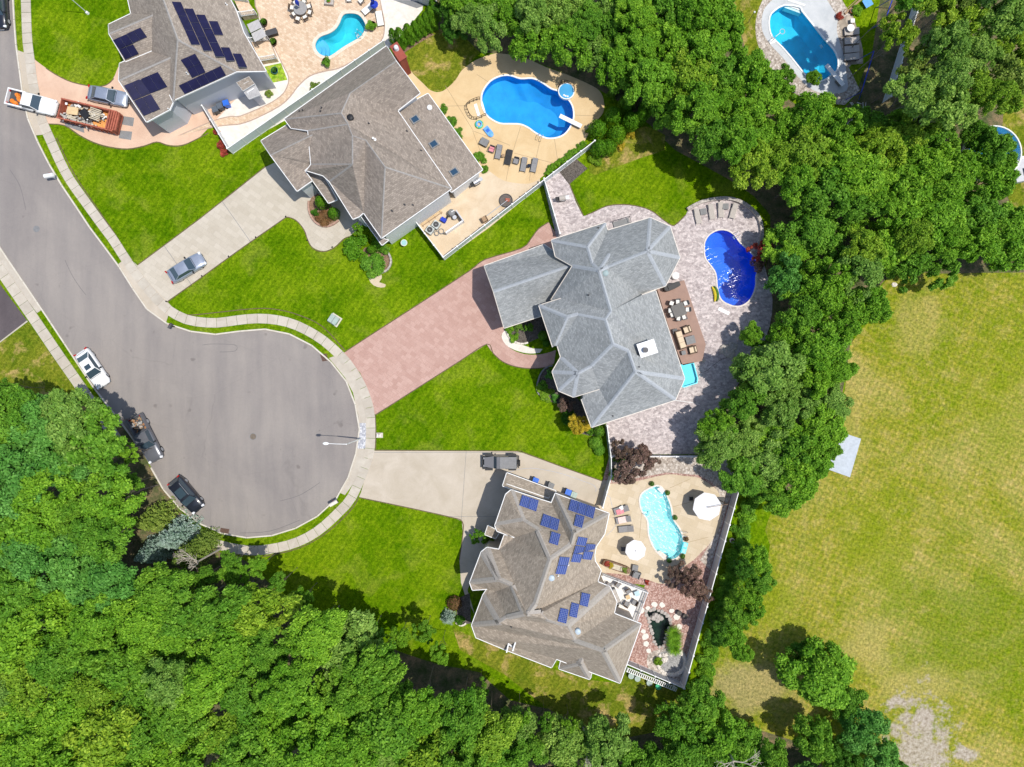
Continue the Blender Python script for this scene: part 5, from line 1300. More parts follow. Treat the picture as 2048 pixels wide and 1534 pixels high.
def cabin(root, paint_, base, top, zb, zt, sunroof=None, glassname=True):
    """base, top: (x_rear, x_front, halfwidth_rear, halfwidth_front)"""
    br, bf, bwr, bwf = base; tr, tf, twr, twf = top
    Bv = [(br, -bwr, zb), (bf, -bwf, zb), (bf, bwf, zb), (br, bwr, zb)]; Tv = [(tr, -twr, zt), (tf, -twf, zt), (tf, twf, zt), (tr, twr, zt)]
    def side(name, i, j, sh=0.06):
        a, b, c, d = (Vector(v) for v in (Bv[i], Bv[j], Tv[j], Tv[i]))
        n = (b-a).cross(d-a).normalized(); c0 = (a+b+c+d)/4
        q = [v+(c0-v)*sh+n*0.008 for v in (a, b, c, d)]
        MB().add(q+[v-n*0.02 for v in q], [(0, 1, 2, 3), (0, 4, 5, 1), (1, 5, 6, 2), (2, 6, 7, 3), (3, 7, 4, 0)]).obj(name, M['carglass'], root)
    m = MB(); m.add(Bv+Tv, [(0, 1, 5, 4), (1, 2, 6, 5), (2, 3, 7, 6), (3, 0, 4, 7)]); m.obj('pillars', paint_, root)
    # roof skin, slightly domed
    nx, ny = 6, 6; vs_ = []; fs = []
    for i in range(nx+1):
        for j in range(ny+1):
            u, v = i/nx, j/ny; x = tr+(tf-tr)*u; w_ = twr+(twf-twr)*u; y = -w_+2*w_*v
            vs_.append((x, y, zt+0.07*(1-(2*v-1)**2)*(1-(2*u-1)**4)+0.0))
    for i in range(nx):
        for j in range(ny): fs.append((i*(ny+1)+j, (i+1)*(ny+1)+j, (i+1)*(ny+1)+j+1, i*(ny+1)+j+1))
    MB().add(vs_, fs).obj('roof_panel', paint_, root, smooth=True)
    side('windshield', 1, 2); side('rear_window', 3, 0); side('side_window', 0, 1, 0.10); side('side_window', 2, 3, 0.10)
    if sunroof: MB().box(((sunroof[0]+sunroof[1])/2, 0, zt+0.068), (sunroof[1]-sunroof[0], sunroof[2], 0.02)).obj('sunroof', M['carglass'], root)
def wheels(root, xs, w_, r=0.34, wd=0.22):
    tm = MB().cyl((0, -wd/2, 0), (0, wd/2, 0), r, r, 18).mesh('wheel', M['rubber']); rm = MB().cyl((0, -wd/2-0.01, 0), (0, wd/2+0.01, 0), r*0.62, r*0.62, 12).mesh('rim', M['alu'])
    for x in xs:
        for s in (-1, 1):
            o = link('wheel', tm, root, (x, s*w_, r)); link('rim', rm, o)
def trim(root, L, W, zh=0.66, tl=0.85, mirror=(0.55, 0.98)):
    for s in (-1, 1):
        MB().box((L/2-0.16, s*(W/2-0.24), zh), (0.26, 0.32, 0.14), rz=-s*0.35).obj('headlight', M['lamp'], root)
        MB().box((-L/2+0.10, s*(W/2-0.22), tl), (0.14, 0.34, 0.16), rz=s*0.3).obj('tail_light', M['redlight'], root)
        MB().box((mirror[0], s*(W/2+0.07), mirror[1]), (0.16, 0.22, 0.14)).obj('wing_mirror', M['black'], root)
    MB().box((L/2-0.03, 0, 0.42), (0.06, W*0.55, 0.2)).obj('grille', M['black'], root)
    MB().box((L/2-0.0, 0, 0.30), (0.02, 0.5, 0.12)).obj('number_plate', M['white'], root)
def sedan(label, px, py, ang, pt, L=4.8, W=1.86, sunroof=None):
    root = thing('sedan_car', label, 'car', P(px, py, 0), R(ang)); h = L/2; w_ = W/2
    st = [(-h, w_*.72, .32, .55, .62, 0), (-h+.06, w_*.84, .26, .66, .80, .01), (-h+.25, w_*.93, .24, .76, .92, .03), (-h+.8, w_*.99, .24, .80, .965, .03), (-h+1.5, w_, .24, .82, .95, .02), (0, w_, .24, .83, .93, .0),
          (.9, w_, .24, .80, .93, .03), (1.35, w_*.99, .24, .76, .90, .05), (h-.5, w_*.96, .24, .70, .80, .05), (h-.2, w_*.88, .26, .62, .70, .04), (h-.05, w_*.76, .30, .55, .58, .02), (h, w_*.6, .34, .48, .50, 0)]
    loft(MB(), st).obj('body', pt, root, smooth=True)
    cabin(root, pt, (-h+.55, 1.05, w_*.86, w_*.90), (-h+1.35, .32, w_*.68, w_*.70), .92, 1.40, sunroof)
    wheels(root, (-h+.98, h-.95), w_-.13); trim(root, L, W)
    MB().box((-h+.32, 0, .955), (.04, W*.62, .01)).obj('boot_seam', M['black'], root); MB().box((1.12, 0, .955), (.05, W*.72, .02)).obj('wiper_cowl', M['black'], root)
    return root
def suv(label, px, py, ang, pt, L=4.7, W=1.92):
    root = thing('suv_car', label, 'car', P(px, py, 0), R(ang)); h = L/2; w_ = W/2
    st = [(-h, w_*.80, .36, .75, .85, 0), (-h+.08, w_*.90, .30, .95, 1.05, .0), (-h+.5, w_*.98, .28, 1.0, 1.10, 0), (0, w_, .28, 1.0, 1.08, 0), (.9, w_, .28, .98, 1.08, .03), (1.3, w_*.98, .28, .94, 1.05, .05), (h-.4, w_*.94, .28, .86, .95, .05), (h-.1, w_*.84, .32, .72, .78, .03), (h, w_*.66, .38, .6, .62, 0)]
    loft(MB(), st).obj('body', pt, root, smooth=True)
    cabin(root, pt, (-h+.12, 1.12, w_*.88, w_*.90), (-h+.55, .45, w_*.74, w_*.74), 1.06, 1.66, (-1.0, .15, 1.0))
    for s in (-1, 1): MB().tube([(-1.5, s*.66, 1.68), (-1.4, s*.66, 1.76), (.1, s*.66, 1.76), (.3, s*.66, 1.68)], .025, 5).obj('roof_rail', M['alu'], root)
    wheels(root, (-h+.95, h-.92), w_-.13, .38); trim(root, L, W, .80, 1.0, (.75, 1.12)); return root
def pickup(label, px, py, ang, pt, L=5.9, W=2.02, bed=-0.85, load=None):
    root = thing('pickup_truck', label, 'truck', P(px, py, 0), R(ang)); h = L/2; w_ = W/2
    st = [(bed, w_, .42, 1.0, 1.12, 0), (0, w_, .42, 1.02, 1.14, 0), (1.1, w_, .42, 1.02, 1.15, .03), (1.5, w_*.99, .42, 1.0, 1.13, .05), (h-.5, w_*.95, .42, .95, 1.05, .05), (h-.12, w_*.86, .44, .82, .92, .03), (h, w_*.7, .5, .7, .74, 0)]
    loft(MB(), st).obj('body', pt, root, smooth=True)
    bl = bed-(-h); bx = (-h+bed)/2
    MB().box((bx, 0, .60), (bl-.02, W*.96, .1)).obj('bed_floor', M['darkgrey'], root)
    for s in (-1, 1): MB().box((bx, s*(w_-.09), .83), (bl, .17, .60)).obj('bed_side', pt, root)
    MB().box((-h+.06, 0, .83), (.11, W-.36, .60)).obj('tailgate', pt, root); MB().box((bed-.04, 0, .83), (.06, W-.36, .60)).obj('bulkhead', pt, root)
    MB().box((-h-.06, 0, .55), (.14, W*.9, .18)).obj('rear_bumper', M['chrome'], root)
    cabin(root, pt, (bed+.02, 1.25, w_*.90, w_*.90), (bed+.22, .55, w_*.74, w_*.74), 1.12, 1.78)
    wheels(root, (-h+1.1, h-1.0), w_-.14, .40, .26); trim(root, L, W, .92, .85, (.85, 1.22)); return root
sedan('silver sedan parked close to the blue house next to the red dumpster', *A_((1065, 943))[0], -11, M['p_silver'], 4.85)
sedan('silver-blue sedan alone on the long cream driveway', *T_((605, 910))[0], 31, M['p_silver'], 4.75)
sedan('white sedan with dark sunroof parked at the kerb by the road bend', *Z_((918, 1232))[0], -56, M['p_white'], 5.0, 1.95, (-.45, .12, .72))
suv('black sport utility car parked on the round turning area near the woods', *W_((527, 787))[0], -50, M['p_black'], 4.75)
suv('dark car at the kerb in the upper corner beside the first lawn', 6, 22, -87, M['p_black'], 4.9)
pk = pickup('white pickup truck with orange bags in its bed backed onto the road edge', *A_((352, 1008))[0], -14, M['p_white'], 6.0)
for i, (x, y) in enumerate(((-2.0, .45), (-1.8, .2), (-1.65, -.1), (-2.2, -.5), (-2.4, -.35), (-1.9, -.55))):
    b_ = tag(link('rubble_bag', ROCKS[i % 5], None, pk.location+Matrix.Rotation(R(-14), 3, 'Z') @ Vector((x, y, .66)), i, (.30, .3, .5)), ('orange bag lying by the left side wall', 'orange bag just behind it', 'orange bag in the middle', 'orange bag by the tailgate corner', 'orange bag touching the tailgate bag', 'orange bag by the right side wall')[i]+' of the white pickup bed', 'bag', 'orange bags in the white pickup bed')
    b_.data = b_.data.copy(); b_.data.materials[0] = M['orange']
gp = pickup('grey pickup truck parked with its side under the tree crowns', *W_((222, 365))[0], -63, M['p_grey'], 5.9, 2.0, -0.95)
ll = plain('leaf_litter', (0.34, 0.17, 0.08), 0.9, var=0.5, scale=8)
for k in range(26): MB().box((-1.95+random.uniform(-.75, .75), random.uniform(-.65, .65), .72+random.uniform(0, .18)), (random.uniform(.15, .45), random.uniform(.08, .3), .1), random.uniform(0, 3)).obj('bed_load', [ll, M['wood'], M['debris']][k % 3], gp)
def jeep(label, px, py, ang):
    root = thing('jeep_car', label, 'car', P(px, py, 0), R(ang)); pt = M['p_jeep']
    MB().box((-.55, 0, .85), (2.7, 1.55, .62)).obj('body', pt, root)
    hb = MB(); hb.add([(.8, -.78, .5), (2.05, -.62, .5), (2.05, .62, .5), (.8, .78, .5), (.8, -.72, 1.16), (2.0, -.56, 1.08), (2.0, .56, 1.08), (.8, .72, 1.16)], [(0, 1, 5, 4), (1, 2, 6, 5), (2, 3, 7, 6), (3, 0, 4, 7), (4, 5, 6, 7)]); hb.obj('hood', pt, root)
    for sx in (-1.35, 1.45):
        for s in (-1, 1): MB().box((sx, s*.85, .92), (.95, .30, .08)).obj('fender', M['black'], root)
    cabin(root, pt, (-1.95, .86, .76, .74), (-1.85, .50, .70, .68), 1.15, 1.78)
    MB().box((-.85, 0, 1.84), (1.95, 1.36, .06)).obj('hardtop', M['midgrey'], root)
    for k in range(5): MB().box((-.85, -.5+k*.25, 1.88), (1.7, .06, .02)).obj('roof_rib', M['fabric_grey'], root)
    MB().cyl((-2.05, .1, 1.0), (-2.3, .1, 1.0), .38, .38, 16).obj('spare_wheel', M['rubber'], root)
    MB().box((2.2, 0, .55), (.2, 1.5, .2)).obj('front_bumper', M['black'], root)
    MB().box((-2.1, 0, .55), (.15, 1.5, .2)).obj('rear_bumper', M['black'], root)
    wheels(root, (-1.35, 1.45), .82, .40, .26)
    for s in (-1, 1): MB().cyl((2.02, s*.45, .88), (2.08, s*.45, .88), .13, .13, 10).obj('headlight', M['lamp'], root); MB().box((.7, s*.98, 1.2), (.14, .2, .16)).obj('wing_mirror', M['black'], root)
jeep('dark grey boxy off-road car with ribbed hard top beside the tan-roofed house', *J_((490, 203))[0], 180)

# roll-off dumpster with debris
dp = thing('dumpster', 'open red steel roll-off dumpster full of grey debris on the salmon driveway', 'dumpster', P(*A_((905, 1145))[0]), R(-13.5))
DL, DW, DH = 6.7, 2.3, 1.3
MB().box((0, 0, .25), (DL, DW-.1, .12)).obj('floor', M['rust'], dp)
for s in (-1, 1):
    MB().box((0, s*(DW/2-.04), .2+DH/2), (DL, .08, DH)).obj('side_wall', M['red_metal'], dp)
    MB().box((0, s*(DW/2+.02), .2+DH), (DL+.1, .14, .12)).obj('top_rail', M['red_metal'], dp)
    for k in range(11): MB().box((-DL/2+.35+k*.63, s*(DW/2+.06), .2+DH/2), (.1, .12, DH)).obj('rib', M['red_metal'], dp)
MB().box((-DL/2, 0, .2+DH/2), (.08, DW, DH)).obj('end_wall', M['red_metal'], dp)
for k in range(5): MB().box((DL/2-.15+k*.0+(.28*k-.5), 0, 1.62-abs(k-2)*.0), (.16, DW*.96, .22)).obj('end_rib', M['red_metal'], dp)
MB().box((DL/2+.1, 0, .2+DH/2), (.08, DW, DH)).obj('end_door', M['red_metal'], dp)
for i in range(95):
    x = random.uniform(-3.2, 1.4); y = random.uniform(-1.05, 1.05) if x < .8 else random.uniform(.1, 1.05)
    k = random.random(); z = .45+random.uniform(0, .75)
    d_ = (random.uniform(.5, 1.5), random.uniform(.08, .25), .06) if k < .6 else (random.uniform(.2, .5), random.uniform(.2, .5), random.uniform(.1, .3))
    MB().box((0, 0, 0), d_, random.uniform(-.5, .5) if k < .4 else random.uniform(0, 3), ry=random.uniform(-.25, .25)).obj('scrap', [M['debris'], M['plank'], M['white'], M['darkgrey']][int(random.random()*3.6)], dp, loc=(x, y, z))
MB().box((0, 0, 0), (1.3, .9, .12), .1).obj('board', M['cardboard'], dp, loc=(-1.9, .1, 1.25))
MB().box((0, 0, 0), (1.1, .8, .5), -.7).obj('box', M['black'], dp, loc=(-.35, .05, 1.2))
for k in range(7): MB().box((0, 0, 0), (1.4, .12, .06), -.1).obj('board', M['plank'], dp, loc=(.75, .95-k*.2, 1.25))

# ---------------------------------------------------------------- street furniture
def streetlight():
    b = P(*W_((1832, 369))[0]); t = thing('street_light', 'white curved-arm street light leaning over the round turning area', 'street light', b)
    MB().cyl((0, 0, 0), (0, 0, .15), .16, .14, 12).obj('base_flange', M['alu'], t)
    MB().cyl((0, 0, .1), (0, 0, 7.6), .09, .06, 12).obj('pole', M['white'], t)
    e0 = P(694, 884.5, 7.5)-b; e1 = P(656, 887, 7.9)-b
    MB().tube([Vector((0, 0, 7.55)), Vector((0, 0, 7.6)).lerp(e1, .5)+Vector((0, 0, .12)), e1], .035, 8).obj('arm', M['white'], t)
    hd = MB().ball((0, 0, 0), .17, 12, 6, 0, .5).obj('lamp_head', M['white'], t, loc=e1+Vector((-.25, 0, 0))); hd.scale = (2.0, 1.0, 1.0)
streetlight()
t = thing('flagpole', 'slim white pole on the lawn beside the blue house, top beyond the frame', 'pole', P(*A_((842, 128))[0]))
MB().cyl((0, 0, 0), (0, 0, 6.5), .05, .03, 8).obj('pole', M['white'], t); MB().cyl((0, 0, 0), (0, 0, .3), .2, .15, 10).obj('base', M['white'], t); MB().ball((0, 0, 6.55), .09, 8, 5).obj('finial', M['lamp'], t)
def manhole(label, px, py, r=.33, m=None):
    t = thing('manhole_cover', label, 'manhole cover', P(px, py)+Vector((0, 0, .012)))
    MB().cyl((0, 0, 0), (0, 0, .006), r+.06, r+.06, 24).obj('frame', M['midgrey'], t); MB().cyl((0, 0, 0), (0, 0, .012), r, r, 24).obj('lid', m or plain('iron_lid', (.16, .13, .10), .7, var=.4, scale=14), t)
manhole('round brown manhole cover in the middle of the turning area', *W_((1010, 353))[0], .36)
manhole('round manhole cover on the straight stretch of road', 73, 458, .34, M['midgrey'])
def grate(label, quad):
    c = (sum(q[0] for q in quad)/4, sum(q[1] for q in quad)/4); o = P(*c); t = thing('storm_drain', label, 'storm drain', o+Vector((0, 0, .012)))
    pts = [tuple((P(*q)-o)[:2]) for q in quad]; MB().prism(pts, 0, .01).obj('pit', M['black'], t)
    a, b, c_, d = (Vector((*p, 0)) for p in pts); n = 9
    for i in range(n):
        u = (i+.3)/n; v = u+.4/n; q = [a.lerp(b, u), a.lerp(b, v), d.lerp(c_, v), d.lerp(c_, u)]
        MB().prism([tuple(w_[:2]) for w_ in q], .01, .03).obj('bar', plain('rusty_bar', (.22, .12, .08), .8) if i == 0 else bpy.data.materials['rusty_bar'], t)
grate('slotted storm drain in the gutter at the bottom of the turning area', W_((765, 1045), (830, 1055), (822, 1098), (755, 1085)))
grate('slotted storm drain in the gutter beside the top of the pink driveway', [(640, 709), (653, 707), (657, 721), (645, 723)])
def mailbox(label, px, py, ang, body, post, big=1.0):
    t = thing('mailbox', label, 'mailbox', P(px, py), R(ang))
    MB().box((0, 0, .5), (.12, .12, 1.0)).obj('post', post, t); MB().box((.0, 0, .98), (.5*big, .16, .08)).obj('bracket', post, t)
    m = MB().box((0, 0, 1.12), (.55*big, .24*big, .2)); m.cyl((-.275*big, 0, 1.22), (.275*big, 0, 1.22), .12*big, .12*big, 12); m.obj('box', body, t)
    MB().box((.28*big, 0, 1.16), (.02, .2*big, .24)).obj('door', post, t); MB().box((.1, .14*big, 1.25), (.18, .02, .06)).obj('flag', M['redlight'], t)
mailbox('oversized white mailbox on the kerb below the dumpster driveway', *crop(0, 140, 4.793, [(535, 1040)])[0], 10, M['white'], M['white'], 2.0)
mailbox('dark mailbox on the grass verge by the cream driveway', *T_((498, 1355))[0], 60, M['darkgrey'], M['black'], 1.2)
mailbox('cream mailbox on the paved corner at the lower driveway', *W_((1640, 845))[0], 30, M['rock_white'], M['black'], 1.9)
def cabinet(label, px, py, ang, sx, sy, h, m):
    t = thing('utility_box', label, 'utility box', P(px, py), R(ang)); MB().box((0, 0, .05), (sx+.3, sy+.3, .1)).obj('pad', M['kerb'], t)
    MB().box((0, 0, .1+h/2), (sx, sy, h)).obj('cabinet', m, t); MB().box((0, 0, .12+h), (sx+.06, sy+.06, .05)).obj('lid', m, t); MB().box((0, sy/2+.02, .3+h/2), (sx*.4, .04, .1)).obj('latch', M['midgrey'], t); MB().box((0, 0, .155+h), (.05, sy, .02)).obj('ridge', M['midgrey'], t)
gb = plain('grey_green_box', (.34, .42, .37), .5)
cabinet('square grey-green utility box on the lawn above the turning area', *F_((528, 1438))[0], -33, 1.05, .95, .7, gb)
cabinet('tiny pale utility box on the lawn behind the street light', *W_((1970, 343))[0], 0, .5, .3, .35, M['rock_white'])
def irr(label, px, py, m=None):
    t = thing('path_light', label, 'garden light', P(px, py)); MB().cyl((0, 0, 0), (0, 0, .35), .02, .02, 6).obj('stake', M['black'], t); MB().cyl((0, 0, .35), (0, 0, .42), .09, .04, 10).obj('shade', M['black'], t)
for i, (u, v) in enumerate(((1125, 672), (917, 818), (712, 968), (1355, 514), (440, 1163), (1518, 695), (1710, 748))):
    irr(('small black path light on the lawn edge, third above the silver-blue sedan', 'small black path light on the lawn edge, second above the silver-blue sedan', 'small black path light on the lawn edge beside the silver-blue sedan', 'small black path light at the point where the cream driveway widens', 'small black path light at the lower corner of the cream driveway', 'small black path light on the inner curve of the cream front walk', 'small black path light at the far end of the cream front walk')[i], *T_((u, v))[0])

# ---------------------------------------------------------------- garden furniture (prototypes are moved to their first place, then copied)
def lounger_proto(fab, frame, w_=.62, L=1.85, raised=0.35):
    t = thing('sun_lounger', 'x', 'sun lounger')
    MB().box((-.25, 0, .33), (L*.66, w_, .06)).obj('seat', fab, t)
    bl = L*.36; MB().box((L*.08+bl/2*math.cos(raised), 0, .35+bl/2*math.sin(raised)), (bl, w_, .06), ry=-raised).obj('backrest', fab, t)
    f = MB()
    for s in (-1, 1): f.box((-.1, s*(w_/2+.02), .29), (L*.98, .04, .05))
    f.obj('frame', frame, t)
    for x in (-L*.42, L*.3):
        for s in (-1, 1): MB().box((x, s*w_/2, .14), (.05, .05, .28)).obj('leg', frame, t)
    return t
class Kit:
    def __init__(s, proto): s.p = proto; s.used = False
    def put(s, px, py, ang, label, group=None, sc=None, z=0):
        loc = P(px, py)+Vector((0, 0, z))
        if not s.used:
            s.used = True; r = s.p; r.location = loc; r.rotation_euler.z = R(ang); r['label'] = label
            if group: r['group'] = group
            if sc is not None: r.scale = sc
            return r
        return dup(s.p, loc, R(ang), label, group, sc=sc)
lg = Kit(lounger_proto(M['fabric_grey'], M['darkgrey']))
lb = Kit(lounger_proto(M['black'], M['darkgrey'], .68, 2.0, .2))
for (u, v), a, l in (((850, 1078), 78, 'grey mesh lounger with a yellow-green towel next to the pink-towel chair'), ((1090, 1198), 80, 'grey mesh lounger left of the small glass table, on the tan patio'), ((1190, 1205), 78, 'grey mesh lounger at the right end of the row on the tan patio')):
    lg.put(*E_((u, v))[0], a, l, 'loungers in a row on the tan pool patio')
lb.put(*E_((945, 1130))[0], 78, 'black cushioned lounger in the middle of the row on the tan patio', 'loungers in a row on the tan pool patio')
lt = Kit(lounger_proto(M['fabric_taupe'], M['rock_white'], .6, 2.05, .15))
for (u, v), a, l in (((738, 255), 103, 'first beige lounger from the house side, above the deep blue pool'), ((870, 213), 100, 'second beige lounger from the house side, above the deep blue pool'), ((960, 195), 94, 'third beige lounger from the house side, right of the paired one'), ((1083, 205), 75, 'beige lounger turned the other way at the curved wall end')):
    lt.put(*H_((u, v))[0], a, l, 'beige loungers by the curved wall')
l4 = Kit(lounger_proto(M['fabric_grey'], M['darkgrey'], .72, 2.05, .4))
for (u, v), a, l in (((1640, 662), 18, 'grey lounger with pink and white towels, top of the three beside the aqua pool'), ((1660, 757), 12, 'lounger covered by a striped towel, middle of the three beside the aqua pool'), ((1685, 847), 6, 'bare grey lounger, lowest of the three beside the aqua pool')):
    l4.put(*J_((u, v))[0], a, l, 'loungers beside the aqua pool')
stripe = boards('striped_towel', (.74, .55, .5), .12, R(10))
for (u, v), a, m, l, s_ in (((1625, 680), 18, M['fabric_pink'], 'pink towel spread on the top lounger beside the aqua pool', (.9, .6)), ((1640, 645), 30, M['fabric_white'], 'white towel on the top lounger beside the aqua pool', (.5, .45)), ((1655, 758), 12, stripe, 'pink and white striped towel on the middle lounger', (1.2, .75))):
    b = MB(); rs_ = random.Random(u)
    for i in range(6):
        for j in range(4): b.box((s_[0]*((i+.5)/6-.5), s_[1]*((j+.5)/4-.5), rs_.uniform(0, .02)), (s_[0]/6+.01, s_[1]/4+.01, .03))
    o = b.obj('towel', m, None, loc=P(*J_((u, v))[0])+Vector((0, 0, .40)), rz=R(a)); tag(o, l, 'towel')
l5 = Kit(lounger_proto(M['fabric_taupe'], M['wicker'], .8, 1.9, .2))
for i, y in enumerate((66, 84, 101, 116)): l5.put(1701, y, 4, ('topmost', 'second', 'third', 'lowest')[i]+' of the wide tan loungers on the flagstones right of the cyan pool', 'loungers right of the cyan pool')

def chair_proto(seat, frame, arms=True, w_=.55, back=.4, z=.45, name='patio_chair'):
    t = thing(name, 'x', 'chair')
    MB().box((0, 0, z), (w_, w_, .08)).obj('seat', seat, t); MB().box((-w_/2-.02, 0, z+back/2+.05), (.07, w_, back), ry=-.15).obj('backrest', frame, t)
    if arms:
        for s in (-1, 1): MB().box((0, s*(w_/2+.03), z+.2), (w_, .06, .05)).obj('armrest', frame, t)
    for x in (-1, 1):
        for y in (-1, 1): MB().box((x*w_*.43, y*w_*.43, z/2), (.05, .05, z)).obj('leg', frame, t)
    return t
# round dining set of the blue house
t = thing('round_table', 'round grey patio table with a folded blue umbrella above it', 'table', P(*C_((690, 108))[0]))
MB().cyl((0, 0, .70), (0, 0, .76), .82, .82, 28).obj('tabletop', plain('grey_glass_top', (.30, .29, .28), .5), t); MB().cyl((0, 0, 0), (0, 0, .7), .1, .1, 10).obj('pedestal', M['wicker'], t); MB().cyl((0, 0, 0), (0, 0, .05), .4, .4, 14).obj('foot', M['wicker'], t)
def closed_umbrella(label, px, py, dx, dy, h=2.5, m=None):
    t = thing('closed_umbrella', label, 'umbrella', P(px, py)); MB().cyl((0, 0, 0), (0, 0, h), .03, .03, 8).obj('pole', M['alu'], t)
    b = MB(); n = 12; vs_ = []; fs = []
    for k in range(6):
        s = k/5; r = .05+.22*math.sin(math.pi*min(1, s*1.15))**.7*(1-.3*s)
        for i in range(n): a = 2*math.pi*i/n; q = r*(1 if i % 2 else .62); vs_.append((q*math.cos(a), q*math.sin(a), h-1.35*s))
    for k in range(5):
        for i in range(n): fs.append((k*n+i, k*n+(i+1) % n, (k+1)*n+(i+1) % n, (k+1)*n+i))
    b.add(vs_, fs); b.obj('canopy', m or M['bluefab'], t); MB().ball((0, 0, h+.03), .05, 8, 5).obj('finial', M['alu'], t)
    t.rotation_euler = (dy, dx, 0); return t
closed_umbrella('folded blue umbrella standing through the round patio table', *C_((690, 108))[0], 0, 0)
closed_umbrella('folded blue umbrella beside the white chaises by the turquoise pool', *C_((1400, 95))[0], 0, 0, 2.7)
MB().cyl((0, 0, 1.2), (0, 0, 1.45), .5, .35, 12).obj('cover_skirt', M['bluefab'], bpy.data.objects['closed_umbrella.001'])
cw = Kit(chair_proto(M['fabric_white'], M['wicker']))
cx, cy = C_((690, 108))[0]
for i, (u, v) in enumerate(((607, 95), (628, 152), (662, 203), (735, 188), (779, 140), (772, 82), (720, 40), (640, 42))):
    x, y = C_((u, v))[0]; a = math.degrees(math.atan2(-(cy-y), (cx-x)))
    cw.put(x, y, a, 'white-cushioned wicker chair at the round patio table, '+('on the house side above', 'on the house side below', 'at the lower left', 'at the bottom', 'at the lower right', 'at the upper right', 'at the top edge', 'behind the folded umbrella')[i], 'chairs round the patio table')
cw.put(*C_((1150, 10))[0], -90, 'white-cushioned chair alone at the top edge above the turquoise pool', 'chairs above the turquoise pool'); cw.put(*C_((1265, 28))[0], -140, 'white-cushioned chair beside the white chaise above the turquoise pool', 'chairs above the turquoise pool')
lw = Kit(lounger_proto(M['fabric_white'], M['wicker'], .75, 1.9, .15))
lw.put(*C_((1335, 92))[0], 40, 'white chaise slanting beside the folded blue umbrella'); lw.put(*C_((1440, 190))[0], 100, 'white chaise at the paved patio corner beside the arborvitae')
t = thing('fire_pit', 'square stone fire pit with a plant bowl at the top edge of the tan pavers', 'fire pit', P(*C_((958, 35))[0]), R(-6)); MB().box((0, 0, .25), (1.05, .7, .5)).obj('surround', M['rock'], t); MB().cyl((0, 0, .5), (0, 0, .6), .2, .25, 12).obj('bowl', M['terracotta'], t); link('plant', SHRUB[0], t, (0, 0, .55), 0, (.25, .25, .25))
t = thing('storage_box', 'long black storage box beside the potted plants by the deck stairs', 'box', P(*C_((412, 332))[0]), R(17)); MB().box((0, 0, .3), (1.35, .65, .6)).obj('body', M['black'], t); MB().box((0, 0, .62), (1.4, .7, .06)).obj('lid', M['darkgrey'], t)
def pot_plant(label, px, py, r=.42, kind=None, leafk='mid', pot=None, h=.5):
    t = thing('potted_plant', label, 'plant', P(px, py)); MB().cyl((0, 0, 0), (0, 0, h), r*.7, r, 16).cyl((0, 0, h-.04), (0, 0, h), r*1.06, r*1.06, 16).obj('pot', pot or M['wicker'], t)
    o = link('foliage', (kind or SHRUB[1]), t, (0, 0, h*.8), random.random()*6, (r*1.25, r*1.25, r*1.5))
    o.material_slots[0].link = 'OBJECT'; o.material_slots[0].material = LEAF[leafk]; return t
pot_plant('large potted palm nearest the round table, beside the deck stairs', *C_((335, 232))[0], .45, TUFT[1]); pot_plant('large potted palm beside the black storage box', *C_((425, 418))[0], .45, TUFT[1])
pot_plant('potted bush between the turquoise pool and the white chaise', *C_((1370, 262))[0], .5, None, 'bright', M['brown_mulch']); pot_plant('potted bush on the pavers below the turquoise pool steps', *C_((930, 605))[0], .45, None, 'mid', M['brown_mulch'])
pot_plant('spiky agave in a teal pot on the bright green bed', *C_((438, 690))[0], .4, TUFT[1], 'cool', plain('teal_glaze', (.03, .2, .3), .3))
def canopy(label, quad, z, slats=True):
    o = P(*quad[0]); t = thing('hot_tub_cover', label, 'gazebo', (o.x, o.y, 0))
    A, Bq, Cq, Dq = quad
    for k in range(2):
        q = [(A[0]+(Dq[0]-A[0])*s, A[1]+(Dq[1]-A[1])*s) for s in (k*.5+.01, k*.5+.49)]+[(Bq[0]+(Cq[0]-Bq[0])*s, Bq[1]+(Cq[1]-Bq[1])*s) for s in (k*.5+.49, k*.5+.01)]
        MB().prism([tuple((P(*v, z)-t.location)[:2]) for v in q], z-.06-.12*k, z-.12*k, bottom=True).obj('roof_panel', M['metalroof'], t)
    for q in quad: v = P(*q, z)-t.location; MB().cyl((v.x*.98, v.y*.98, 0), (v.x*.98, v.y*.98, z-.15), .06, .06, 6).obj('post', M['darkgrey'], t)
canopy('two-panel grey gazebo roof against the blue house above the deck stairs', C_((162, 232), (270, 182), (345, 340), (235, 398)), 2.4)
def stairs_rail(name, label, quad, z=.9, n=9):
    """a raised landing with baluster rails on its two long sides"""
    o = P(*quad[0]); t = thing(name, label, 'stairs', (o.x, o.y, 0)); W_l = [P(*q)-t.location for q in quad]
    MB().prism([tuple(v[:2]) for v in W_l], 0, z).obj('landing', M['tanpaver'], t)
    for a, b in ((W_l[0], W_l[1]), (W_l[3], W_l[2])):
        up = Vector((0, 0, z)); MB().tube([a+up+Vector((0, 0, .95)), b+up+Vector((0, 0, .95))], .05, 4).tube([a+up+Vector((0, 0, .1)), b+up+Vector((0, 0, .1))], .04, 4).obj('handrail', M['white'], t)
        for i in range(n+1):
            p = a.lerp(b, i/n)+up; MB().box(p+Vector((0, 0, .5)), (.06, .06, .9) if i % n else (.13, .13, 1.1)).obj('baluster' if i % n else 'newel', M['white'], t)
stairs_rail('deck_stairs', 'white-railed landing below the grey gazebo roof of the blue house', C_((232, 436), (400, 420), (470, 595), (315, 620)), .9)
stairs_rail('deck_stairs', 'white-railed landing at the frame top beside the blue house', C_((70, 40), (205, 60), (280, 175), (140, 195)), .9)
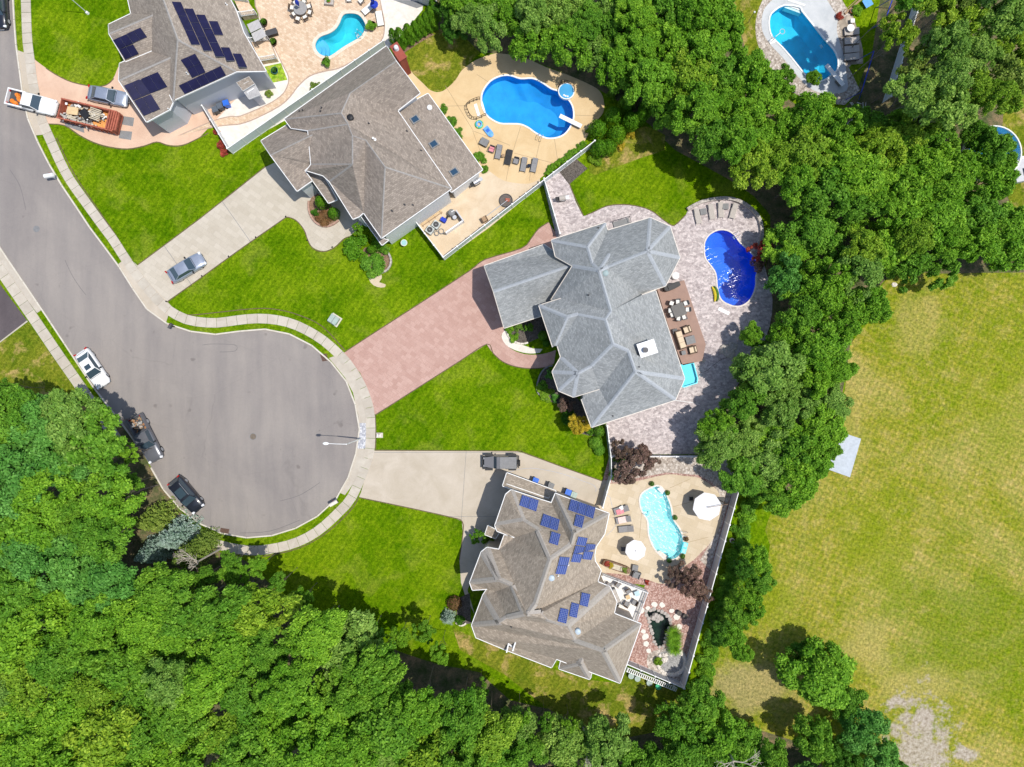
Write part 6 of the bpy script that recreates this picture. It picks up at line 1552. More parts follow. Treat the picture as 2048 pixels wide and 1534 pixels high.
fl = [tree(*C_((362, 898))[0], 8, .6, 'olive', 'small yellowish shrub alone on the white gravel beside the blue house', 'shrub', 'shrub', 'shrub'),
      tree(*C_((812, 805))[0], 11, 1.0, 'olive', 'open twiggy shrub on the white gravel between path and long fence', 'shrub', 'shrub', 'shrub'),
      tree(431, 262, 6, .7, 'red', 'small red-flowering shrub at the top of the short white fence', 'shrub', 'shrub', 'shrub'), tree(441, 287, 9, .9, 'red', 'larger red-flowering shrub halfway down the short white fence', 'shrub', 'shrub', 'shrub'), tree(447, 300, 9, .8, 'red', 'red-flowering shrub at the foot of the short white fence', 'shrub', 'shrub', 'shrub')]
def bin_(label, px, py, ang, body, lid=None):
    t = thing('wheelie_bin', label, 'bin', P(px, py), R(ang)); b = MB()
    b.add([(-.24, -.24, 0), (.24, -.24, 0), (.24, .24, 0), (-.24, .24, 0), (-.32, -.30, 1.0), (.32, -.30, 1.0), (.32, .30, 1.0), (-.32, .30, 1.0)], [(0, 1, 5, 4), (1, 2, 6, 5), (2, 3, 7, 6), (3, 0, 4, 7), (4, 5, 6, 7)]).obj('body', body, t)
    MB().box((0, 0, 1.03), (.70, .66, .07)).box((.1, 0, 1.08), (.4, .5, .04)).obj('lid', lid or body, t)
    MB().cyl((-.34, -.25, .95), (-.34, .25, .95), .025, .025, 6).obj('handle', M['black'], t)
    for s in (-1, 1): MB().cyl((-.26, s*.24, .12), (-.26, s*.30, .12), .12, .12, 10).obj('wheel', M['rubber'], t)
bin_('black wheeled bin nearest the white fence beside the blue house', *B_((1135, 1078))[0], 20, M['darkgrey'], plain('slate_lid', (.10, .12, .15), .5)); bin_('dark wheeled bin between its twin and the blue tarp', *B_((1180, 1045))[0], 20, M['darkgrey'], bpy.data.materials['slate_lid'])
bin_('bright blue bin in the clutter beside the blue house', *B_((1238, 1018))[0], 15, M['blueplastic'])
bin_('blue-lidded bin nearest the garage of the tan-roofed house', *J_((818, 378))[0], -20, M['blueplastic']); bin_('grey-green bin between the blue-lidded ones by the tan-roofed house', *J_((965, 425))[0], -20, gb, M['midgrey'])
bin_('blue-lidded bin farther along the wall of the tan-roofed house', *J_((1128, 488))[0], -20, M['blueplastic']); bin_('grey bin last in the row by the tan-roofed house', *J_((1182, 512))[0], -20, M['midgrey'], gb)
def ac(label, px, py, ang, s_=.85, z=0):
    t = thing('air_conditioner', label, 'air conditioner', P(px, py), R(ang)); MB().box((0, 0, .4), (s_, s_, .75)).obj('cabinet', plain('ac_beige', (.45, .48, .46), .5), t)
    MB().cyl((0, 0, .775), (0, 0, .79), s_*.40, s_*.40, 20).obj('fan_opening', M['black'], t)
    for k in range(4): MB().torus((0, 0, .80), s_*(.12+.09*k), .012, 20, 4).obj('guard_ring', M['midgrey'], t)
    MB().cyl((0, 0, .78), (0, 0, .82), s_*.1, s_*.1, 10).obj('hub', M['midgrey'], t)
    for k in range(4): MB().box((0, 0, .70), (s_*.7, .1, .01), k*math.pi/4).obj('fan_blade', M['midgrey'], t)
ac('air conditioner nearer the dark short fence in the equipment yard', *F_((1443, 585))[0], -35); ac('air conditioner next to the blue pump in the equipment yard', *F_((1502, 535))[0], -35)
ac('white air conditioner beside the blue house wall above the bins', *B_((1140, 975))[0], 25)
t = thing('pool_pump', 'blue-topped pool pump between the air conditioners and the filter tank', 'pump', P(*F_((1570, 485))[0]), R(-30)); MB().box((0, 0, .3), (.65, .5, .6)).obj('housing', M['bluefab'], t); MB().cyl((.2, .3, .2), (.2, .7, .2), .12, .12, 10).obj('motor', M['black'], t)
t = thing('pool_filter', 'grey round pool filter tank with pipes in the equipment yard', 'filter', P(*F_((1650, 425))[0])); MB().cyl((0, 0, 0), (0, 0, .9), .42, .42, 20).ball((0, 0, .9), .42, 20, 8, 0, .5, 0).obj('tank', M['midgrey'], t)
MB().tube([(0, 0, 1.15), (.3, .2, 1.1), (.5, .1, .4)], .05, 6).obj('pipe', M['white'], t); MB().cyl((.35, -.5, 0), (.35, -.5, .7), .25, .25, 14).obj('heater', M['alu'], t)
for i, (u, v, r) in enumerate(((1500, 610, .28), (1545, 590, .33))):
    t = thing('hose_coil', ('grey hose coil nearest the dark fence of the equipment yard', 'grey hose coil beside the air conditioners of the equipment yard')[i], 'hose', P(*F_((u, v))[0])); MB().torus((0, 0, .05), r, .04, 20, 6).obj('coil', M['midgrey'], t); MB().torus((0.03, 0.02, .12), r*.9, .04, 20, 6).obj('coil', M['midgrey'], t)
t = thing('pipe_run', 'tan pipe rack lying along the wall in the equipment yard', 'pipes', P(*F_((1450, 470))[0]), R(35))
for k in range(3): MB().cyl((-1.4, k*.16-.1, .12), (1.6, k*.16-.1, .12), .05, .05, 6).obj('pipe', M['cardboard'] if k else M['wood'], t)
for k in range(4): MB().box((-1.3+k*.9, .05, .05), (.1, .6, .1)).obj('sleeper', M['wood'], t)
t = thing('low_wall', 'white boxed enclosure at the patio side of the equipment yard', 'wall', P(*F_((1680, 560))[0]), R(35)); MB().box((0, 0, .55), (2.6, .16, 1.1)).obj('panel', M['white'], t); MB().box((1.25, .7, .6), (.14, 1.6, 1.2)).obj('side_panel', M['vinyl_tan'], t)
t = thing('bird_bath', 'pale round bird bath on the lawn beside the white house', 'bird bath', P(*F_((1200, 712))[0])); MB().cyl((0, 0, 0), (0, 0, .8), .15, .08, 12).obj('pedestal', M['rock_white'], t); MB().cyl((0, 0, .8), (0, 0, .92), .25, .40, 22).obj('bowl', M['rock_white'], t); MB().cyl((0, 0, .921), (0, 0, .925), .34, .34, 22).obj('water', plain('bath_water', (.3, .5, .5), .1, var=0), t)
# lagoon-pool patio
def ring(label, px, py): 
    t = thing('swim_ring', label, 'float', P(px, py)); MB().torus((0, 0, .12), .40, .13, 22, 8).obj('tube', M['green_plastic'], t); MB().torus((0, 0, .16), .31, .115, 22, 8).obj('inner_band', M['skyplastic'], t)
    for k in range(3): MB().ball((.42*math.cos(k*2.1), .42*math.sin(k*2.1), .24), .08, 8, 4, 0, .3).obj('spot', M['yellow_plastic'], t)
ring('green and blue swim ring near the white entry steps of the lagoon pool', *E_((663, 812))[0])
t = thing('pool_float', 'sky blue float lounge lying on the patio beside the swim ring', 'float', P(*E_((748, 875))[0]), R(-50)); MB().box((0, 0, .1), (1.1, .7, .18)).ball((.55, 0, .1), .33, 12, 6, 0, .4).obj('cushion', M['skyplastic'], t); MB().box((-.1, 0, .2), (.5, .42, .03)).obj('mesh_seat', M['blueplastic'], t); MB().box((-.35, 0, .24), (.25, .6, .08)).obj('pillow', M['skyplastic'], t)
t = thing('ottoman', 'square dark ottoman at the upper end of the lounger row on the tan patio', 'ottoman', P(*E_((713, 990))[0]), R(-28)); MB().box((0, 0, .25), (.95, .8, .4)).obj('base', M['black'], t); MB().box((0, 0, .48), (1.0, .85, .08)).obj('cushion', M['midgrey'], t)
c2 = Kit(chair_proto(M['fabric_grey'], M['darkgrey'], w_=.62)); r_ = c2.put(*E_((785, 1062))[0], -110, 'chair with a red and pink towel beside the dark ottoman'); MB().box((0, 0, .52), (.6, .5, .04)).obj('towel', M['fabric_pink'], r_) if False else None
o = MB().box((0, 0, 0), (.55, .6, .05)).box((-.15, 0, .1), (.2, .55, .1)).obj('towel', M['fabric_pink'], None, loc=r_.location+Vector((0, 0, .52)), rz=R(-110)); tag(o, 'red and pink towel folded over the chair beside the dark ottoman', 'towel')
c2.put(*E_((1018, 1172))[0], -105, 'dark mesh chair right of the black lounger on the tan patio')
def small_table(label, px, py, s_=.4, m=None, z=0, ang=0):
    t = thing('side_table', label, 'table', P(px, py)+Vector((0, 0, z)), R(ang)); MB().box((0, 0, .43), (s_, s_, .04)).obj('tabletop', m or M['fabric_grey'], t)
    for x in (-1, 1):
        for y in (-1, 1): MB().box((x*s_*.42, y*s_*.42, .2), (.04, .04, .42)).obj('leg', M['darkgrey'], t)
    return t
small_table('small glass table between the last two mesh loungers on the tan patio', *E_((1140, 1215))[0], .4, M['glass']); small_table('small table between the yellow-towel lounger and the black one', *E_((893, 1118))[0], .35, M['wood'])
def grill(label, px, py, ang, m=None, z=0, cover=False):
    t = thing('grill', label, 'grill', P(px, py)+Vector((0, 0, z)), R(ang)); MB().box((0, 0, .45), (.75, .5, .75)).obj('cart', M['darkgrey'], t)
    b = MB(); n = 10; vs_ = [(x, .3*math.cos(math.pi*i/n), .85+.28*math.sin(math.pi*i/n)) for x in (-.38, .38) for i in range(n+1)]; b.add(vs_, [(i, i+1, n+2+i, n+1+i) for i in range(n)]+[tuple(range(n, -1, -1)), tuple(range(n+1, 2*n+2))]).obj('hood', m or M['chrome'], t)
    for s in (-1, 1): MB().box((s*.62, 0, .82), (.42, .45, .05)).obj('side_shelf', M['black'] if s < 0 else M['alu'], t)
    MB().cyl((-.25, -.35, .95), (.25, -.35, .95), .02, .02, 6).obj('handle', M['alu'], t)
    return t
grill('steel barrel grill below the lean-to roof with skylights', *E_((640, 1378))[0], 32); 
grill('grey cart with a rounded cover in the narrow stone side yard', *G_((805, 262))[0], 8, M['fabric_taupe'])
t = thing('wooden_crate', 'brown wooden crate against the fence, at the end of the long pole', 'crate', P(*F_((1960, 480))[0]), R(30)); MB().box((0, 0, .3), (.75, .6, .6)).obj('box', M['wood'], t)
for s in (-1, 1): MB().box((s*.3, 0, .62), (.1, .64, .05)).obj('batten', M['wicker'], t)
t = thing('net_disc', 'oval dark net disc with a red board lying by the fence', 'hoop', P(*G_((315, 270))[0]), R(30)); b = MB()
b.torus((0, 0, .18), .78, .05, 30, 6).obj('rim', M['darkgrey'], t); MB().cyl((0, 0, .10), (0, 0, .12), .76, .76, 28).obj('net', plain('dark_net', (.13, .11, .10), .9, var=.4, scale=14), t); MB().box((.2, .05, .22), (.5, .4, .06)).obj('board', M['red_metal'], t)
MB().cyl((.2, 0, .3), P(*G_((150, 412))[0])-t.location+Vector((0, 0, .6)), .04, .04, 6).obj('pole', M['alu'], t).matrix_parent_inverse
t.rotation_euler.z = 0; 
# deep-blue-pool yard
small_table('dark slatted table between the first and second beige loungers', *H_((790, 215))[0], .75, M['midgrey'], ang=10); small_table('dark slatted table between the third and last beige loungers', *H_((1003, 165))[0], .7, M['midgrey'], ang=0)
wallp = smooth(H_((640, 190), (760, 125), (900, 92), (1050, 88), (1190, 140), (1300, 235), (1345, 330), (1350, 460), (1310, 545)), 4, False)
t = thing('retaining_wall', 'low curved grey stone wall round the beige loungers', 'wall', P(*wallp[0])); rs = cutpath(wallp, 12)
for a, b in zip(rs, rs[1:]): 
    pa_, pb_ = P(*a)-t.location, P(*b)-t.location; d = pb_-pa_; MB().box((pa_+pb_)/2+Vector((0, 0, .22)), (d.length*.97, .38, .44+random.uniform(-.02, .02)), math.atan2(d.y, d.x)).obj('block', M['paver_edge'] if False else M['rock'], t)
t = thing('banana_float', 'yellow and green banana-shaped float beside the deep blue pool', 'float', P(*H_((890, 1000))[0]), R(-80))
for k, (m, off) in enumerate(((M['yellow_plastic'], 0.0), (plain('dark_green_vinyl', (.06, .16, .03), .4), .3))):
    b = MB(); pts = [Vector((x, off+.16*(1-(x/.95)**2)*1.3, .18)) for x in [-.95+.19*i for i in range(11)]]; rad = [.05, .12, .16, .18, .19, .19, .19, .18, .16, .12, .05]
    for i in range(10): b.cyl(pts[i], pts[i+1], rad[i], rad[i+1], 10)
    b.obj('tube', m, t, smooth=True)
DZ = .55
t = thing('deck', 'brown composite deck strip along the large grey-roofed house', 'deck', P(1360, 640)); dk = [(1312, 578), (1366, 561.5), (1409, 689), (1402, 722), (1363, 731), (1340, 670)]
MB().prism([tuple((P(*q)-t.location)[:2]) for q in dk], 0, DZ, bottom=True).obj('planking', M['deck_brown'], t)
t = thing('square_table', 'square dark dining table on the brown deck', 'table', P(*H_((540, 1162))[0])+Vector((0, 0, DZ)), R(22)); MB().box((0, 0, .72), (1.5, 1.5, .06)).obj('tabletop', plain('dark_top', (.10, .095, .09), .5, var=.15), t)
for x in (-1, 1):
    for y in (-1, 1): MB().box((x*.65, y*.65, .35), (.08, .08, .7)).obj('leg', M['darkgrey'], t)
cd = Kit(chair_proto(M['fabric_white'], M['darkgrey'], w_=.5, back=.35)); cx, cy = H_((540, 1162))[0]
for i, (u, v) in enumerate(((462, 1165), (475, 1095), (535, 1080), (612, 1095), (630, 1155), (595, 1228), (542, 1240), (480, 1205))):
    x, y = H_((u, v))[0]; side = [180, 160, 92, 22, 2, -70, -100, 200][i]
    cd.put(x, y, side+180, 'black chair with white seat at the square deck table, '+('house side below', 'house side above', 'top edge', 'upper right corner', 'pool side', 'lower right corner', 'bottom edge', 'lower left corner')[i], 'chairs round the square deck table', z=DZ)
def sofa(label, px, py, ang, n=3, seat=None, frame=None, z=0, name='sofa', cat='sofa', w_=.68):
    seat = seat or M['fabric_cream']; frame = frame or M['wicker']; t = thing(name, label, cat, P(px, py)+Vector((0, 0, z)), R(ang)); L = w_*n
    MB().box((0, 0, .2), (L+.24, .85, .3)).obj('base', frame, t); MB().box((0, .37, .5), (L+.24, .12, .5)).obj('back', frame, t)
    for s in (-1, 1): MB().box((s*(L/2+.07), 0, .42), (.12, .85, .4)).obj('armrest', frame, t)
    for i in range(n):
        x = -L/2+w_*(i+.5); MB().box((x, -.04, .42), (w_*.96, .68, .14)).obj('seat_cushion', seat, t); MB().box((x, .26, .6), (w_*.94, .14, .34), rx=-.15).obj('back_cushion', seat, t)
    return t
sofa('three-seat wicker sofa with cream cushions along the house on the brown deck', *H_((562, 1440))[0], 108, 3, z=DZ)
sofa('wicker armchair with cream cushion nearest the dining table on the brown deck', *H_((622, 1345))[0], -70 +0, 1, z=DZ, name='armchair', cat='armchair'); sofa('wicker armchair with cream cushion at the lower end of the brown deck', *I_((1408, 440))[0], -75, 1, z=DZ, name='armchair', cat='armchair')
t = thing('coffee_table', 'square grey coffee table in front of the cream sofa', 'table', P(*I_((1390, 355))[0])+Vector((0, 0, DZ)), R(15)); MB().box((0, 0, .36), (1.1, .95, .06)).obj('tabletop', M['midgrey'], t); MB().box((0, 0, .17), (.98, .85, .34)).obj('base', M['wicker'], t)
small_table('small dark side table at the upper end of the cream sofa', *I_((1255, 278))[0], .55, M['darkgrey'], DZ, 15); small_table('small grey side table at the lower end of the cream sofa', *I_((1330, 466))[0], .5, M['midgrey'], DZ, 15)
t = thing('covered_grill', 'long grill under a black cover at the top of the brown deck', 'grill', P(*H_((478, 938))[0])+Vector((0, 0, DZ)), R(22)); b = MB(); b.prism(smooth([(-.85, -.3), (.75, -.3), (.92, 0), (.75, .3), (-.85, .3)], 3), 0, .95).obj('cover', M['black'], t); MB().box((0, 0, 1.0), (1.2, .42, .12)).obj('hood_bulge', M['black'], t)
t = thing('planter_ball', 'white round covered table squeezed between the turret roof and the patio', 'table', P(*H_((522, 828))[0])); MB().cyl((0, 0, 0), (0, 0, .55), .42, .46, 20).ball((0, 0, .55), .46, 20, 8, 0, .35, 0).obj('cover', M['white'], t)
t = thing('splash_pool', 'small aqua square plunge pool at the corner of the large grey-roofed house', 'pool', P(1376, 750)); sq = [(1352, 733), (1384, 727), (1392, 757), (1391, 765), (1366, 773), (1352, 770)]
sq = [tuple((P(*q)-t.location)[:2]) for q in sq]; MB().prism(offset(sq, .12), 0, .55, holes=[sq]).obj('wall', M['aqua'], t); MB().prism(sq, None, .12).obj('floor', M['aqua'], t); MB().prism(offset(sq, -.01), None, .45).obj('water', wcalm, t)
for i, (u, v, s_) in enumerate(((1705, 432, .8), (1775, 410, .7), (1740, 462, .9), (1515, 528, .35))):
    tag(link('boulder', ROCKS[i], None, P(*I_((u, v))[0]), i, (s_, s_, s_*.7)), ('flat boulder left of the pair in the tree shade by the stone patio', 'round boulder right of the pair in the tree shade by the stone patio', 'lowest of the three boulders in the tree shade by the stone patio', 'small pale boulder alone near the aqua plunge pool')[i], 'boulder', 'boulders by the stone patio')
t = thing('window_well', 'small grey-railed stair well beside the grey roof edge facing the lawn', 'railing', P(*G_((1325, 465))[0]), R(16)); MB().box((0, 0, .1), (2.0, .7, .2)).obj('slab', M['midgrey'], t); MB().tube([(-1, .35, .9), (1, .35, .9), (1, -.35, .9)], .03, 6).obj('rail', M['darkgrey'], t)
for x, y in ((-1, .35), (0, .35), (1, .35), (1, -.35)): MB().cyl((x, y, 0), (x, y, .9), .03, .03, 6).obj('post', M['darkgrey'], t)
# aqua-pool yard
def umbrella(label, px, py, r, h, m, cant=None, n=8):
    t = thing('umbrella', label, 'umbrella', P(px, py, h)*1.0); t.location.z = 0
    vs_ = [(0, 0, h+.16)]; fs = []
    for i in range(n): a = 2*math.pi*i/n+.2; vs_.append((r*math.cos(a), r*math.sin(a), h-.12)); 
    for i in range(n): a = 2*math.pi*(i+.5)/n+.2; vs_.append((r*.93*math.cos(a), r*.93*math.sin(a), h-.13))
    fs = []
    for i in range(n): fs += [(0, 1+i, 1+n+i), (0, 1+n+i, 1+(i+1) % n)]
    MB().add(vs_, fs).obj('canopy', m, t)
    for i in range(n): a = 2*math.pi*i/n+.2; MB().cyl((0, 0, h+.11), (r*.97*math.cos(a), r*.97*math.sin(a), h-.15), .012, .012, 4).obj('rib', M['alu'], t)
    MB().cyl((0, 0, h+.14), (0, 0, h+.24), .12, .03, 12).obj('vent_cap', m, t)
    if cant:
        c = P(*cant)-P(px, py, h); c.z = 0; MB().cyl((c.x, c.y, 0), (c.x, c.y, h+.4), .05, .05, 8).obj('mast', M['bronze'], t)
        for o_ in (-.05, .05): MB().cyl((c.x+o_, c.y, h+.35), (o_, 0, h+.45), .025, .025, 6).obj('arm', M['bronze'], t)
        MB().box((c.x, c.y, .05), (.9, .9, .1)).obj('base', M['black'], t)
    else:
        MB().cyl((0, 0, 0), (0, 0, h+.3), .03, .03, 8).obj('pole', M['alu'], t); MB().cyl((0, 0, 0), (0, 0, .1), .3, .3, 14).obj('base', M['midgrey'], t)
    return t
umbm = plain('white_canvas', (.70, .69, .69), .85, var=.04)
umbrella('white umbrella between the loungers and the wicker planter near the tan-roofed house', 1271.5, 1101, 1.25, 2.05, umbm)
umbrella('larger white cantilever umbrella between the aqua pool and the grey fence', 1414.5, 1013.5, 1.70, 2.25, umbm, (1441, 1001))
small_table('small dark table under the smaller white umbrella', *J_((1655, 1038))[0], .5, M['darkgrey']); small_table('small dark table under the cantilever umbrella', *K_((1058, 558))[0], .45, M['black'])
tops = [K_((690, 420))[0], K_((840, 507))[0], K_((912, 745))[0], K_((1018, 950))[0], K_((985, 1115))[0], K_((857, 1156))[0]]
for i, (x, y) in enumerate(tops): tree(x, y, 5.2, .55, ('dark', 'dark', 'dark', 'rust', 'dark', 'dark')[i], 'clipped little bush by the aqua pool, '+('at its top left', 'at its top right', 'at its right waist', 'brownish one by the slim handrails', 'lower right near the float', 'at its bottom end')[i], 'round', 'bush', 'bush', 'clipped bushes round the aqua pool', zc=.3)
t = thing('pool_float', 'aqua double float seat at the lower right rim of the glittering pool', 'float', P(*K_((997, 1030))[0]), R(75)); MB().box((0, 0, .12), (1.35, .6, .22)).obj('cushion', M['aqua'], t)
for s in (-.35, .35): MB().box((s, 0, .25), (.5, .4, .05)).obj('seat', plain('pale_aqua_vinyl', (.3, .75, .8), .4) if s < 0 else bpy.data.materials['pale_aqua_vinyl'], t)
t = thing('planter_trough', 'oval wicker bar with plants, between the white deck and smaller umbrella', 'planter', P(*J_((1590, 1205))[0]), R(-18)); MB().prism(smooth([(-1.5, -.35), (1.3, -.42), (1.7, 0), (1.3, .4), (-1.4, .42), (-1.7, 0)], 3), 0, .7).obj('body', M['brown_mulch'], t); MB().box((0, 0, .74), (1.4, .6, .05)).obj('tabletop', M['plank'], t)
for k, (x, m) in enumerate(((-1.2, 'red'), (1.1, 'olive'), (-.8, 'gold'))): o = link('plant', SHRUB[k], t, (x, 0, .65), k, (.35, .35, .35)); o.material_slots[0].link = 'OBJECT'; o.material_slots[0].material = LEAF[m]
for s in (-.72, .72): MB().torus((s, 0, .8), .28, .02, 14, 5).obj('scroll_rail', M['darkgrey'], t)
small_table('grey slatted table between the wicker bar and the red gravel', *J_((1770, 1218))[0], .7, M['midgrey'], ang=-10); sofa('dark grey outdoor bench facing the aqua pool beside the white deck', *J_((1780, 1283))[0], -20, 1, M['midgrey'], M['darkgrey'], name='bench', cat='bench')
t = thing('deck', 'bright white balcony deck with white railing on the tan-roofed house', 'deck', P(1245, 1180)); wd = [(1202, 1143), (1289, 1176), (1266.5, 1237), (1229, 1222), (1236, 1204), (1222, 1173), (1196, 1162)]; WZ = 1.0
wl_ = [P(*q)-t.location for q in wd]; MB().prism([tuple(v[:2]) for v in wl_], 0, WZ, bottom=True).obj('planking', M['deck_white'], t)
for a, b in ((wl_[0], wl_[1]), (wl_[1], wl_[2])):
    for zz in (.95, .12): MB().tube([a+Vector((0, 0, WZ+zz)), b+Vector((0, 0, WZ+zz))], .055, 4).obj('handrail', M['white'], t)
    n = 26
    for i in range(n+1): p = a.lerp(b, i/n); MB().box(p+Vector((0, 0, WZ+.48)), (.05, .05, .95) if i % 9 else (.14, .14, 1.1), math.atan2((b-a).y, (b-a).x)).obj('baluster', M['white'], t)
c4 = Kit(chair_proto(M['fabric_grey'], M['wicker'], w_=.55))
for (x, y), a, l in (((1214, 1163), 60, 'wicker chair nearest the roof corner on the white deck'), ((1232, 1162), -40, 'wicker chair alone by the upper railing of the white deck'), ((1253, 1175), -60, 'wicker chair above the small square table on the white deck'), ((1249, 1200), 60, 'wicker chair below the small square table on the white deck'), ((1265, 1197), 150, 'wicker chair nearest the side railing of the white deck')):
    c4.put(x, y, a, l, 'chairs on the white deck', z=WZ)
small_table('small square tan table among the chairs on the white deck', 1252, 1187, .5, M['cardboard'], WZ, 20); small_table('pale blue glass table by the side railing of the white deck', 1270, 1180, .6, M['skyglass'] if False else plain('pale_blue_top', (.45, .6, .65), .2), WZ, 20)
sofa('long narrow bench against the roof edge on the white deck', 1226, 1186, 113, 3, M['fabric_taupe'], M['midgrey'], WZ, 'bench', 'bench', .55)
# trellis and pots below the south fence
t = thing('trellis', 'white slatted rack with pots below the tall corner fence', 'rack', P(1251, 1333), R(-22))
for yy in (-.2, .25): MB().box((3.2, yy, .9), (6.4, .06, .06)).obj('rail', M['white'], t)
for i in range(26): MB().box((.15+i*.25, 0, .93), (.09, .5, .03)).obj('slat', M['white'], t)
for i in range(4): MB().box((.1+i*2.05, 0, .45), (.08, .4, .9)).obj('leg', M['white'], t)
for i, (u, v) in enumerate(((1370, 868), (1418, 888), (1508, 920), (1575, 948))):
    t = thing('tub', ('grey round tub at the upper end of the white rack', 'wide grey tub second along the white rack', 'grey tub third along the white rack', 'green tub at the lower end of the white rack')[i], 'tub', P(*L_((u, v))[0])); MB().cyl((0, 0, 0), (0, 0, .5), .28, .36, 16).obj('bucket', gb if i < 3 else M['green_plastic'], t); MB().cyl((0, 0, .4), (0, 0, .41), .33, .33, 16).obj('contents', M['mulch'], t)
def hose(label, pts, m, z=.03, r=.022):
    ps = [P(*q)+Vector((0, 0, z)) for q in smooth(pts, 5, False)]; o = ps[0].copy(); tag(MB().tube([p-o for p in ps], r, 5).obj('garden_hose', m, None, loc=o), label, 'hose')
hm = plain('pale_blue_hose', (.42, .46, .55), .5)
hose('pale hose curving over the driveway from the garage corner past the bins', J_((560, 310), (640, 285), (760, 270), (900, 285), (1080, 325), (1280, 395), (1370, 430), (1400, 470), (1395, 495)), hm)
hose('pale hose winding past the loungers beside the aqua pool', J_((1480, 530), (1530, 545), (1550, 620), (1580, 740), (1580, 830), (1500, 915)), hm)
hose('thin dark cord lying across the shaded stone patio', I_((1470, 640), (1540, 625), (1610, 570), (1680, 520), (1750, 500)), M['black'])
hose('white pole lying on the stone patio below the house corner', I_((1275, 880), (1350, 890), (1435, 902)), M['white'], .05, .04)
# top right yard
t = thing('swing_frame', 'long blue swing beam with white climbing frame on the dark lawn', 'swing set', P(1735, 143)); a = P(1748, 102, 2.2)-t.location; b = P(1723, 184, 2.2)-t.location; MB().cyl(a, b, .06, .06, 8).obj('beam', M['bluefab'], t)
for p, s in ((a, 1), (b, 1)):
    for dx in (-.8, .8): MB().cyl(p, Vector((p.x+dx, p.y, 0)), .04, .04, 6).obj('leg', M['bluefab'], t)
for i in range(7): MB().cyl((b.x-1+random.uniform(-.3, .3)+i*.3, b.y-.8, 1.2), (b.x-.4+i*.25, b.y-1.3+random.uniform(-.5, .5), 1.0), .035, .035, 5).obj('bar', M['white'], t)
t = thing('swing_frame', 'blue swing beam at the frame top beside the pale fence', 'swing set', P(1776, 20)); a = P(1786, -5, 2.3)-t.location; b = P(1770, 42, 2.3)-t.location; MB().cyl(a, b, .06, .06, 8).obj('beam', M['bluefab'], t)
for p in (a, b):
    for dx in (-.8, .8): MB().cyl(p, Vector((p.x+dx, p.y, 0)), .04, .04, 6).obj('leg', M['bluefab'], t)
t = thing('round_table', 'small white-topped round table in the shade right of the cyan pool', 'table', P(*M_((1442, 410))[0])); MB().cyl((0, 0, .65), (0, 0, .7), .45, .45, 22).obj('tabletop', M['fabric_white'], t); MB().cyl((0, 0, 0), (0, 0, .65), .06, .06, 8).obj('pedestal', M['black'], t)
small_table('small white cube table above the round one right of the cyan pool', *M_((1480, 300))[0], .5, M['fabric_white']); small_table('pale blue lounge seat at the frame top right of the cyan pool', *M_((1680, 60))[0], 1.0, M['skyplastic'], ang=30)
t = thing('wooden_beam', 'long weathered plank slanting between pots right of the cyan pool', 'plank', P(*M_((1500, 95))[0]), R(42)); MB().box((0, 0, .12), (2.6, .22, .12)).box((0, .3, .08), (2.4, .08, .08)).obj('beam', M['wood'], t)
tree(*M_((1345, 200))[0], 7, .7, 'red', 'small crimson shrub at the patio corner by the cyan pool', 'shrub', 'shrub', 'shrub'); tree(*M_((1560, 120))[0], 11, .8, 'bright', 'bright green shrub beside the weathered plank', 'shrub', 'shrub', 'shrub')
t = thing('terracotta_pot', 'terracotta pot beside the weathered plank', 'pot', P(*M_((1480, 160))[0])); MB().cyl((0, 0, 0), (0, 0, .35), .2, .28, 14).obj('pot', M['terracotta'], t); MB().cyl((0, 0, .36), (0, 0, .37), .24, .24, 14).obj('soil', M['mulch'], t)
t = thing('basketball_stand', 'small hoop stand at the left rim of the cyan pool', 'hoop', P(*M_((425, 555))[0]), R(20)); MB().box((0, 0, .05), (.7, .5, .1)).obj('base', M['white'], t); MB().cyl((0, 0, 0), (0, 0, 1.3), .04, .04, 6).obj('pole', M['white'], t); MB().torus((.95, .3, 1.2), .3, .03, 18, 5).obj('hoop', M['cardboard'], t); MB().cyl((0, 0, 1.25), (.7, .25, 1.2), .03, .03, 6).obj('arm', M['white'], t)
t = thing('garden_shed', 'dark blue-grey shed roof hidden between tree crowns', 'shed', P(1712, 266), R(-12)); MB().box((0, 0, 1.0), (2.6, 2.0, 2.0)).obj('wall', M['vinyl_tan'], t); MB().add([(-1.5, -1.2, 1.9), (1.5, -1.2, 1.9), (1.5, 0, 2.6), (-1.5, 0, 2.6), (-1.5, 1.2, 1.9), (1.5, 1.2, 1.9)], [(0, 1, 2, 3), (3, 2, 5, 4)]).obj('roof', plain('slate_roof', (.12, .17, .20), .6), t)
t = thing('above_ground_pool', 'round blue above-ground pool half hidden by crowns near the side edge', 'swimming pool', P(1975, 312)); b = MB(); ri = [(3.1*math.cos(i*math.pi/18), 3.1*math.sin(i*math.pi/18)) for i in range(36)]; ro_ = offset(ri, .14)
MB().prism(ro_, 0, 1.3, holes=[ri]).obj('wall', M['fabric_white'], t); MB().prism(ri, None, .1).obj('floor', liners['b'], t); MB().prism(offset(ri, -.01), None, 1.1).obj('water', wrip, t)
t = thing('pool_deck', 'grey wooden pool deck with steps at the side edge', 'deck', P(2036, 345), R(12)); MB().box((0, 0, .6), (2.6, 2.6, 1.2)).obj('platform', M['vinyl_tan'], t)
for k in range(3): MB().box((-.3, 1.5+k*.3, .9-k*.3), (1.4, .3, .1)).obj('step', M['white'], t)
MB().box((.2, -.3, 1.4), (.8, .9, .4)).obj('cover', M['black'], t)
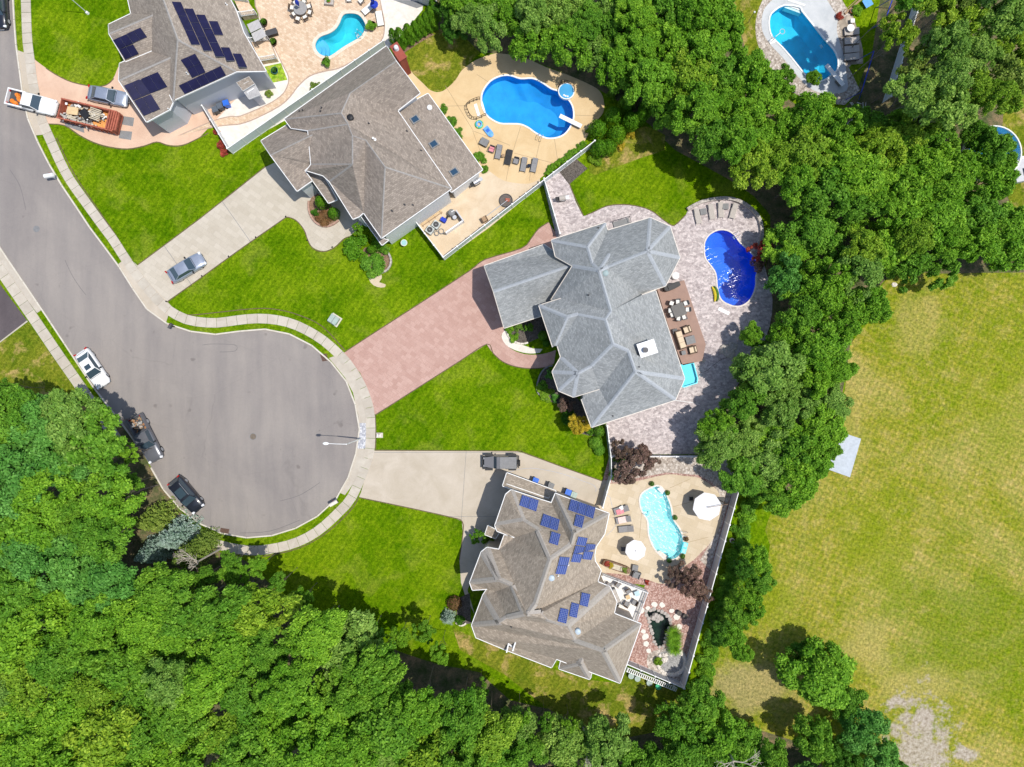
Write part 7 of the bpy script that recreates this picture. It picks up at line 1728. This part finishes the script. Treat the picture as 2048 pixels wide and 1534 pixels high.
o = sheet('concrete_slab', crop(1360, 560, 3.836, [(1270, 1180), (1385, 1217), (1300, 1512), (1085, 1435)]), .14, plain('pale_panel', (.44, .48, .52), .7), kind=None, thick=.12); tag(o, 'pale blue-grey flat panel lying at the edge of the dry field under branches', 'panel')
t = thing('stump', 'tiny pale round well cover in the vines beside the grey fence', 'cover', P(*K_((1455, 962))[0])); MB().cyl((0, 0, 0), (0, 0, .25), .3, .3, 16).obj('rim', M['rock_white'], t); MB().cyl((0, 0, .25), (0, 0, .27), .22, .22, 16).obj('lid', M['wicker'], t)
tag(link('boulder', ROCKW[1], None, P(1789, 569), 0, (.35, .35, .3)), 'single small pale stone at the top of the dry field beside the trees', 'boulder')
t = thing('lamp_post', 'bent black garden lamp on the grass left of the cyan pool', 'garden light', P(*M_((20, 352))[0])); MB().tube([(0, 0, 0), (.5, 0, 1.0), (.9, .8, 1.6)], .03, 6).obj('stem', M['black'], t); MB().ball((1.0, .85, 1.62), .13, 8, 5).obj('globe', M['white'], t)
# planting-bed kerbs of the white house
def bed_edge(label, pts, m, w_=.22, h=.3, seg=7):
    rs = cutpath(smooth(pts, 4, False), seg); t = thing('bed_wall', label, 'wall', P(*rs[0]))
    for a, b in zip(rs, rs[1:]):
        pa_, pb_ = P(*a)-t.location, P(*b)-t.location; d = pb_-pa_; MB().box((pa_+pb_)/2+Vector((0, 0, h/2)), (d.length*.95, w_, h), math.atan2(d.y, d.x)).obj('block', m, t)
bm_ = plain('tan_block', (.40, .25, .19), .85, var=.2)
bed_edge('curved brick-red edging of the oval bed on the cream front walk', F_((280, 300), (280, 380), (305, 450), (350, 510), (430, 545), (510, 525), (570, 480)), bm_)
bed_edge('curved block edging of the big bed at the white house corner', F_((1030, 780), (1062, 840), (1065, 900), (1030, 960), (960, 990), (880, 975)), M['rock'])
sheet('mulch_bed', F_((285, 300), (285, 380), (310, 450), (350, 505), (430, 538), (505, 520), (570, 470), (480, 320), (330, 200)), .03, M['brown_mulch'])
sheet('mulch_bed', smooth(F_((880, 975), (960, 988), (1030, 958), (1063, 900), (1060, 840), (1030, 775), (900, 720), (760, 800)), 2), .02, M['brown_mulch'])
sheet('bare_patch', smooth(F_((845, 985), (960, 990), (975, 1040), (950, 1075), (1010, 1095), (1000, 1125), (930, 1120), (870, 1080)), 2), .016, M['stamp_tan'])
bed_edge('curved white edging of the bed before the large grey-roofed house', [(1013, 662), (1018, 674), (1030, 684), (1046, 688), (1062, 683)], M['rock_white'], .2, .25, 8)
bed_edge('dark curved edging of the bed left of the turret', I_((200, 575), (140, 590), (90, 650), (68, 720), (60, 800), (110, 850), (190, 885)), M['midgrey'], .16, .2, 9)
bed_edge('stone edging of the small bed beside the spiky blue shrub', L_((45, 470), (90, 495), (135, 465)), M['rock_white'], .2, .25, 6)
sheet('mulch_bed', L_((60, 290), (150, 250), (160, 480), (90, 490), (45, 465)), .02, M['mulch'])

# ---------------------------------------------------------------- shrubs and hedges near the houses
def sh(px, py, r, h, lk, label, kind='shrub', cat='shrub', name='shrub', group=None, zc=None): return tree(px, py, r, h, lk, label, kind, name, cat, group, zc=zc)
sh(*F_((385, 295))[0], 13, 2.6, 'cedar', 'tall clipped evergreen in the brick-edged bed of the cream front walk', 'round')
sh(*F_((505, 405))[0], 12, 1.9, 'cedar', 'lower clipped evergreen nearest the porch in the brick-edged bed', 'round')
sh(*F_((415, 475))[0], 17, .7, 'rust', 'low rusty brown bush at the front of the brick-edged bed', zc=.3)
sh(*F_((340, 400))[0], 8, .9, 'dark', 'small dark bush at the rim of the brick-edged bed')
sh(*F_((725, 750))[0], 24, 1.6, 'cedar', 'big low mounded bush on the lawn side of the white house corner', zc=.8)
sh(*F_((880, 895))[0], 25, 1.3, 'mid', 'wide leafy bush at the bottom of the white house corner bed', zc=.6)
sh(*F_((868, 755))[0], 9, 1.8, 'cedar', 'narrow pom bush in the middle of the white house corner bed', 'round')
sh(*F_((935, 705))[0], 14, 1.5, 'cedar', 'round bush against the white house corner', 'round')
sh(*F_((1000, 770))[0], 10, 1.0, 'mid', 'small bush at the wall end of the white house corner bed')
sh(*F_((745, 555))[0], 14, 3.2, 'bright', 'young light green tree beside the cream walk end', 'open', 'tree', 'tree')
for i, (u, v) in enumerate(((310, 655), (390, 765), (470, 885), (655, 1130), (712, 1225))):
    sh(*E_((u, v))[0], (10, 12, 12, 13, 8)[i], .8, 'mid', ('topmost', 'second', 'third', 'fourth', 'lowest')[i]+' low bush along the wing with skylights', group='bushes along the wing with skylights')
for i in range(12):
    x, y = 1095+i*6.7, 345-i*5.0; sh(x-1, y-2, 7, .5, 'bright', 'low hedge clump, number %s from the stone side yard along the white fence' % ('one two three four five six seven eight nine ten eleven twelve'.split()[i]), zc=.3, group='hedge clumps along the white fence')
# arborvitae row (positions are the feet of the trees)
def col(px, py, r, h, lk, label, group):
    return tree(px, py, r*S/S, h, lk, label, 'column', 'arborvitae', 'tree', group, zc=0.0)
nm = 'first second third fourth fifth sixth seventh eighth ninth'.split()
for i, (x, y, h, r) in enumerate(((792, 88, 3.6, 10), (806, 90, 4.0, 12), (822, 82, 3.9, 12), (835, 74, 3.6, 11), (846, 66, 3.8, 11), (857, 60, 4.0, 11), (866, 55, 4.6, 12), (872, 40, 4.6, 12))):
    col(x, y, r, h, 'cedar', nm[i]+' narrow arborvitae from the brick chimney in the clipped row', 'arborvitae row behind the turquoise pool')
cl = ((1195, 258, 19, 2.6), (1226, 232, 18, 2.8), (1233, 268, 19, 2.6), (1262, 243, 18, 2.8), (1199, 297, 18, 2.4), (1217, 294, 16, 2.3), (1254, 206, 17, 3.2), (1289, 226, 15, 5.0), (1283, 232, 13, 3.6), (1268, 165, 15, 4.4), (1277, 168, 13, 4.2))
for i, (x, y, r, h) in enumerate(cl):
    k = 'column' if h > 4 else 'round'
    lbl = ('plump cedar nearest the diving board patio', 'plump cedar at the patio rim above the nearest one', 'plump cedar in the middle of the clipped group', 'plump cedar at the lawn side of the clipped group', 'plump cedar touching the white fence end', 'twin of the fence-end cedar on its lawn side', 'cedar behind the clipped group toward the woods', 'tall curved cedar column at the right of the group', 'shorter cedar leaning on the tall curved column', 'left of two tall cedar spires below the woods', 'right of two tall cedar spires below the woods')[i]
    tree(x, y, r, h, 'cedar', lbl, k, 'cedar_tree', 'tree', 'clipped cedars beside the lagoon pool', zc=0 if k == 'column' else h*.5)
for i, (x, y, r) in enumerate(((1186, 316, 9), (1198, 322, 9), (1243, 290, 8), (1262, 268, 8), (1225, 170, 10), (1222, 190, 10), (1180, 262, 8))):
    sh(x, y, r, .7, 'gold' if i in (2, 3) else 'yellow', ('yellowish ground bush by the mulch square', 'yellowish ground bush right of the mulch square one', 'golden ground bush at the lower cedar rim', 'golden ground bush at the upper cedar rim', 'yellow-green bush at the patio rim under the woods', 'yellow-green bush below its neighbour at the patio rim', 'small yellow-green bush between cedar and patio')[i], group='yellow bushes round the cedars')
# beds of the grey-roofed house
for x, y, r, h, lk, k, l in ((1018, 660, 9, .8, 'bright', 'shrub', 'bright green mound nearest the garage corner in the dark mulch'), (1028, 672, 10, .8, 'bright', 'shrub', 'bright green mound left of the boulders in the dark mulch'), (1037, 655, 8, .9, 'pale', 'shrub', 'pale leafy plant in the dark mulch'), (1058, 655, 10, 1.3, 'mid', 'open', 'small leafy tree in the dark mulch bed'),
    (1086, 671, 10, 1.2, 'mid', 'round', 'round bush against the wall by the front door'), (1093, 686, 8, .9, 'dark', 'round', 'dark small bush below the round one by the front door'), (1087, 769, 10, .9, 'mid', 'shrub', 'middle green bush in the bed left of the turret'), (1097, 748, 9, .9, 'cool', 'shrub', 'bluish bush near the turret wall'), (1093, 790, 13, .6, 'yellow', 'shrub', 'yellow-green ground cover mound at the bed rim left of the turret'), (1078, 778, 8, .5, 'yellow', 'shrub', 'small yellow-green mound at the outer rim of that bed'),
    (1112, 797, 9, .8, 'cool', 'shrub', 'teal bush below the turret'), (1132, 810, 20, 2.4, 'maroon', 'open', 'dark purple-leaved small tree below the turret'), (1140, 838, 16, 1.8, 'dark', 'shrub', 'dark green bush between purple tree and golden one'), (1158, 849, 21, 4.6, 'gold', 'broad', 'golden-yellow small tree at the corner of the large grey roof'),
    (1199, 863, 12, 1.5, 'mid', 'round', 'clipped round bush between golden tree and fence'), (1180, 862, 9, 1.0, 'mid', 'shrub', 'small green bush beside the golden tree'), (1192, 886, 14, .9, 'mid', 'round', 'long clipped bush on the lawn tip beside the fence'), (1199, 900, 12, .9, 'mid', 'round', 'lower end of the clipped bush on the lawn tip')):
    sh(x, y, r, h, lk, l, k)
sh(*H_((1350, 580))[0], 24, 2.6, 'red', 'flame red maple bush at the rim of the deep blue pool', 'open', 'tree', 'tree'); sh(*H_((1340, 680))[0], 15, 1.6, 'maroon', 'dark red-brown bush below the flame red one')
# beds of the tan-roofed house
sh(*J_((262, 930))[0], 20, 2.4, 'mid', 'broad green bush at the front walk of the tan-roofed house', 'open', 'tree', 'tree'); sh(*J_((370, 965))[0], 13, 1.2, 'yellow', 'yellow-green bush against the little porch roof')
sh(908, 1209, 15, 1.3, 'rust', 'rusty brown oval bush in the shade at the tan-roofed house', 'round'); sh(895, 1240, 19, 2.2, 'blue', 'spiky silver-blue shrub at the lawn corner below the rusty bush', 'conifer', 'tree', 'spruce_tree')
sh(918, 1243, 10, .9, 'dark', 'dark mound in the stone-edged bed')
sh(*K_((365, 200))[0], 11, 1.2, 'mid', 'round green bush beside the purple-leaved tree near the dividing fence'); sh(*K_((328, 328))[0], 10, 1.2, 'mid', 'round green bush lower beside the purple-leaved tree')
tree(1265, 938, 36, 4.6, 'maroon', 'purple-brown maple overhanging the top of the aqua pool', 'open', k=0); tree(1290, 915, 32, 4.4, 'maroon', 'second purple-brown maple crown beside the dividing fence', 'open', k=1); tree(1245, 905, 22, 3.6, 'maroon', 'smaller purple-brown crown touching the fence corner', 'open', k=2)
tree(1385, 1165, 33, 4.6, 'maroon', 'purple-brown maple beside the grey fence above the red gravel', 'open', k=1); tree(1352, 1152, 24, 3.4, 'maroon', 'left crown of the purple-brown maple pair above the red gravel', 'open', k=2); tree(1408, 1190, 22, 4.0, 'maroon', 'lower crown of the purple-brown maple pair at the fence', 'open', k=0)
t = thing('grass_clump', 'tall bright green ornamental grass clump beside the dark pond', 'plant', P(1345, 1277)); 
for dy in (-.9, 0, .9):
    o = link('foliage', TUFT[0], t, (0.05, dy, 0), dy*2, (1.1, 1.1, 1.1)); o.material_slots[0].link = 'OBJECT'; o.material_slots[0].material = LEAF['bright']
sh(*L_((1585, 780))[0], 9, .8, 'yellow', 'small yellow-green bush inside the boulder ring')
sh(1296, 1166, 5, .5, 'red', 'little red plant at the corner of the white deck')
# vines and bushes behind the grey fence
for i in range(20):
    t_ = i/19; x = 1480-(1480-1385)*t_+14+random.uniform(-3, 3); y = 1000+(1365-1000)*t_
    sh(x+8, y, 17, 1.3, ('bright', 'mid')[i % 2], 'viny bush outside the grey fence, number '+('one two three four five six seven eight nine ten eleven twelve thirteen fourteen fifteen sixteen seventeen eighteen nineteen twenty'.split()[i])+' from the top', zc=.8, group='viny bushes outside the grey fence')

# ---------------------------------------------------------------- woods
def zone(poly, spacing, kinds, hr, desc, group, rmul=.62, seed=1, name='tree', openp=.12):
    rs = random.Random(seed); pts = []; xs = [p[0] for p in poly]; ys = [p[1] for p in poly]
    for _ in range(6000):
        x, y = rs.uniform(min(xs), max(xs)), rs.uniform(min(ys), max(ys))
        if inside((x, y), poly) and all((x-a)**2+(y-b)**2 > spacing**2 for a, b in pts): pts.append((x, y))
    pts.sort(key=lambda p: (round(p[1]/70), p[0]))
    for i, (x, y) in enumerate(pts):
        lk = rs.choices([k for k, _ in kinds], [v for _, v in kinds])[0]; h = rs.uniform(*hr); r = spacing*rmul*rs.uniform(.85, 1.3)
        tree(x, y, r, h, lk, desc(x, y, lk, r, h, i), 'open' if rs.random() < openp else 'broad', name, 'tree', group, k=rs.randrange(21))
TONE = {'mid': 'mid-green', 'bright': 'bright green', 'yellow': 'yellow-green', 'cool': 'cool bluish-green', 'dark': 'dark green', 'olive': 'olive', 'pale': 'pale green', 'blue': 'silver-blue', 'cedar': 'deep green'}
used_labels = {}
def mk(region, rows, cols):
    """rows, cols: [(limit, words)]"""
    def f(x, y, lk, r, h, i):
        rw = next(w_ for lim, w_ in rows if y <= lim); cw_ = next(w_ for lim, w_ in cols if x <= lim)
        for adj in ('', 'wide ', 'small-crowned ', 'taller ', 'ragged ', 'lower ', 'rounded ', 'uneven ', 'dense ', 'lumpy ', 'slender ', 'spreading '):
            l = f'{adj}{TONE[lk]} tree {rw}, {cw_}'
            if l not in used_labels: break
        used_labels[l] = 1; return l
    return f
sw_rows = [(850, 'at the top of the lower-left wood'), (930, 'level with the grey pickup'), (1010, 'level with the black car'), (1090, 'level with the storm drain'), (1170, 'just under the curved pavement'), (1250, 'level with the rusty bush'), (1330, 'level with the pond garden'), (1410, 'well below the pond garden'), (1480, 'near the bottom edge'), (9999, 'right at the bottom edge')]
sw_cols = [(60, 'at the side edge'), (130, 'near the side edge'), (200, 'under the white sedan'), (270, 'under the road bend'), (340, 'below the grey pickup'), (410, 'below the black car'), (480, 'below the storm drain'), (550, 'below the brown manhole'), (620, 'below the round area middle'), (700, 'below the street light head'), (780, 'below the street light foot'), (860, 'below the lower lawn'), (940, 'below the rusty bush'), (1020, 'below the tan-roofed corner'), (1100, 'below the tan roof middle'), (1180, 'below the small roof gable'), (1260, 'below the last roof tip'), (1340, 'below the white rack'), (1420, 'below the grey fence corner'), (1500, 'below the deep shade'), (1600, 'toward the lone field tree'), (9999, 'toward the bare sand')]
SW1 = [(-40, 815), (60, 825), (110, 830), (165, 835), (205, 860), (218, 900), (228, 950), (255, 1000), (268, 1025), (215, 1040), (205, 1120), (285, 1185), (400, 1185), (455, 1165), (500, 1165), (540, 1200), (600, 1245), (700, 1290), (760, 1330), (850, 1360), (930, 1400), (985, 1440), (1005, 1470), (1000, 1580), (-40, 1580)]
zone(SW1, 62, [('mid', 6), ('bright', 5), ('yellow', 1.6), ('pale', 0.8), ('cool', 1.0)], (11.5, 14.5), mk('sw', sw_rows, sw_cols), 'trees of the wood below the turning area', .92, 3)
SW2 = [(1010, 1470), (1060, 1480), (1130, 1478), (1190, 1475), (1220, 1490), (1260, 1510), (1280, 1580), (1000, 1580)]
zone(SW2, 50, [('mid', 3), ('pale', 2), ('bright', 2)], (7, 9.5), mk('s', sw_rows, sw_cols), 'trees at the bottom middle', .85, 5)
SW3 = [(1350, 1440), (1400, 1405), (1425, 1440), (1480, 1490), (1600, 1480), (1690, 1455), (1770, 1460), (1790, 1580), (1290, 1580)]
zone(SW3, 54, [('mid', 3), ('cool', 1), ('dark', 1), ('bright', 2)], (4.5, 7.5), mk('se', sw_rows, sw_cols), 'trees at the bottom beside the field', .8, 7)
tree(1641, 1355, 66, 7.8, 'bright', 'lone round tree standing out in the dry field', k=3); tree(1700, 1408, 34, 5.0, 'mid', 'small tree just below the lone round field tree', k=2); tree(1610, 1310, 30, 4.6, 'dark', 'dark crown behind the lone round field tree', k=1); tree(1655, 1335, 46, 7.2, 'bright', 'green shoulder crown beside the lone round field tree', k=5)
for i, (x, y, r, lk) in enumerate(((1512, 1120, 34, 'bright'), (1520, 1160, 30, 'mid'), (1492, 1185, 34, 'bright'), (1480, 1235, 33, 'mid'), (1462, 1275, 32, 'bright'), (1505, 1215, 24, 'bright'), (1440, 1262, 26, 'dark'), (1480, 1300, 22, 'bright'), (1486, 1135, 24, 'dark'))):
    tree(x, y, r, 6.0, lk, ('topmost', 'second', 'third', 'fourth', 'lowest large', 'outer field-side', 'dark inner', 'bright lowest', 'dark inner upper')[i]+' bush-like tree of the clump between grey fence and field', 'broad', k=i, group='clump between fence and field')
n_rows = [(60, 'along the top edge'), (120, 'a crown below the top edge'), (180, 'above the patio shade'), (240, 'level with the clipped cedars'), (300, 'level with the cedar lawn'), (360, 'level with the back lawn'), (430, 'above the beige loungers'), (500, 'level with the deep pool rim'), (580, 'level with the red bush'), (660, 'level with the deck table'), (740, 'level with the white chimney'), (820, 'level with the aqua plunge pool'), (900, 'level with the dividing fence'), (9999, 'level with the cantilever umbrella')]
n_cols = [(950, 'behind the arborvitae'), (1010, 'above the lagoon pool start'), (1070, 'above the lagoon pool'), (1130, 'above the round spa'), (1190, 'above the diving board'), (1250, 'above the cedar group'), (1310, 'right of the cedar spires'), (1370, 'over the back lawn tip'), (1430, 'over the deep pool column'), (1490, 'over the red bush column'), (1550, 'left of the cyan pool tail'), (1610, 'below the cyan pool'), (1670, 'below its diving board'), (1730, 'below the blue swing beam'), (1790, 'beside the pale fence'), (1850, 'right of the pale fence'), (1910, 'left of the round blue pool'), (1970, 'over the round blue pool'), (2030, 'near the grey pool deck'), (9999, 'at the side edge')]
N1 = [(915, -20), (905, 45), (930, 50), (980, 62), (1060, 88), (1140, 120), (1190, 135), (1215, 150), (1245, 115), (1250, 60), (1245, -20)]
zone(N1, 44, [('mid', 1.5), ('bright', 4), ('pale', 4)], (6.2, 8.2), mk('n', n_rows, n_cols), 'trees above the lagoon pool', .9, 11)
N2 = [(1250, -20), (1440, -20), (1450, 40), (1470, 120), (1520, 160), (1560, 175), (1625, 200), (1665, 215), (1690, 260), (1700, 320), (1690, 370), (1650, 385), (1600, 385), (1555, 350), (1490, 315), (1410, 285), (1350, 245), (1310, 190), (1260, 100)]
zone(N2, 50, [('mid', 2), ('bright', 7), ('yellow', 1)], (7.5, 10), mk('n2', n_rows, n_cols), 'trees between the back lawn and the cyan pool', .9, 13)
N3 = [(1800, -20), (2070, -20), (2070, 120), (2010, 190), (1950, 240), (1850, 225), (1810, 200), (1800, 130), (1775, 80)]
zone(N3, 52, [('yellow', 3), ('pale', 3), ('mid', 1.5), ('olive', 1)], (12, 15), mk('n3', n_rows, n_cols), 'yellowish trees right of the pale fence', .85, 17, openp=.4)
N4 = [(1735, 250), (1800, 235), (1900, 230), (1925, 260), (1905, 300), (1925, 330), (1985, 340), (2010, 370), (2010, 430), (2060, 470), (2060, 540), (1960, 525), (1900, 530), (1830, 540), (1770, 520), (1740, 545), (1740, 620), (1700, 670), (1650, 700), (1620, 660), (1575, 640), (1568, 560), (1580, 490), (1595, 460), (1625, 430), (1690, 400), (1720, 340)]
zone(N4, 50, [('mid', 3), ('cool', .5), ('bright', 6), ('yellow', .8), ('pale', .6)], (6, 9.5), mk('n4', n_rows, n_cols), 'trees between the blue pools and the field', .88, 19)
N5 = [(1495, 740), (1515, 680), (1580, 670), (1620, 700), (1655, 700), (1670, 760), (1660, 830), (1645, 880), (1640, 920), (1600, 970), (1560, 1000), (1520, 1030), (1490, 965), (1450, 925), (1405, 895), (1405, 860), (1440, 840), (1490, 830), (1490, 790)]
zone(N5, 48, [('mid', 2), ('pale', 3), ('bright', 4)], (5, 7.5), mk('n5', n_rows, n_cols), 'trees between the stone patio and the field', .86, 23)
tree(1545, 735, 60, 9.5, 'pale', 'great pale broad tree beside the stone patio, over the field corner', k=4); tree(1442, 872, 48, 7, 'pale', 'great pale tree overhanging the dividing fence', k=6)
tree(1668, 742, 40, 6.5, 'bright', 'rounded tree at the field rim level with the white chimney', k=3); tree(1508, 672, 26, 5, 'bright', 'bright green small tree nearest the lower tip of the deep blue pool', k=2); tree(1960, 270, 34, 6, 'mid', 'crown covering the upper rim of the round blue pool', k=1); tree(1985, 305, 46, 7, 'mid', 'crown covering the middle of the round blue pool', k=5)
tree(1305, 130, 24, 6, 'dark', 'dark crown in the gap above the cedar spires', k=3); tree(1350, 180, 30, 7.5, 'pale', 'pale drooping tree right of the tall curved cedar', k=0); tree(1325, 215, 24, 6, 'mid', 'mid-green tree below the pale drooping one', k=2)
tree(1625, 158, 14, 5, 'bright', 'small bright crown poking over the tail of the cyan pool', k=1); tree(1572, 150, 18, 5, 'mid', 'small crown at the gravel left of the cyan pool tail', k=4)
tree(895, 18, 26, 5, 'dark', 'dark crown right behind the arborvitae row', k=2); tree(905, 60, 26, 4, 'dark', 'dark low crown beside the rough grass', k=5)
tree(1600, 905, 44, 7, 'mid', 'tree whose branches hang over the pale panel', 'open', k=0); tree(1660, 895, 30, 5, 'mid', 'thin branches reaching over the pale panel toward the field', 'open', k=1)
# conifers beside the turning area
for x, y, r, h, lk, l in ((335, 1080, 46, 6.5, 'blue', 'silver-blue spruce beside the turning area'), (288, 1112, 38, 6.5, 'blue', 'silver-blue spruce nearer the side edge, below the first'), (362, 1118, 42, 6.5, 'olive', 'olive-green spruce below the silver-blue one'), (290, 1045, 40, 6.5, 'olive', 'olive-green pine above the silver-blue spruce'), (385, 1095, 30, 7, 'olive', 'olive spruce at the end of the curved pavement')):
    tree(x, y, r, h, lk, l, 'conifer', 'spruce_tree')
for x, y, s_, l, k in ((405, 1118, 3.4, 'bare pale dead tree top beside the olive spruce', 0), (738, 1335, 2.6, 'bare grey twigs in the dark gap below the lower lawn', 1), (1175, 1500, 2.6, 'bare pale branches rising near the bottom middle', 0), (1460, 1510, 4.0, 'long dead pale branch near the bottom beside the field wood', 1), (1930, 230, 3.0, 'bare pale branches above the round blue pool', 0), (1020, 1505, 2.6, 'bare pale branches in the bottom wood below the roof middle', 1)):
    z0 = 5.0; t = thing('dead_tree', l, 'tree', P(x, y, z0)*1.0, random.random()*6); t.location.z = 0
    MB().cyl((0, 0, 0), (0, 0, z0), .14, .10, 7).obj('trunk', M['bark_pale'], t); o = link('branches', BARE[k], t, (0, 0, z0), 0, (s_, s_, s_*.7)); o.material_slots[0].link = 'OBJECT'; o.material_slots[0].material = M['bark_pale']
for x, y, r, lk, l in ((248, 1000, 30, 'mid', 'low crown between the grey pickup and the black car at the wood edge'), (232, 1050, 34, 'bright', 'bright crown behind the upper olive pine'), (262, 965, 22, 'mid', 'small crown right behind the kerb above the black car'), (412, 1150, 30, 'mid', 'mid-green crown below the end of the curved pavement'), (470, 1150, 30, 'bright', 'bright crown just below the curved pavement, under the storm drain'), (350, 1165, 34, 'bright', 'bright crown just below the olive spruce')):
    tree(x, y, r, 7, lk, l, 'broad', k=int(x))
# grass edges of undergrowth in the woods gaps
for i, (x, y, r) in enumerate(((560, 1165, 22), (610, 1190, 24), (650, 1235, 20), (700, 1262, 22), (745, 1262, 26), (800, 1272, 28), (850, 1262, 26), (880, 1300, 22), (960, 1375, 20), (1040, 1430, 22), (1090, 1440, 18), (1140, 1448, 20), (470, 1118, 22), (520, 1130, 24), (15, 775, 24), (262, 905, 26))):
    tree(x, y, r, random.uniform(6.5, 9), ('mid', 'bright')[i % 2], ('first', 'second', 'third', 'fourth', 'fifth', 'sixth', 'seventh', 'eighth', 'ninth', 'tenth', 'eleventh', 'twelfth', 'thirteenth', 'fourteenth', 'fifteenth', 'sixteenth')[i]+' shaded rim tree along the lower wood edge, counted from the turning area', 'open', k=i, group='rim trees of the lower wood')
